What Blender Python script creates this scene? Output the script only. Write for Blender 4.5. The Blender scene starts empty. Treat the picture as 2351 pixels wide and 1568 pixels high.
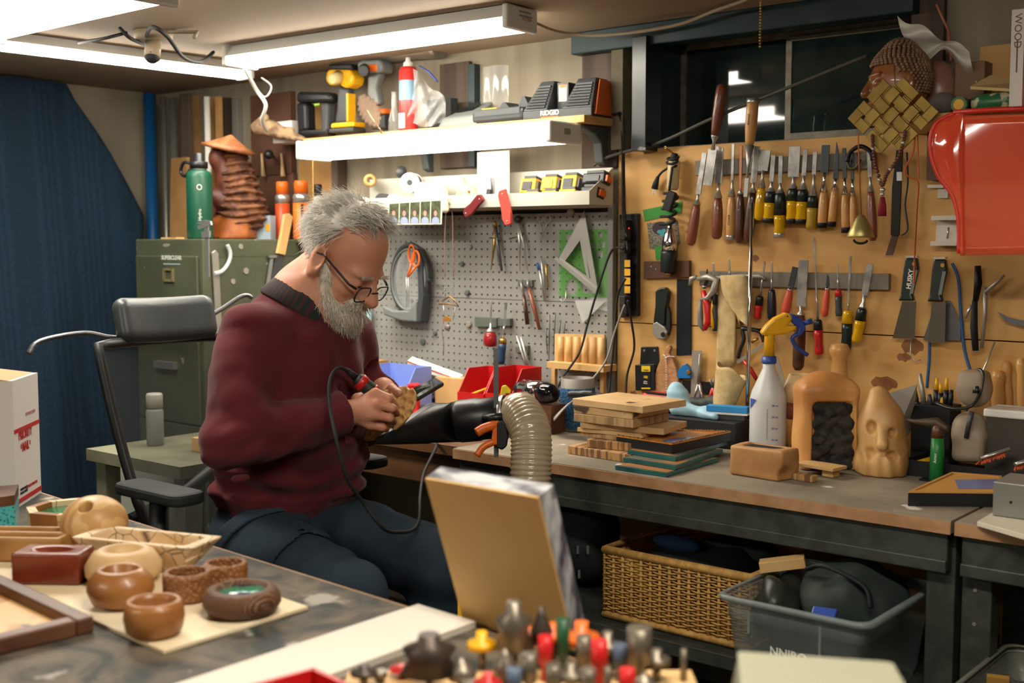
import bpy,math,random
import numpy as np
from mathutils import Matrix,Vector as V,noise as mno
random.seed(7)
D=bpy.data;SC=bpy.context.scene;COL=SC.collection
PI=math.pi;rad=math.radians
F=2733.0;CX,CY=1175.5,784.0
CAM=V((0,0,1.30))
cd=D.cameras.new('camera');cam=D.objects.new('camera',cd);COL.objects.link(cam)
cam.location=CAM;cam.rotation_euler=(rad(90-4.62),0,rad(39.6))
cd.sensor_width=36;cd.lens=F/2351*36;cd.clip_start=.02
cd.dof.use_dof=True;cd.dof.focus_distance=2.95;cd.dof.aperture_fstop=3.4
SC.camera=cam
SC.view_settings.view_transform='Standard';SC.view_settings.look='None'
SC.view_settings.gamma=1.0;SC.view_settings.use_curve_mapping=False
SC.view_settings.exposure=0.56
SC.cycles.use_denoising=True
SC.cycles.max_bounces=5;SC.cycles.diffuse_bounces=3;SC.cycles.glossy_bounces=3;SC.cycles.transparent_max_bounces=10;SC.cycles.sample_clamp_indirect=6
wd=D.worlds.new('world');SC.world=wd;wd.use_nodes=True
wd.node_tree.nodes['Background'].inputs[0].default_value=(.55,.8,1,1)
wd.node_tree.nodes['Background'].inputs[1].default_value=.02
LAMP=26.0
RC=cam.rotation_euler.to_matrix()
def ray(x,y):return RC@V(((x-CX)/F,(CY-y)/F,-1))
def atD(x,y,d):return CAM+ray(x,y)*d
def onY(x,y,Y):r=ray(x,y);return CAM+r*(Y/r.y)
def onX(x,y,X):r=ray(x,y);return CAM+r*(X/r.x)
def onZ(x,y,h):r=ray(x,y);return CAM+r*((h-CAM.z)/r.z)
ID4=Matrix()
class MB:
    def __init__(s,M=None):s.v=[];s.f=[];s.s=[];s.M=M or Matrix()
    def add(s,vs,fs,sm=False):
        o=len(s.v);s.v+=[s.M@V(p)for p in vs]if s.M!=ID4 else[V(p)for p in vs]
        s.f+=[tuple(i+o for i in f)for f in fs];s.s+=[sm]*len(fs);return s
    def box(s,c,d,R=None):
        c=V(c);R=R or Matrix.Identity(3)
        vs=[c+R@V((x*d[0]/2,y*d[1]/2,z*d[2]/2))for z in(-1,1)for y in(-1,1)for x in(-1,1)]
        return s.add(vs,[(0,2,3,1),(4,5,7,6),(0,1,5,4),(2,6,7,3),(0,4,6,2),(1,3,7,5)])
    def bb(s,a,b):return s.box([(a[i]+b[i])/2 for i in range(3)],[abs(b[i]-a[i])for i in range(3)])
    def hexa(s,q):
        return s.add(q,[(3,2,1,0),(4,5,6,7),(0,1,5,4),(1,2,6,5),(2,3,7,6),(3,0,4,7)])
    def rings(s,rg,closed=True,cap=True,loop=False,sm=True):
        n=len(rg[0]);vs=[p for r in rg for p in r];fs=[]
        m=len(rg)
        for i in range(m if loop else m-1):
            for j in range(n if closed else n-1):
                a=i*n+j;b=i*n+(j+1)%n;c=((i+1)%m)*n+(j+1)%n;d=((i+1)%m)*n+j
                fs.append((a,b,c,d))
        o=len(s.v);s.add(vs,fs,sm)
        if cap and closed and not loop:
            s.f+=[tuple(o+j for j in reversed(range(n))),tuple(o+(m-1)*n+j for j in range(n))];s.s+=[False,False]
        return s
    def tube(s,pts,r,n=8,loop=False,cap=True,flat=1.0):
        pts=[V(p)for p in pts];m=len(pts);rg=[];up=None
        for i,p in enumerate(pts):
            t=(pts[(i+1)%m]-pts[i-1])if loop else(pts[min(i+1,m-1)]-pts[max(i-1,0)])
            t.normalize()
            if up is None:
                up=V((0,0,1))if abs(t.z)<.9 else V((1,0,0))
            a=up-t*up.dot(t)
            if a.length<1e-5:a=t.orthogonal()
            a.normalize();up=a;b=t.cross(a)
            rr=r[i]if isinstance(r,(list,tuple))else r
            rg.append([p+(a*math.cos(2*PI*k/n)*flat+b*math.sin(2*PI*k/n))*rr for k in range(n)])
        return s.rings(rg,loop=loop,cap=cap)
    def cyl(s,a,b,r,r2=None,n=20,cap=True):
        r2=r if r2 is None else r2
        a=V(a);b=V(b);t=(b-a).normalized();x=t.orthogonal().normalized();y=t.cross(x)
        rg=[[p+(x*math.cos(2*PI*k/n)+y*math.sin(2*PI*k/n))*q for k in range(n)]for p,q in((a,r),(b,r2))]
        return s.rings(rg,cap=cap)
    def lathe(s,prof,n=28,c=(0,0,0),sx=1,sy=1,cap=True,loop=False):
        c=V(c);rg=[[c+V((r*sx*math.cos(2*PI*k/n),r*sy*math.sin(2*PI*k/n),z))for k in range(n)]for r,z in prof]
        return s.rings(rg,cap=cap,loop=loop)
    def prism(s,poly,z0,z1,sm=False):
        n=len(poly);vs=[(x,y,z0)for x,y in poly]+[(x,y,z1)for x,y in poly]
        fs=[tuple(reversed(range(n))),tuple(range(n,2*n))]+[(i,(i+1)%n,n+(i+1)%n,n+i)for i in range(n)]
        o=len(s.s);s.add(vs,fs,False)
        if sm:
            for i in range(o+2,len(s.s)):s.s[i]=True
        return s
    def sph(s,c,r,n=16,m=10):
        r=(r,r,r)if not hasattr(r,'__len__')else r;c=V(c)
        rg=[[c+V((r[0]*math.sin(PI*i/m)*math.cos(2*PI*k/n),r[1]*math.sin(PI*i/m)*math.sin(2*PI*k/n),-r[2]*math.cos(PI*i/m)))for k in range(n)]for i in range(1,m)]
        o=len(s.v);s.rings(rg,cap=False);b=len(s.v)
        s.add([c+V((0,0,-r[2])),c+V((0,0,r[2]))],[])
        for k in range(n):
            s.f+=[(b,o+(k+1)%n,o+k),(b+1,o+(m-2)*n+k,o+(m-2)*n+(k+1)%n)];s.s+=[True,True]
        return s
    def surf(s,fn,nu,nv,sm=True):
        vs=[fn(i/nu,j/nv)for i in range(nu+1)for j in range(nv+1)];w=nv+1
        return s.add(vs,[(i*w+j,(i+1)*w+j,(i+1)*w+j+1,i*w+j+1)for i in range(nu)for j in range(nv)],sm)
    def torus(s,c,R,r,n=24,m=8,ax=None):
        ax=ax or Matrix.Identity(3);c=V(c)
        return s.tube([c+ax@V((R*math.cos(2*PI*i/n),R*math.sin(2*PI*i/n),0))for i in range(n)],r,m,loop=True)
def TR(loc,rz=0,rx=0,ry=0,sc=1):
    return Matrix.Translation(V(loc))@Matrix.Rotation(rz,4,'Z')@Matrix.Rotation(ry,4,'Y')@Matrix.Rotation(rx,4,'X')@Matrix.Scale(sc,4)
def basis(o,x,y,z):
    return Matrix(((x[0],y[0],z[0],o[0]),(x[1],y[1],z[1],o[1]),(x[2],y[2],z[2],o[2]),(0,0,0,1)))
def along(a,b,up=(0,0,1)):
    a=V(a);b=V(b);z=(b-a);L=z.length;z.normalize();u=V(up)
    x=u.cross(z)
    if x.length<1e-4:x=z.orthogonal()
    x.normalize();y=z.cross(x)
    return basis(a,x,y,z),L
def catmull(p,k=6,closed=False):
    p=[V(q)for q in p];n=len(p);out=[]
    for i in range(n if closed else n-1):
        a,b,c,d=(p[(i-1)%n]if closed or i else p[0]),p[i],p[(i+1)%n],(p[(i+2)%n]if closed or i+2<n else p[-1])
        for j in range(k):
            t=j/k;out.append(.5*((2*b)+(c-a)*t+(2*a-5*b+4*c-d)*t*t+(3*b-3*c+d-a)*t**3))
    if not closed:out.append(p[-1])
    return out
def rrect(w,h,r,n=4):
    out=[]
    for cx,cy,a0 in((w/2-r,h/2-r,0),(-w/2+r,h/2-r,90),(-w/2+r,-h/2+r,180),(w/2-r,-h/2+r,270)):
        out+=[(cx+r*math.cos(rad(a0+90*k/n)),cy+r*math.sin(rad(a0+90*k/n)))for k in range(n+1)]
    return out
def smin(a,b,k):
    h=np.clip(.5+.5*(b-a)/k,0,1);return b*(1-h)+a*h-k*h*(1-h)
def smax(a,b,k):return-smin(-a,-b,k)
def sd_cap(P,a,b,r1,r2=None):
    r2=r1 if r2 is None else r2;a=np.array(a,float);b=np.array(b,float);d=b-a
    t=np.clip(((P-a)@d)/(d@d+1e-12),0,1)
    return np.linalg.norm(P-a-t[...,None]*d,axis=-1)-(r1+(r2-r1)*t)
def sd_ell(P,c,r,R=None):
    q=P-np.array(c,float)
    if R is not None:q=q@np.array(R)
    r=np.array(r,float);k=np.linalg.norm(q/r,axis=-1)
    return(k-1)*k/(np.linalg.norm(q/(r*r),axis=-1)+1e-9)
def sd_box(P,c,hb,rd=0,R=None):
    q=P-np.array(c,float)
    if R is not None:q=q@np.array(R)
    q=np.abs(q)-(np.array(hb,float)-rd)
    return np.linalg.norm(np.maximum(q,0),axis=-1)+np.minimum(q.max(-1),0)-rd
def vnoise(P,s,seed=0):
    r=np.random.RandomState(seed);out=0
    for _ in range(7):
        k=r.normal(size=3);k/=np.linalg.norm(k);out=out+np.sin(P@(k*s*r.uniform(.6,1.6))+r.uniform(0,6.28))
    return out/4.0
def eul(x=0,y=0,z=0):
    from mathutils import Euler
    return np.array(Euler((rad(x),rad(y),rad(z)),'XYZ').to_matrix())
def net(f,lo,hi,h,M=None):
    """surface net of f<0, evaluated only near the surface"""
    lo=np.array(lo,float);K=4;H=h*K
    nc=[int(math.ceil((hi[i]-lo[i])/H))+1 for i in range(3)]
    ax=[lo[i]+H*(np.arange(nc[i])+.5)for i in range(3)]
    dc=f(np.stack(np.meshgrid(*ax,indexing='ij'),-1))
    near=np.abs(dc)<H*1.5
    def up(A):return A.repeat(K,0).repeat(K,1).repeat(K,2)
    d=up(np.where(dc<0,-1.,1.).astype(np.float32));ii=np.argwhere(up(near))
    for c in range(0,len(ii),400000):
        q=ii[c:c+400000];d[tuple(q.T)]=f(lo+q*h)
    S=d<0;sh=[n-1 for n in d.shape]
    cor=[(i,j,k)for i in(0,1)for j in(0,1)for k in(0,1)]
    al=np.ones(sh,bool);an=np.zeros(sh,bool)
    for c in cor:
        x=S[c[0]:c[0]+sh[0],c[1]:c[1]+sh[1],c[2]:c[2]+sh[2]];al&=x;an|=x
    cells=np.argwhere(an&~al);n=len(cells);idx=-np.ones(sh,np.int32);idx[tuple(cells.T)]=np.arange(n)
    dv=[d[tuple((cells+np.array(c)).T)]for c in cor];acc=np.zeros((n,3));cnt=np.zeros(n)
    for a in range(8):
        for b in range(a+1,8):
            if sum(abs(cor[a][q]-cor[b][q])for q in range(3))!=1:continue
            x=(dv[a]<0)!=(dv[b]<0);t=np.where(x,dv[a]/np.where(x,dv[a]-dv[b],1),0)
            pa=np.array(cor[a],float);pb=np.array(cor[b],float)
            acc+=np.where(x[:,None],pa+t[:,None]*(pb-pa),0);cnt+=x
    vs=(cells+acc/np.maximum(cnt,1)[:,None])*h+lo;fs=[]
    for q in range(3):
        u,w=(q+1)%3,(q+2)%3;m=d.shape
        s0=[slice(1,m[i]-1)for i in range(3)];s0[q]=slice(0,m[q]-1);s1=list(s0);s1[q]=slice(1,m[q])
        A,B=S[tuple(s0)],S[tuple(s1)];chg=np.argwhere(A!=B)
        if not len(chg):continue
        off=np.array([1,1,1]);off[q]=0;e=chg+off;neg=A[tuple(chg.T)]
        eu=np.zeros(3,int);eu[u]=1;ew=np.zeros(3,int);ew[w]=1
        quad=np.stack([idx[tuple((e-eu-ew).T)],idx[tuple((e-ew).T)],idx[tuple(e.T)],idx[tuple((e-eu).T)]],1)
        quad[~neg]=quad[~neg][:,::-1];fs+=quad[(quad>=0).all(1)].tolist()
    mb=MB(M);mb.add(vs.tolist(),[tuple(x)for x in fs],True);return mb
def mkmesh(name,mb,mat,off):
    me=D.meshes.new(name);me.from_pydata([tuple(p-off)for p in mb.v],[],mb.f)
    me.polygons.foreach_set('use_smooth',mb.s);me.materials.append(mat);me.update();return me
def mods(o,bev=0,sub=0,sol=0):
    if sol:m=o.modifiers.new('solid','SOLIDIFY');m.thickness=sol;m.offset=0
    if bev:m=o.modifiers.new('bevel','BEVEL');m.width=bev;m.segments=2;m.limit_method='ANGLE';m.angle_limit=rad(40)
    if sub:m=o.modifiers.new('subd','SUBSURF');m.levels=sub;m.render_levels=sub
def tagit(o,label,cat,group=None,kind=None):
    if label:o['label']=label
    if cat:o['category']=cat
    if group:o['group']=group
    if kind:o['kind']=kind
def thing(name,label,cat,loc,group=None):
    o=D.objects.new(name,None);COL.objects.link(o);o.location=V(loc);o.empty_display_size=.02
    tagit(o,label,cat,group);return o
def wl(o):
    p=V(o.location)
    while o.parent:o=o.parent;p+=o.location
    return p
def part(par,name,mb,mat,label=None,kind=None,**k):
    o=D.objects.new(name,mkmesh(name,mb,mat,wl(par)));COL.objects.link(o);o.parent=par
    if label:o['label']=label
    if kind:o['kind']=kind
    mods(o,**k);return o
def single(name,label,cat,mb,mat,group=None,kind=None,**k):
    n=len(mb.v);lo=[min(p[i]for p in mb.v)for i in range(3)];hi=[max(p[i]for p in mb.v)for i in range(3)]
    b=V(((lo[0]+hi[0])/2,(lo[1]+hi[1])/2,lo[2]))
    o=D.objects.new(name,mkmesh(name,mb,mat,b));COL.objects.link(o);o.location=b
    tagit(o,label,cat,group,kind);mods(o,**k);return o
def struct(name,mb,mat,**k):return single(name,None,None,mb,mat,kind='structure',**k)
def textmb(txt,size,M,depth=.0004,align='CENTER',sx=1.0,bold=0):
    c=D.curves.new('t','FONT');c.body=txt;c.size=size;c.align_x=align;c.align_y='CENTER';c.extrude=depth;c.resolution_u=3;c.offset=bold
    o=D.objects.new('t',c);COL.objects.link(o)
    dg=bpy.context.evaluated_depsgraph_get();me=D.meshes.new_from_object(o.evaluated_get(dg))
    mb=MB(M@Matrix.Diagonal((sx,1,1,1)));mb.add([tuple(v.co)for v in me.vertices],[tuple(p.vertices)for p in me.polygons])
    D.objects.remove(o);D.curves.remove(c);D.meshes.remove(me);return mb
def copy_tree(o,par=None):
    c=o.copy();COL.objects.link(c)
    if par:c.parent=par
    for ch in list(o.children):copy_tree(ch,c)
    return c
def lin(h):
    if isinstance(h,str):h=[int(h[i:i+2],16)/255 for i in(0,2,4)]
    return tuple((x/12.92 if x<=.04045 else((x+.055)/1.055)**2.4)for x in h)+(1,)
MATS={}
def mat(name,col,rough=.5,metal=0,col2=None,ns=20,lo=.4,hi=.6,grain=None,bump=0,bs=None,trans=0,alpha=1,emis=0,coat=0,sheen=0,spec=.5,tex='noise',col3=None,s3=3,lo3=.55,hi3=.62,detail=4,dist=0):
    """procedural material; grain=(x,y,z) stretches the pattern, col3 adds patches (stains, wear)"""
    if name in MATS:return MATS[name]
    m=D.materials.new(name);m.use_nodes=True;nt=m.node_tree;N=nt.nodes;L=nt.links
    b=N['Principled BSDF'];I=b.inputs
    I['Base Color'].default_value=lin(col);I['Roughness'].default_value=rough;I['Metallic'].default_value=metal
    I['Transmission Weight'].default_value=trans;I['Alpha'].default_value=alpha;I['Coat Weight'].default_value=coat
    I['Sheen Weight'].default_value=sheen;I['Specular IOR Level'].default_value=spec
    if emis:I['Emission Color'].default_value=lin(col);I['Emission Strength'].default_value=emis
    if col2 or bump or col3:
        tc=N.new('ShaderNodeTexCoord');oi=N.new('ShaderNodeObjectInfo');ad=N.new('ShaderNodeVectorMath');ad.operation='ADD'
        mu=N.new('ShaderNodeMath');mu.operation='MULTIPLY';mu.inputs[1].default_value=7
        L.new(oi.outputs['Random'],mu.inputs[0]);L.new(tc.outputs['Object'],ad.inputs[0]);L.new(mu.outputs[0],ad.inputs[1])
        mp=N.new('ShaderNodeMapping');L.new(ad.outputs[0],mp.inputs[0])
        if grain:mp.inputs['Scale'].default_value=grain
        def tx(kind,s):
            if kind=='noise':
                t=N.new('ShaderNodeTexNoise');t.inputs['Scale'].default_value=s;t.inputs['Detail'].default_value=detail;t.inputs['Distortion'].default_value=dist;out=t.outputs['Fac']
            elif kind=='wave':
                t=N.new('ShaderNodeTexWave');t.inputs['Scale'].default_value=s;t.inputs['Distortion'].default_value=dist or 4;t.inputs['Detail'].default_value=2;t.inputs['Detail Scale'].default_value=1.5;out=t.outputs['Fac']
            elif kind=='vor':
                t=N.new('ShaderNodeTexVoronoi');t.inputs['Scale'].default_value=s;out=t.outputs['Distance']
            else:
                t=N.new('ShaderNodeTexVoronoi');t.feature='DISTANCE_TO_EDGE';t.inputs['Scale'].default_value=s;out=t.outputs['Distance']
            L.new(mp.outputs[0],t.inputs['Vector']);return out
        base=None
        if col2:
            r=N.new('ShaderNodeValToRGB');r.color_ramp.elements[0].position=lo;r.color_ramp.elements[1].position=hi
            r.color_ramp.elements[0].color=lin(col);r.color_ramp.elements[1].color=lin(col2)
            L.new(tx(tex,ns),r.inputs[0]);base=r.outputs[0]
        if col3:
            t=N.new('ShaderNodeTexNoise');t.inputs['Scale'].default_value=s3;t.inputs['Detail'].default_value=6;L.new(ad.outputs[0],t.inputs['Vector'])
            r=N.new('ShaderNodeValToRGB');r.color_ramp.elements[0].position=lo3;r.color_ramp.elements[1].position=hi3;L.new(t.outputs['Fac'],r.inputs[0])
            mx=N.new('ShaderNodeMix');mx.data_type='RGBA';L.new(r.outputs[0],mx.inputs[0])
            if base:L.new(base,mx.inputs[6])
            else:mx.inputs[6].default_value=lin(col)
            mx.inputs[7].default_value=lin(col3);base=mx.outputs[2]
        if base:L.new(base,I['Base Color'])
        if bump:
            bp=N.new('ShaderNodeBump');bp.inputs['Strength'].default_value=bump;bp.inputs['Distance'].default_value=.004
            L.new(tx(tex,bs or ns),bp.inputs['Height']);L.new(bp.outputs[0],I['Normal'])
    MATS[name]=m;return m
def steel(n='steel',c='b9b8b4',r=.32):return mat(n,c,r,.75,bump=.05,ns=60)
def plast(n,c,r=.4,**k):return mat(n,c,r,**k)
M_steel=steel();M_dsteel=steel('dark steel','6c6d6f',.38);M_iron=mat('dark iron','2c2b2b',.5,.8,bump=.1,ns=90)
M_black=plast('black plastic','15171a',.42);M_rub=plast('black rubber','101214',.7);M_white=plast('white plastic','e6e4de',.4)
M_red=plast('red plastic','c01c1e',.35);M_yel=plast('yellow plastic','e8ae12',.4);M_org=plast('orange plastic','e0681c',.4)
M_blue=plast('blue plastic','2d4a9c',.4);M_grey=plast('grey plastic','6f7472',.45);M_dgrey=plast('dark grey plastic','3b3f42',.45)
M_brass=mat('brass','b08d4a',.35,.9);M_chrome=mat('chrome','d8d8d8',.12,1)
M_ww=mat('light wood','d9b47c',.55,col2='c3965a',ns=9,grain=(1,1,.12),lo=.35,hi=.7,bump=.05)
M_ply=mat('plywood','d8ac68',.6,col2='c6934e',ns=5,grain=(.5,1,2.6),lo=.3,hi=.72,bump=.03,dist=.8,col3='b47e44',s3=2.2,lo3=.6,hi3=.75)
M_oak=mat('oak wood','b98a4e',.5,col2='94652f',ns=14,grain=(.15,1,1),lo=.35,hi=.7,bump=.06)
M_wal=mat('walnut wood','6b452d',.45,col2='47291a',ns=14,grain=(.15,1,1),lo=.35,hi=.7,bump=.05)
M_rw=mat('red brown handle','8b4f36',.35,col2='6d3826',ns=10,grain=(1,.3,.2),coat=.2)
M_dw=mat('dark brown handle','5a3424',.35,col2='432518',ns=10,coat=.2)
M_paint=mat('white lamp enamel','dadad4',.35)
M_tube=mat('glowing tube','fff6e6',.5,emis=LAMP)
M_glass=mat('clear plastic film','f2f6f8',.08,alpha=.22,spec=.8)
def lamp_tube(par,name,mb):return part(par,name,mb,M_tube)
# ================================================================ the room
YW=3.05;CZ=1.95
M_conc=mat('board formed concrete','9a907c',.85,col2='7f7766',ns=3,bump=.25,bs=12,grain=(5,5,.5),col3='8b6a3a',s3=2.6,lo3=.6,hi3=.75,lo=.3,hi=.7)
M_ceil=mat('painted ceiling board','9c8871',.8,col2='8f7b64',ns=2,lo=.3,hi=.7)
M_floor=mat('dusty concrete floor','4a4a47',.8,col2='3a3a38',ns=5,bump=.15)
M_wall=mat('old plaster','8d8470',.85,col2='786f5d',ns=3,bump=.1)
M_teal=mat('dark painted timber','10282c',.5,col2='1b373a',ns=6,bump=.12,col3='3a4a48',s3=9,lo3=.62,hi3=.68)
M_plank=mat('weathered plank','5f5044',.8,col2='473a31',ns=9,grain=(2,2,.12),bump=.25)
struct('floor',MB().bb((-4.6,-2,-.1),(2,3.3,0)),M_floor)
struct('ceiling',MB().bb((-4.6,-2,CZ),(2,3.05,CZ+.1)),M_ceil)
struct('wall_left',MB().bb((-4.7,-2,0),(-4.5,3.3,CZ)),M_wall)
struct('wall_right',MB().bb((2,-2,0),(2.2,3.3,CZ)),M_wall)
struct('wall_front',MB().bb((-4.7,-2.2,0),(2.2,-2,CZ)),M_wall)
WX0,WX1,WZ0,WZ1=-1.985,-1.165,1.592,1.925
wb=MB();wb.bb((-4.6,YW,0),(2,YW+.3,WZ0)).bb((-4.6,YW,WZ0),(WX0,YW+.3,CZ+.1)).bb((WX1,YW,WZ0),(2,YW+.3,CZ+.1)).bb((WX0,YW,WZ1),(WX1,YW+.3,CZ+.1))
wall=struct('wall_back',wb,M_conc)
def plank(px0,px1,y0,y1,t=.02,m=M_plank,nm='plank'):
    a=onY(px0,y0,YW if t<.08 else YW-t);b=onY(px1,y1,YW if t<.08 else YW-t)
    return part(wall,nm,MB().bb((a.x,YW-t,b.z),(b.x,YW-.0005,a.z)),m,bev=.002)
plank(1345,1424,92,384);plank(1018,1086,150,384);plank(1087,1103,150,384,.03,M_teal)
plank(1425,1450,92,345,.05,mat('grey post','6d6552',.8,col2='575040',ns=8,bump=.2));plank(1451,1482,85,345,.085,mat('glossy black post','20282a',.3,col2='121a1d',ns=8,bump=.1,col3='8d8f8c',s3=14,lo3=.66,hi3=.7))
M_osb=mat('tan board','b48b58',.7,col2='9c733f',ns=12,lo=.35,hi=.7)
plank(690,782,240,640,.015,M_osb,'wall_board');plank(588,682,222,400,.03,mat('brown panel','6b4a38',.6,col2='573a2b',ns=5),'wall_board');plank(606,686,402,560,.025,MATS['brown panel'],'wall_board')
plank(545,563,228,540,.03,mat('grey batten','77756c',.7));plank(512,540,228,540,.04,M_plank);plank(445,466,222,540,.04,M_osb);plank(494,508,225,540,.05,M_osb)
plank(783,800,355,640,.05,M_plank);plank(2100,2168,0,262,.02,M_plank)
lint=struct('trim_1',MB().bb((WX0-.25,2.985,1.885),(WX1-.0,YW-.0005,CZ)),M_teal,bev=.004)
jamb=struct('trim_2',MB().bb((WX0,YW-.004,WZ0),(WX0+.012,YW+.19,WZ1)).bb((WX0,YW-.004,WZ1-.012),(WX1,YW+.19,WZ1)),M_teal)
M_alu=mat('dull aluminium','8f8a7c',.55,.35,col2='7a7466',ns=30)
M_pane=mat('night window glass','1a2725',.04,spec=.6,col2='25322f',ns=9)
YG=YW+.17
win=thing('window_1',None,None,((WX0+WX1)/2,YG,WZ0));win['kind']='structure'
fr=MB();t=.018
fr.bb((WX0+.012,YG-.02,WZ1-.03),(WX1,YG,WZ1-.012)).bb((WX0+.012,YG-.02,WZ0+.0),(WX1,YG,WZ0+.012)).bb((WX0+.0125,YG-.02,WZ0),(WX0+.03,YG,WZ1-.013)).bb((WX1-.015,YG-.02,WZ0),(WX1,YG,WZ1))
part(win,'window_frame',fr,M_alu)
xm=onY(1822,200,YG).x
sash=MB().bb((xm-.009,YG-.034,WZ0+.012),(xm+.009,YG-.021,WZ1-.03)).bb((xm+.009,YG-.034,WZ0+.012),(WX1-.016,YG-.021,WZ0+.03)).bb((xm+.009,YG-.034,WZ1-.042),(WX1-.016,YG-.021,WZ1-.03))
part(win,'sash',sash,M_alu)
part(win,'pane',MB().bb((WX0+.03,YG-.012,WZ0+.012),(xm-.009,YG-.008,WZ1-.03)),M_pane)
part(win,'pane',MB().bb((xm+.009,YG-.03,WZ0+.03),(WX1-.016,YG-.026,WZ1-.042)),M_pane)
PXL=onY(1428,500,YW).x;YP=YW-.02;SEAM=1.064
part(wall,'plywood_sheet',MB().bb((PXL,YP,SEAM+.0015),(.4,YW-.0005,1.588)),M_ply,bev=.001)
part(wall,'plywood_sheet',MB().bb((PXL,YP,.3),(.4,YW-.0005,SEAM-.0015)),M_ply,bev=.001)
M_knot=mat('dark wood knot','7a4a22',.6,col2='94602e',ns=30)
for(x,y,rx,ry)in((1878,905,10,6),(2030,880,34,20),(2095,795,28,22),(1455,912,14,20),(1733,593,12,10),(2130,1010,20,10),(2075,820,18,12),(1950,925,5,5),(1775,780,6,5)):
    p=onY(x,y,YP);k=(p-CAM).length/F
    part(wall,'wood_knot',MB(basis(p+V((0,.0004,0)),(1,0,0),(0,0,1),(0,-1,0))).prism([(rx*k*.9*math.cos(a*PI/7),ry*k*.75*(1+.25*math.sin(3*a))*math.sin(a*PI/7))for a in range(14)],0,.0008),M_knot)
M_blan=mat('navy quilted blanket','0b2538',.9,col2='112f45',ns=55,tex='wave',bump=.4,bs=55)
YB0=onX(325,700,-4.4).y
def blank(u,v):
    z=.02+(CZ-.03)*v;e=min(1,max(0,(z-1.42)/.5));Yr=-1+(YB0+1-.30*e)*u+.02*math.sin(z*5)*u
    return(-4.40+.016*math.sin(Yr*9+v)+.007*math.sin(Yr*23+3*v),Yr,z)
single('hanging_blanket','dark navy quilted moving blanket hung like a curtain on the left','blanket',MB().surf(blank,150,30),M_blan,sol=.012)
def strip_lamp(label,a,b,w,zt,zb,pw=1.0,fr=.42):
    """shop light: enamel channel, diffuser below, end caps; a,b = centre line ends"""
    a=V(a);b=V(b);d=(b-a).normalized();s=V((-d.y,d.x,0));L=(b-a).length
    t=thing('fluorescent_light',label,'light',((a.x+b.x)/2,(a.y+b.y)/2,zb),'fluorescent shop lights')
    M=basis((a.x,a.y,0),d,s,(0,0,1));h=zt-zb;zc=zb+h*fr
    hs=MB(M)
    pr=[(-w*.5,zc),(-w*.32,zt),(w*.32,zt),(w*.5,zc)]
    hs.rings([[(x,y,z)for y,z in pr]for x in(.02,L-.02)],sm=False)
    part(t,'housing',hs,M_paint)
    pr=[(-w*.48,zc-.0005),(-w*.44,zb+.008),(-w*.3,zb),(w*.3,zb),(w*.44,zb+.008),(w*.48,zc-.0005)]
    part(t,'diffuser',MB(M).rings([[(x,y,z)for y,z in reversed(pr)]for x in(.021,L-.021)],sm=False),M_tube if pw==1 else mat('glowing tube %s'%pw,'fff6e6',.5,emis=LAMP*pw))
    for x0,x1 in((0,.0195),(L-.0195,L)):
        part(t,'end_cap',MB(M).bb((x0,-w*.51,zb-.003),(x1,w*.51,zt-.001)),M_paint,bev=.006)
    return t
fa=strip_lamp('long white ceiling light with a bare glowing strip above the tool shelf',(-3.24,2.50,0),(-2.08,2.56,0),.14,CZ-.002,1.885)
strip_lamp('glowing ceiling light running back towards the pipes on the left',(-3.50,2.74,0),(-3.58,1.55,0),.09,CZ-.002,1.895)
strip_lamp('broad overexposed ceiling light nearest the camera at top left',(-3.25,1.58,0),(-2.42,1.58,0),.24,CZ-.002,1.86)
fd=strip_lamp('white light fixed under the plank shelf over the workbench',(-3.22,2.795,0),(-2.108,2.795,0),.15,1.6595,1.598,.34,.3)
strip_lamp('unseen ceiling light added above the foreground table to brighten the bench',(-1.15,.95,0),(.05,.95,0),.16,CZ-.002,1.885,1.35)  # added lamp out of view, brightens the bench and plywood on the right
strip_lamp('ceiling light at the far end of the room behind the table',(-2.7,-1.0,0),(-1.5,-1.0,0),.16,CZ-.002,1.885,1.35)
pe=onX(1300,292,-2.1065)
part(fd,'rating_plate',MB(basis((-2.1075,2.80,1.630),(0,1,0),(0,0,1),(1,0,0))).prism(rrect(.03,.018,.002),0,.0008),mat('faded grey print','8f8d86',.6))
part(fa,'warning_label',MB().bb((-2.0797,2.525,1.93),(-2.0792,2.595,1.935)).bb((-2.0797,2.52,1.92),(-2.0792,2.6,1.924)),MATS['faded grey print'])
def chain(label,p,z1,r=.0028,mtl=None):
    mb=MB();z=p[2]
    while z>z1:mb.sph((p[0],p[1],z),r,8,6);z-=r*2.25
    mb.cyl((p[0],p[1],p[2]+r),(p[0],p[1],z1),r*.25,n=5)
    return single('pull_chain',label,'pull chain',mb,mtl or M_brass,'lamp pull chains')
p=atD(1745,108,2.6);chain('beaded lamp pull chain dangling from the ceiling before the window',(p.x,p.y,CZ-.003),p.z)
p=onY(719,470,2.78);chain('beaded pull chain below the left end of the shelf light',(p.x,p.y,1.596),p.z)
def cable(label,pts,r,m,k=8,name='cable',cat='cable',group=None):return single(name,label,cat,MB().tube(catmull(pts,k),r,8),m,group)
M_tan=plast('tan cord','a09078',.5);M_wire=plast('white cord','d9d6cc',.4)
cable('beige lamp lead looping along the ceiling edge to the right',[(-2.075,2.56,1.915),onY(1290,75,2.8),onY(1400,80,2.9),onY(1550,58,2.93),onY(1640,25,2.9),onY(1720,-5,2.8),(-1.45,2.7,1.945)],.005,M_tan)
cable('white twisted lead hanging below the two ceiling lights',[V((-3.225,2.51,1.886)),onY(588,205,2.62),onY(610,240,2.65),onY(602,275,2.68),onY(612,300,2.75)],.007,M_wire)
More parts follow.
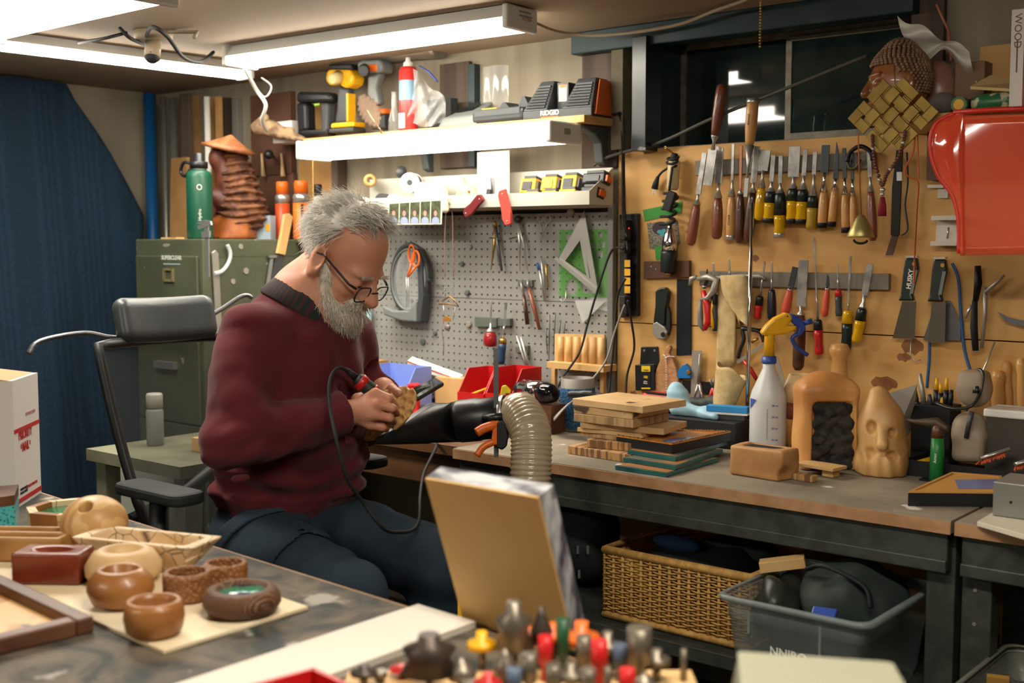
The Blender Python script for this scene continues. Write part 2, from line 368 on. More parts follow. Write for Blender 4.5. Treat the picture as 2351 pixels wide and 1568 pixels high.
cable('thin white wire loop beside the ceiling lights',[onY(600,178,2.64),onY(622,196,2.66),onY(618,215,2.66),onY(606,222,2.66),onY(590,205,2.66)],.003,M_wire)
cable('black cable sagging below the ceiling socket',[onZ(335,85,1.93),onZ(350,62,1.9),onZ(385,85,1.88),onZ(420,130,1.86),onZ(460,142,1.88),onZ(490,120,1.93)],.006,M_rub)
cable('thin black cable along the ceiling near the nearest light',[onZ(180,98,1.93),onZ(240,88,1.9),onZ(290,75,1.93)],.005,M_rub)
cable('short black wire crossing beside the ceiling light',[onZ(275,65,1.94),onZ(300,88,1.91),onZ(340,106,1.93)],.006,M_rub)
sk=thing('lamp_holder','old ceiling lamp holder with a black bulb socket','lamp holder',onZ(350,80,CZ-.08))
c0=onZ(352,72,CZ);part(sk,'base',MB().lathe([(.055,CZ-.03),(.06,CZ-.001)],c=(c0.x,c0.y,0)),M_tan)
part(sk,'socket',MB().cyl((c0.x,c0.y,CZ-.03),(c0.x+.02,c0.y-.02,CZ-.085),.024),M_tan);part(sk,'bulb_hole',MB().sph((c0.x+.02,c0.y-.02,CZ-.08),.022),M_rub)
part(sk,'bracket',MB().tube([(c0.x+.03,c0.y,CZ-.004),(c0.x+.14,c0.y+.06,CZ-.01),(c0.x+.15,c0.y+.04,CZ-.03)],.006),M_tan)
M_foil=mat('crinkled foil','9c978c',.35,.75,bump=.8,bs=25,ns=25)
def foil(px0,y0,px1,y1,r,lab,Yb):
    a=onY(px0,y0,Yb);b=onY(px1,y1,Yb);n=26;rg=[]
    for i in range(n+1):
        p=a.lerp(b,i/n);rg.append([(p.x,p.y+r*math.cos(q*PI/7)*(1+.1*random.uniform(-1,1)),p.z+r*.8*math.sin(q*PI/7)*(1+.1*random.uniform(-1,1)))for q in range(14)])
    return single('foil_duct',lab,'duct',MB().rings(rg),M_foil)
foil(285,128,520,138,.07,'crumpled silver foil duct under the ceiling at left',2.72)
foil(610,150,1010,108,.042,'foil wrapped duct behind the long ceiling light',2.99)
# ================================================================ furniture
BH=.745;BY=2.39
M_fr=mat('grey green steel frame','4b4f49',.45,.3,col2='3c403b',ns=25,bump=.05)
M_btop=mat('worn grey bench board','948876',.7,col2='6d6454',ns=5,lo=.35,hi=.66,bump=.05,col3='d8d0c4',s3=8,lo3=.66,hi3=.69,dist=.8,detail=8)
M_edge=mat('raw board edge','b58a63',.7,col2='a2784f',ns=20)
def bench(label,x0,x1,shelf=True,legs=(0,1)):
    t=thing('workbench',label,'workbench',((x0+x1)/2,(BY+YP)/2,0),'steel framed workbenches')
    tp=part(t,'bench_top',MB().bb((x0,BY,BH-.027),(x1,YP-.001,BH)),M_btop,bev=.001)
    part(tp,'edge_strip',MB().bb((x0,BY-.004,BH-.028),(x1,BY-.0005,BH-.002)),M_edge)
    part(t,'front_beam',MB().bb((x0+.01,BY+.012,BH-.112),(x1-.01,BY+.04,BH-.0285)).bb((x0+.01,BY+.004,BH-.112),(x1-.01,BY+.013,BH-.085)),M_fr,bev=.003)
    for k in legs:
        xl=x0+.003 if k==0 else x1-.063
        for y in(BY+.0415,YP-.08):part(t,'leg',MB().bb((xl,y,0),(xl+.06,y+.05,BH-.0285)),M_fr,bev=.003)
    if shelf:
        part(t,'lower_shelf',MB().bb((x0+.065,BY+.03,.335),(x1-.065,YP-.09,.355)),M_fr)
        part(t,'shelf_beam',MB().bb((x0+.065,BY+.0,.318),(x1-.065,BY+.03,.353)),M_fr,bev=.003)
        part(t,'shelf_beam',MB().bb((x0+.065,BY+.03,.2),(x1-.065,BY+.06,.24)),M_fr,bev=.003)
    return t
XJ=onY(2187,1250,BY).x
b1=bench('long grey workbench along the plywood wall with crates on its lower shelf',-2.185,XJ-.004)
b2=bench('workbench section at the right picture edge beyond the double legs',XJ+.004,.35)
b1lg=MB()
for z in(.60,.52):b1lg.cyl((XJ+.035,BY+.0415,z),(XJ+.035,BY+.038,z),.004)
part(b2,'bolt',MB().cyl((XJ+.035,BY+.0415,.60),(XJ+.035,BY+.0385,.60),.004),M_steel)
part(b2,'bolt',MB().cyl((XJ+.035,BY+.0415,.53),(XJ+.035,BY+.0385,.53),.004),M_steel)
M_desk=mat('stained desk timber','6b4826',.6,col2='543519',ns=8,grain=(.2,1,1))
dk=thing('desk','brown timber desk below the dust nozzle where the man works','desk',(-2.75,2.7,0))
part(dk,'desk_top',MB().bb((-3.30,2.42,BH-.03),(-2.19,YP-.001,BH-.002)),M_desk);part(dk,'apron',MB().bb((-3.26,2.45,BH-.125),(-2.2,2.475,BH-.0305)),M_desk)
for x in(-3.27,-2.26):
    for y in(2.476,2.96):part(dk,'leg',MB().bb((x,y,0),(x+.06,y+.06,BH-.0305)),M_desk)
M_tab=mat('paint spattered table board','2d3231',.65,col2='675b4c',ns=8,lo=.38,hi=.64,bump=.06,bs=20,col3='9a948a',s3=10,lo3=.64,hi3=.68,dist=2,detail=10,spec=.25)
tb=thing('work_table','dark paint-smeared table in the foreground holding turned wooden bowls','table',(-1.9,.65,0))
a=onZ(290,1192,BH);b=onZ(960,1401,BH);c=onZ(1090,1441,BH)
ed=(b-a).normalized();far0=a-ed*1.0;far1=c+ed*.85;nv=V((ed.y,-ed.x,0))*1.35
q=[far0,far0+nv,far1+nv,far1];lo_,hi_=BH-.03,BH
part(tb,'table_top',MB().hexa([(p.x,p.y,lo_)for p in q]+[(p.x,p.y,hi_)for p in q]),M_tab,bev=.002)
q2=[far0-V(nv).normalized()*.006,far0-V(nv).normalized()*.0005,far1-V(nv).normalized()*.0005,far1-V(nv).normalized()*.006]
part(tb,'edge_strip',MB().hexa([(p.x,p.y,lo_)for p in q2]+[(p.x,p.y,hi_-.002)for p in q2]),M_edge)
for s,u in((.06,.06),(.06,.94),(.94,.06),(.94,.94)):
    p=far0.lerp(far1,s)+nv*u;part(tb,'leg',MB().bb((p.x-.04,p.y-.04,0),(p.x+.04,p.y+.04,BH-.0305)),M_fr)
M_cab=mat('army green enamel','555a45',.5,.1,col2='494e3b',ns=6,bump=.03,col3='8d9184',s3=16,lo3=.68,hi3=.7)
fx1=-3.465;fx0=-3.87;fy0=2.505;fh=1.322
cb=thing('filing_cabinet','olive green steel filing cabinet with a label holder behind the chair','cabinet',((fx0+fx1)/2,2.8,0))
part(cb,'body',MB().bb((fx0,fy0,0),(fx1,YW-.055,fh)),M_cab,bev=.004)
hw=[fh-.06-.3*k for k in range(5)]
for k in range(4):
    z1=hw[k];z0=hw[k+1]+.006
    d=part(cb,'drawer',MB().bb((fx0+.015,fy0-.012,z0),(fx1-.02,fy0-.0005,z1)),M_cab,bev=.003)
    if k==0:
        xc=onY(388,600,fy0-.013);mb=MB()
        w,h=.026,.02;o=V((xc.x,fy0-.0165,onY(388,631,fy0).z))
        for dx,dz,sx,sz in((-w,0,.008,2*h+.008),(w,0,.008,2*h+.008),(0,h,2*w,.008),(0,-h,2*w,.008)):mb.box(o+V((dx,0,dz)),(sx,.008,sz))
        part(d,'label_holder',mb,mat('worn brass plate','9a9068',.5,.5))
        p=onY(393,592,fy0-.013)
        part(d,'sticker',textmb('SUPERCLEAR',.021,basis((p.x,fy0-.0125,p.z),(1,0,0),(0,0,1),(0,-1,0)),bold=.0006),plast('pale lettering','c9ccc2',.6))
        p=onY(392,601,fy0-.013);part(d,'sticker',MB().box((p.x+.005,fy0-.0127,p.z-.008),(.1,.001,.004)),plast('pale blue lettering','9db4bd',.6))
    else:part(d,'handle',MB().box(((fx0+fx1)/2,fy0-.022,z1-.09),(.12,.02,.025)),M_steel)
part(cb,'seam',MB().bb((fx1,fy0+.02,fh-.062),(fx1+.0015,YW-.06,fh-.059)),M_cab)
for k,(x,y,r)in enumerate(((552,566,6),(564,622,7),(534,646,6))):
    p=onX(x,y,fx1);part(cb,'round_magnet',MB().cyl((fx1,p.y,p.z),(fx1+.004,p.y,p.z),r*.0016),mat('grey magnet','8b877c',.6))
p=onY(382,563,fy0);part(cb,'oval_badge',MB(basis((p.x,fy0,p.z),(1,0,0),(0,0,1),(0,-1,0))).prism([(.02*math.cos(a*PI/8),.006*math.sin(a*PI/8))for a in range(16)],0,.002),MATS['grey magnet'])
M_peg=mat('grey pegboard','8f8f8b',.55,col2='878783',ns=3)
X0,X1=-3.185,-2.10;YPG=YW-.03;pitch=.0254
pg=thing('pegboard','grey perforated pegboard back panel hung with small hand tools','pegboard',((X0+X1)/2,YPG,BH))
def pegsheet(z0,nz):
    mb=MB();vs=[];fs=[];nx=int((X1-X0)/pitch);R=.0037;K=8
    for i in range(nx):
        for j in range(nz):
            cx=X1-.022-(i)*pitch;cz=z0+(j+.5)*pitch;o=len(vs);h=pitch/2
            sq=[(h,0),(h,h),(0,h),(-h,h),(-h,0),(-h,-h),(0,-h),(h,-h)]
            vs+=[(cx+a,YPG,cz+b)for a,b in sq]
            ci=[(R*math.cos(k*PI/4),R*math.sin(k*PI/4))for k in range(8)]
            vs+=[(cx+a,YPG,cz+b)for a,b in ci]+[(cx+a,YPG+.004,cz+b)for a,b in ci]
            for k in range(8):
                l=(k+1)%8;fs+=[(o+k,o+8+k,o+8+l,o+l),(o+8+k,o+16+k,o+16+l,o+8+l)]
    mb.add(vs,fs);return mb
ZS=1.122
part(pg,'perforated_sheet',pegsheet(ZS-14*pitch-.002,14),M_peg);part(pg,'perforated_sheet',pegsheet(ZS,11),M_peg)
part(pg,'backing',MB().bb((X0+.02,YPG+.0061,BH),(X1,YPG+.009,1.41)),mat('hole shade','1d2022',.8))  # dark sheet added behind the holes, standing in for their shade
part(pg,'side_post',MB().bb((X1-.009,YPG-.012,BH),(X1+.012,YW-.021,1.43)),mat('grey steel post','7d7f7a',.45,.2),bev=.002)
M_tray=mat('pale grey shelf enamel','c3c0b4',.45)
TX0,TX1,TY0=-3.155,-2.09,2.886;TZ=1.425
tr=thing('tray_shelf','pale steel tray shelf above the pegboard holding batteries and spools','shelf',((TX0+TX1)/2,2.95,TZ))
part(tr,'tray_floor',MB().bb((TX0,TY0+.0022,TZ),(TX1-.003,YPG-.0125,TZ+.003)),M_tray)
part(tr,'front_lip',MB().bb((TX0,TY0,TZ-.004),(TX1,TY0+.002,TZ+.037)),M_tray)
part(tr,'back_panel',MB().bb((TX0,YPG-.0122,TZ-.01),(TX1-.003,YPG-.0102,1.536)),M_tray)
part(tr,'side_panel',MB(basis((TX1,0,0),(0,1,0),(0,0,1),(1,0,0))).prism([(TY0+.0022,TZ-.004),(YPG-.0105,TZ-.004),(YPG-.0105,1.536),(TY0+.0022,TZ+.037)],-.002,0),M_tray)
SX0,SX1,SY0=-3.34,-2.087,2.855;SZ0,SZ1=1.66,1.682
ps=thing('plank_shelf','raw wooden plank shelf loaded with cordless tools and chargers','shelf',((SX0+SX1)/2,2.95,SZ0))
part(ps,'shelf_board',MB().bb((SX0,SY0,SZ0),(SX1,YW-.032,SZ1)),M_ww,bev=.002)
M_brk=mat('grey bracket','4d5453',.45,.2)
for x in(-2.13,-2.86):
    zb=.11 if x>-2.5 else .1
    pts=[(SY0+.035,SZ0-.0005),(SY0+.04,SZ0-.012),(YPG-.07,SZ0-.028),(YPG-.04,SZ0-.05),(YPG-.03,SZ0-zb),(YPG-.003,SZ0-zb-.01),(YPG-.003,SZ0-.0005)]
    part(ps,'bracket',MB(basis((x,0,0),(0,1,0),(0,0,1),(1,0,0))).prism(list(reversed(pts)),-.016,.016),M_brk,bev=.004)
RX0=onY(2010,270,2.78).x;RZ=1.603
rs=thing('plank_shelf','short timber shelf at upper right carrying the carved head','shelf',(RX0+.4,2.9,RZ-.02))
part(rs,'shelf_board',MB().bb((RX0,2.76,RZ-.02),(.2,YP+.0,RZ)),M_ww,bev=.002)
part(rs,'cleat',MB().bb((RX0+.05,YP-.045,RZ-.14),(.2,YP-.001,RZ-.0205)),M_wal)
M_mesh=mat('black mesh fabric','161c1c',.7,alpha=.58);M_ch=plast('chair black frame','121517',.45);M_pad=mat('dark chair padding','1b2021',.75,bump=.1,ns=300)
M_lea=mat('grey vinyl headrest','3a3f41',.38,col2='34393b',ns=9)
ch=thing('office_chair','black mesh office chair with headrest and coat hanger bar','office chair',(-2.30,1.855,0))
def CH(x,y,z):return V((-2.30+x,1.855+y,z))
sm=MB()
sm.rings([[CH(.27*math.cos(k*PI/12)*s*1.0,.26*math.sin(k*PI/12)*s,z)for k in range(24)]for s,z in((.93,.425),(1,.435),(1.02,.465),(.97,.492),(.6,.502),(.1,.505))])
part(ch,'seat',sm,M_pad)
def back(u,v,off=0):
    w=.185+.05*v-.10*max(0,.25-v)
    x=-.27-.17*v-.02*math.sin(v*PI)+.06*(u*u)+off
    return CH(x,u*w,.50+.55*v)
mb=MB().surf(lambda a,b:back(2*a-1,b),14,14);part(ch,'mesh_back',mb,M_mesh)
loop=[back(-1+2*i/10,0)for i in range(10)]+[back(1,i/10)for i in range(10)]+[back(1-2*i/10,1)for i in range(10)]+[back(-1,1-i/10)for i in range(10)]
part(ch,'back_frame',MB().tube(loop,.014,8,loop=True),M_ch)
part(ch,'back_spine',MB().tube(catmull([CH(-.1,0,.40),CH(-.30,0,.42),CH(-.37,0,.52)],6),.02,8),M_ch)
hc_=CH(-.45,0,1.10)
_R=eul(0,-14,0)
def headf(P):
    q=(P-np.array(hc_))@_R;x=q[...,0]-.9*q[...,1]**2;q2=np.stack([x,q[...,1],q[...,2]],-1)
    return sd_box(q2,(0,0,0),(.032,.15,.062),.03)
part(ch,'headrest',net(headf,hc_-V((.12,.2,.12)),hc_+V((.14,.2,.12)),.006),M_lea)
part(ch,'headrest_stem',MB().tube([CH(-.445,0,1.045),CH(-.465,0,1.07),CH(-.465,0,1.1)],.016),M_ch)
part(ch,'lumbar_bar',MB().tube([CH(-.36,-.17,.60),CH(-.37,0,.64),CH(-.36,.17,.74)],.018,8),M_ch)
part(ch,'hanger_bar',MB().tube(catmull([CH(-.45,.30,1.15),CH(-.46,.27,1.155),CH(-.47,.15,1.10),CH(-.47,-.1,1.06),CH(-.50,-.2,1.075),CH(-.52,-.31,1.06),CH(-.515,-.345,1.03)],5),.009,8,flat=.7),M_dsteel)
for s in(-1,1):
    part(ch,'armrest',MB(TR(CH(-.05,s*.29,.733))).prism(rrect(.26,.09,.03),-.014,.014),M_pad,bev=.008)
    part(ch,'arm_post',MB().tube([CH(-.05,s*.29,.719),CH(-.06,s*.29,.44),CH(-.06,s*.18,.40)],[.022,.026,.02],8),M_ch)
part(ch,'gas_lift',MB().cyl(CH(0,0,.42),CH(0,0,.1),.028),M_ch)
part(ch,'mechanism',MB().box(CH(-.03,0,.405),(.3,.18,.035)),M_ch,bev=.005)
for k in range(5):
    a=k*2*PI/5+.3;l=part(ch,'base_spoke',MB().tube([CH(0,0,.11),CH(.3*math.cos(a),.3*math.sin(a),.075)],[.03,.018],8),M_ch)
    part(l,'caster',MB().cyl(CH(.3*math.cos(a)-.02,.3*math.sin(a),.031),CH(.3*math.cos(a)+.02,.3*math.sin(a),.031),.03),M_ch)
sb=thing('side_bench','low timber side bench behind the mesh chair','bench',(-3.2,2.2,0))
zt=.69;M_gp=mat('greenish timber','7a7a63',.7,col2='67674f',ns=6)
A=onZ(300,1022,zt);B=onZ(470,1060,zt)
part(sb,'top',MB().bb((A.x-.05,A.y-.12,zt-.035),(B.x+.02,2.40,zt)),M_gp)
for x,y in((A.x-.03,A.y-.10),(B.x-.04,A.y-.10),(A.x-.03,2.34),(B.x-.04,2.34)):part(sb,'leg',MB().bb((x,y,0),(x+.05,y+.05,zt-.0355)),M_gp)
p=onZ(357,1022,zt)
sc_=thing('spray_can','grey spray can seen through the chair mesh','spray can',p)
part(sc_,'can',MB().lathe([(.024,0),(.026,.003),(.026,.105),(.022,.115)],c=p),plast('grey can','8e8e8c',.4));part(sc_,'cap',MB().lathe([(.0225,.1155),(.025,.117),(.025,.155),(.022,.16)],c=p),plast('pale cap','b4b2aa',.4))
p=onZ(460,1040,zt);single('wood_block','pale wood offcut on the side bench behind the man','wood block',MB().box(p+V((.0,.03,.0205)),(.1,.05,.04)),M_ww,bev=.001)
p0=atD(238,1052,3.9);single('leaning_sheet','pale grey panel leaning beside the navy blanket','panel',MB().hexa([(p0.x,p0.y,0),(p0.x+.32,p0.y+.12,0),(p0.x+.31,p0.y+.135,0),(p0.x-.01,p0.y+.015,0),(p0.x-.01,p0.y+.05,p0.z),(p0.x+.31,p0.y+.17,p0.z),(p0.x+.3,p0.y+.185,p0.z),(p0.x-.02,p0.y+.065,p0.z)]),mat('pale panel','8f9386',.7))
M_bp=plast('blue pipe','14568c',.35);M_galv=mat('galvanised pipe','9a9a92',.4,.8)
def stick(label,x,y1,r,m,Yb,name='pipe',cat='pipe',z0=None,sq=False,x0=None,group='pipes and sticks in the corner'):
    p=onY(x,y1,Yb);b=V((p.x,p.y,z0 or 0));mb=MB()
    if sq:mb.bb((p.x-r,Yb-.009,b.z),(p.x+r,Yb+.009,p.z))
    else:mb.cyl(b,p,r)
    return single(name,label,cat,mb,m,group)
stick('tall dark blue pipe standing in the left corner',343,215,.025,M_bp,2.95)
stick('galvanised pipe just right of the blue pipe',375,222,.012,M_galv,2.90);stick('second galvanised pipe behind the tan board',396,225,.018,M_galv,2.92)
stick('thin white pipe rising above the carved hat',475,222,.012,M_white,2.90)
stick('dark timber stud in the corner behind the cabinet',425,215,.03,M_plank,2.97,'timber_stud','stud',sq=True);stick('pale batten standing beside the thin white pipe',502,222,.012,M_osb,2.94,'timber_stud','batten',sq=True)
# ================================================================ the man
def Pn(x,y,d):return np.array(atD(x,y,d))
M_skin=mat('weathered skin','cf9678',.5,col2='b9765c',ns=14,lo=.35,hi=.75,bump=.12,bs=160,spec=.35)
M_swe=mat('maroon fleece','5c2329',.95,col2='511d23',ns=5,bump=.12,bs=500,sheen=.12,spec=.1)
M_trs=mat('dark slate canvas','2c3843',.9,col2='242f39',ns=7,bump=.15,bs=350,spec=.15)
M_hair=mat('grey white hair','e2ddd2',.55,col2='aeaaa0',ns=30,lo=.35,hi=.7);M_brd=mat('white grey beard','e6decf',.6,col2='b3a896',ns=40,lo=.4,hi=.7)
HCN=Pn(785,597,2.84);_az,_pt=rad(15),rad(-36)
hf=np.array([math.cos(_pt)*math.cos(_az),math.cos(_pt)*math.sin(_az),math.sin(_pt)]);hl=np.array([-math.sin(_az),math.cos(_az),0]);hu=np.cross(hf,hl)
HR=np.stack([hf,hl,hu],1);HS=1.06
def HW(x,y,z):return V(HCN+HR@(np.array([x,y,z])*HS))
def hq(P):return((P-HCN)@HR)/HS
def head_sdf(q):
    ay=np.stack([q[...,0],np.abs(q[...,1]),q[...,2]],-1)
    d=sd_ell(q,(-.012,0,.045),(.098,.077,.088))
    d=smin(d,sd_ell(q,(.03,0,-.028),(.066,.060,.083)),.03)
    d=smin(d,sd_ell(q,(.045,0,-.082),(.046,.046,.032)),.03)
    d=smin(d,sd_ell(ay,(.07,.024,.018),(.024,.032,.012)),.014)
    d=smin(d,sd_ell(ay,(.062,.040,-.022),(.026,.022,.022)),.018)
    d=smax(d,-sd_ell(ay,(.099,.033,-.001),(.018,.019,.012)),.012)
    d=smin(d,sd_ell(ay,(.077,.032,-.003),(.0135,.016,.012)),.004)
    d=smin(d,sd_cap(q,(.090,0,.012),(.118,0,-.030),.009,.0145),.010)
    d=smin(d,sd_ell(ay,(.104,.012,-.033),(.012,.009,.009)),.006)
    d=smax(d,-sd_ell(ay,(.112,.008,-.044),(.006,.004,.004)),.003)
    d=smin(d,sd_ell(ay,(.088,.012,-.062),(.014,.02,.006)),.006)
    d=smin(d,sd_ell(q,(.086,0,-.073),(.012,.018,.006)),.006)
    Re=eul(0,-14,24)
    e=sd_ell(ay,(-.010,.084,-.002),(.024,.011,.037),Re)
    e=smax(e,-sd_ell(ay,(-.002,.096,.004),(.014,.010,.024),Re),.004)
    e=smin(e,sd_ell(ay,(-.004,.081,-.028),(.010,.006,.010)),.006)
    d=smin(d,e,.007)
    return d*HS
NB=Pn(700,688,2.86)
RH=dict(w=Pn(797,948,2.745),k=[Pn(862,903,2.725),Pn(867,928,2.712),Pn(862,953,2.715),Pn(849,974,2.73)],
          p=[Pn(893,914,2.722),Pn(901,937,2.714),Pn(895,960,2.72),Pn(878,981,2.735)],t=[Pn(911,934,2.765),Pn(912,950,2.772),Pn(904,969,2.772),Pn(887,986,2.775)])
LW=Pn(880,893,2.99)
LHK=[Pn(915,912,2.965),Pn(918,925,2.955),Pn(914,938,2.945),Pn(905,950,2.935)]
LHP=[Pn(937,935,2.945),Pn(938,950,2.93),Pn(928,965,2.92),Pn(912,975,2.91)]
LHT=[Pn(935,962,2.90),Pn(930,975,2.885),Pn(917,985,2.875),Pn(900,992,2.87)]
SR,ER=Pn(578,778,2.74),Pn(532,1012,2.61);SL,EL=Pn(785,775,3.0),Pn(842,945,3.09)
def hand(P,w,K,PP,T,th,big):
    d=sd_cap(P,w,(w+K[1]+K[2])/3,.026,.024)
    for i in range(4):
        d=smin(d,sd_cap(P,w+(K[i]-w)*.15,K[i],.016,.0125),.014)
    for i in range(4):
        f=sd_cap(P,K[i],PP[i],.0118,.0098);f=smin(f,sd_cap(P,PP[i],T[i],.0098,.0078),.003)
        d=smin(d,f,.0045)
    a,b,c=th;f=smin(sd_cap(P,a,b,.017,.0125),sd_cap(P,b,c,.0125,.0095),.005)
    return smin(d,f,.010)
def body(P):
    d=head_sdf(hq(P))
    d=smin(d,sd_cap(P,HCN+HR@np.array([-.03,0,-.05])*HS,NB,.056,.066),.022)
    d=smin(d,sd_cap(P,NB,Pn(660,1100,2.86),.085,.12),.05)
    d=smin(d,sd_cap(P,SR,SL,.06),.05)
    for s,e,w in((SR,ER,RH['w']),(SL,EL,LW)):
        d=smin(d,smin(sd_cap(P,s,e,.045,.032),sd_cap(P,e,w,.032,.027),.02),.012)
    d=smin(d,hand(P,RH['w'],RH['k'],RH['p'],RH['t'],(Pn(822,918,2.775),Pn(862,905,2.815),Pn(900,928,2.812)),1),.012)
    d=smin(d,hand(P,LW,LHK,LHP,LHT,(Pn(890,908,2.955),Pn(900,893,2.905),Pn(917,903,2.872)),0),.012)
    pel=np.array([-2.25,1.855,.6])
    for s,kx,ky,ax,ay in((-1,-1.83,1.68,-1.93,1.64),(1,-1.85,2.0,-1.97,2.0)):
        hip=pel+np.array([0,s*.1,-.02]);kn=np.array([kx,ky,.545]);an=np.array([ax,ay,.1])
        d=smin(d,smin(sd_cap(P,hip,kn,.075,.05),sd_cap(P,kn,an,.05,.035),.02),.04)
    return d
man=thing('person','bearded man in a maroon sweatshirt and glasses bent over a carving','person',(-2.1,1.85,0))
part(man,'body',net(body,(-2.5,1.5,.06),(-1.75,2.25,1.48),.004),M_skin)
for s in(-1,1):
    part(man,'eye',MB(basis(HW(.0885,s*.032,-.008),hf,hl,hu)).sph((0,0,0),(.0025,.009,.003),10,6),mat('dark eye','2a1c16',.2))
nm=MB(basis(V(Pn(917,900,2.862)),*[tuple(V(q))for q in(RC@V((.8,-.6,0)),RC@V((.6,.8,0)),RC@V((0,0,1)))])).sph((0,0,0),(.007,.0055,.002),10,6)
part(man,'thumb_nail',nm,mat('finger nail','d8a890',.3))
pv=np.array([-2.25,1.855,.64])
def sweater(P,grow=0):
    d=sd_ell(P,(-2.245,1.855,.73),(.158,.193,.15))
    d=smin(d,sd_ell(P,(-2.215,1.855,.86),(.165,.19,.19)),.06)
    d=smin(d,sd_ell(P,(-2.215,1.852,1.0),(.14,.19,.15)),.06)
    d=smin(d,sd_cap(P,SR+np.array([0,.02,-.01]),SL,.075),.06)
    d=smin(d,sd_cap(P,Pn(672,735,2.87),NB+np.array([-.012,0,-.005]),.10,.088),.05)
    ar=smin(sd_cap(P,SR,ER,.082,.07),sd_cap(P,ER,RH['w']+(ER-RH['w'])*.03,.068,.048),.035)
    al=smin(sd_cap(P,SL,EL,.078,.07),sd_cap(P,EL,LW+(EL-LW)*.05,.068,.05),.03)
    L=np.linalg.norm(P-ER,axis=-1);u=(P-SR)@((ER-SR)/np.linalg.norm(ER-SR))
    w=vnoise(P,34,3);w2=vnoise(P*np.array([.6,.6,1.7]),40,5)
    ar=ar+.004*np.exp(-(L/.14)**2)*np.sin(L*105+2.5*w)+.003*w
    d=smin(d,ar,.022);d=smin(d,al,.03)
    zb=np.exp(-((P[...,2]-.75)/.09)**2)
    d=d+.007*zb*np.sin(P[...,2]*95+2.2*vnoise(P,14,9))+.0035*w2
    cz=np.exp(-((P[...,2]-1.0)/.12)**2);d=d+.005*cz*np.sin((P[...,0]*.3+P[...,1])*55+vnoise(P,12,2)*2.5)
    rg=np.abs(vnoise(P*np.array([1.,1.,1.5]),30,21));rg2=np.abs(vnoise(P,55,22))
    wt=np.clip(np.exp(-(L/.13)**2)+.8*zb+.45,0,1);d=d-.011*wt*(rg-.45)-.005*wt*(rg2-.4)
    g=np.linalg.norm(P-SR,axis=-1)<.14;d=np.where(g,d+.003*np.exp(-((u-.015)/.0035)**2),d)
    return d
def hemz(P):return .672-.035*np.clip((P[...,0]+2.25)/.15,-1,1)
def sw(P):
    d=sweater(P);d=np.maximum(d,hemz(P)-P[...,2])
    hb=hemz(P)+.062;d=d+.006*np.exp(-((P[...,2]-hb)/.006)**2)
    d=np.maximum(d,-sd_cap(P,NB+np.array([.005,0,-.03]),HCN+HR@np.array([-.02,0,-.02])*HS,.072,.075))
    for wv,e,r in((RH['w'],ER,.05),(LW,EL,.05)):
        ax_=(wv-e)/np.linalg.norm(wv-e);s=(P-wv)@ax_
        near=np.linalg.norm(P-wv,axis=-1)<.078
        d=np.where(near,np.maximum(d,s+.004),d)
        d=np.where(near,d+.003*np.exp(-((s+.062)/.004)**2),d)
    return d
part(man,'sweatshirt',net(sw,(-2.52,1.5,.6),(-1.85,2.25,1.28),.0065),M_swe)
ca=HCN+HR@np.array([-.03,0,-.05])*HS;cdn=(ca-NB)/np.linalg.norm(ca-NB)
Mc,_=along(NB+cdn*.014,NB+cdn*.2,up=(1,0,.2))
M_plaid=mat('dark green plaid','1c2b26',.9,col2='452026',ns=28,tex='wave',lo=.45,hi=.7,dist=1)
part(man,'shirt_collar',MB(Mc).lathe([(.094,-.052),(.082,-.018),(.072,.020),(.075,.028),(.080,.024),(.092,-.012),(.105,-.046)],36,loop=True),M_plaid)
def trous(P):
    d=sd_ell(P,(-2.245,1.855,.61),(.165,.195,.14))
    for s,kx,ky,ax,ay in((-1,-1.83,1.68,-1.93,1.64),(1,-1.85,2.0,-1.97,2.0)):
        hip=np.array([-2.245,1.855+s*.105,.59]);kn=np.array([kx,ky,.55]);an=np.array([ax,ay,.09])
        L=np.linalg.norm(P-kn,axis=-1)
        leg=smin(sd_cap(P,hip,kn,.108,.08),sd_cap(P,kn,an,.078,.07),.03)
        leg=leg+.006*np.exp(-(L/.13)**2)*np.sin(L*90+2*vnoise(P,20,4))
        d=smin(d,leg,.03)
    return d+.0045*vnoise(P,26,6)+.003*vnoise(P,55,8)
tr_=part(man,'trousers',net(lambda P:np.maximum(np.maximum(trous(P),P[...,2]-.735),.07-P[...,2]),(-2.5,1.5,.05),(-1.7,2.2,.76),.0065),M_trs)
def pocket(P):
    d=np.abs(trous(P)-.006)-.004;return np.maximum(d,sd_box(P,(-2.12,1.655,.60),(.10,.14,.085),.02,eul(0,12,-12)))
part(tr_,'cargo_pocket',net(pocket,(-2.3,1.48,.46),(-1.95,1.82,.75),.005),M_trs)
def flap(P):
    d=np.abs(trous(P)-.013)-.004;return np.maximum(d,sd_box(P,(-2.19,1.66,.655),(.022,.16,.09),.01,eul(0,32,-16)))
part(tr_,'pocket_flap',net(flap,(-2.32,1.46,.52),(-2.05,1.84,.78),.005),M_trs)
for nm_,ax,ay in(('shoe',-1.93,1.64),('shoe',-1.97,2.0)):
    f=lambda P:np.maximum(smin(sd_ell(P,(ax+.08,ay,.045),(.14,.048,.05)),sd_cap(P,(ax,ay,.05),(ax,ay,.14),.052),.03),.002-P[...,2])
    part(man,nm_,net(f,(ax-.12,ay-.08,-.01),(ax+.26,ay+.08,.2),.008),mat('brown work boot','3a2a20',.6))
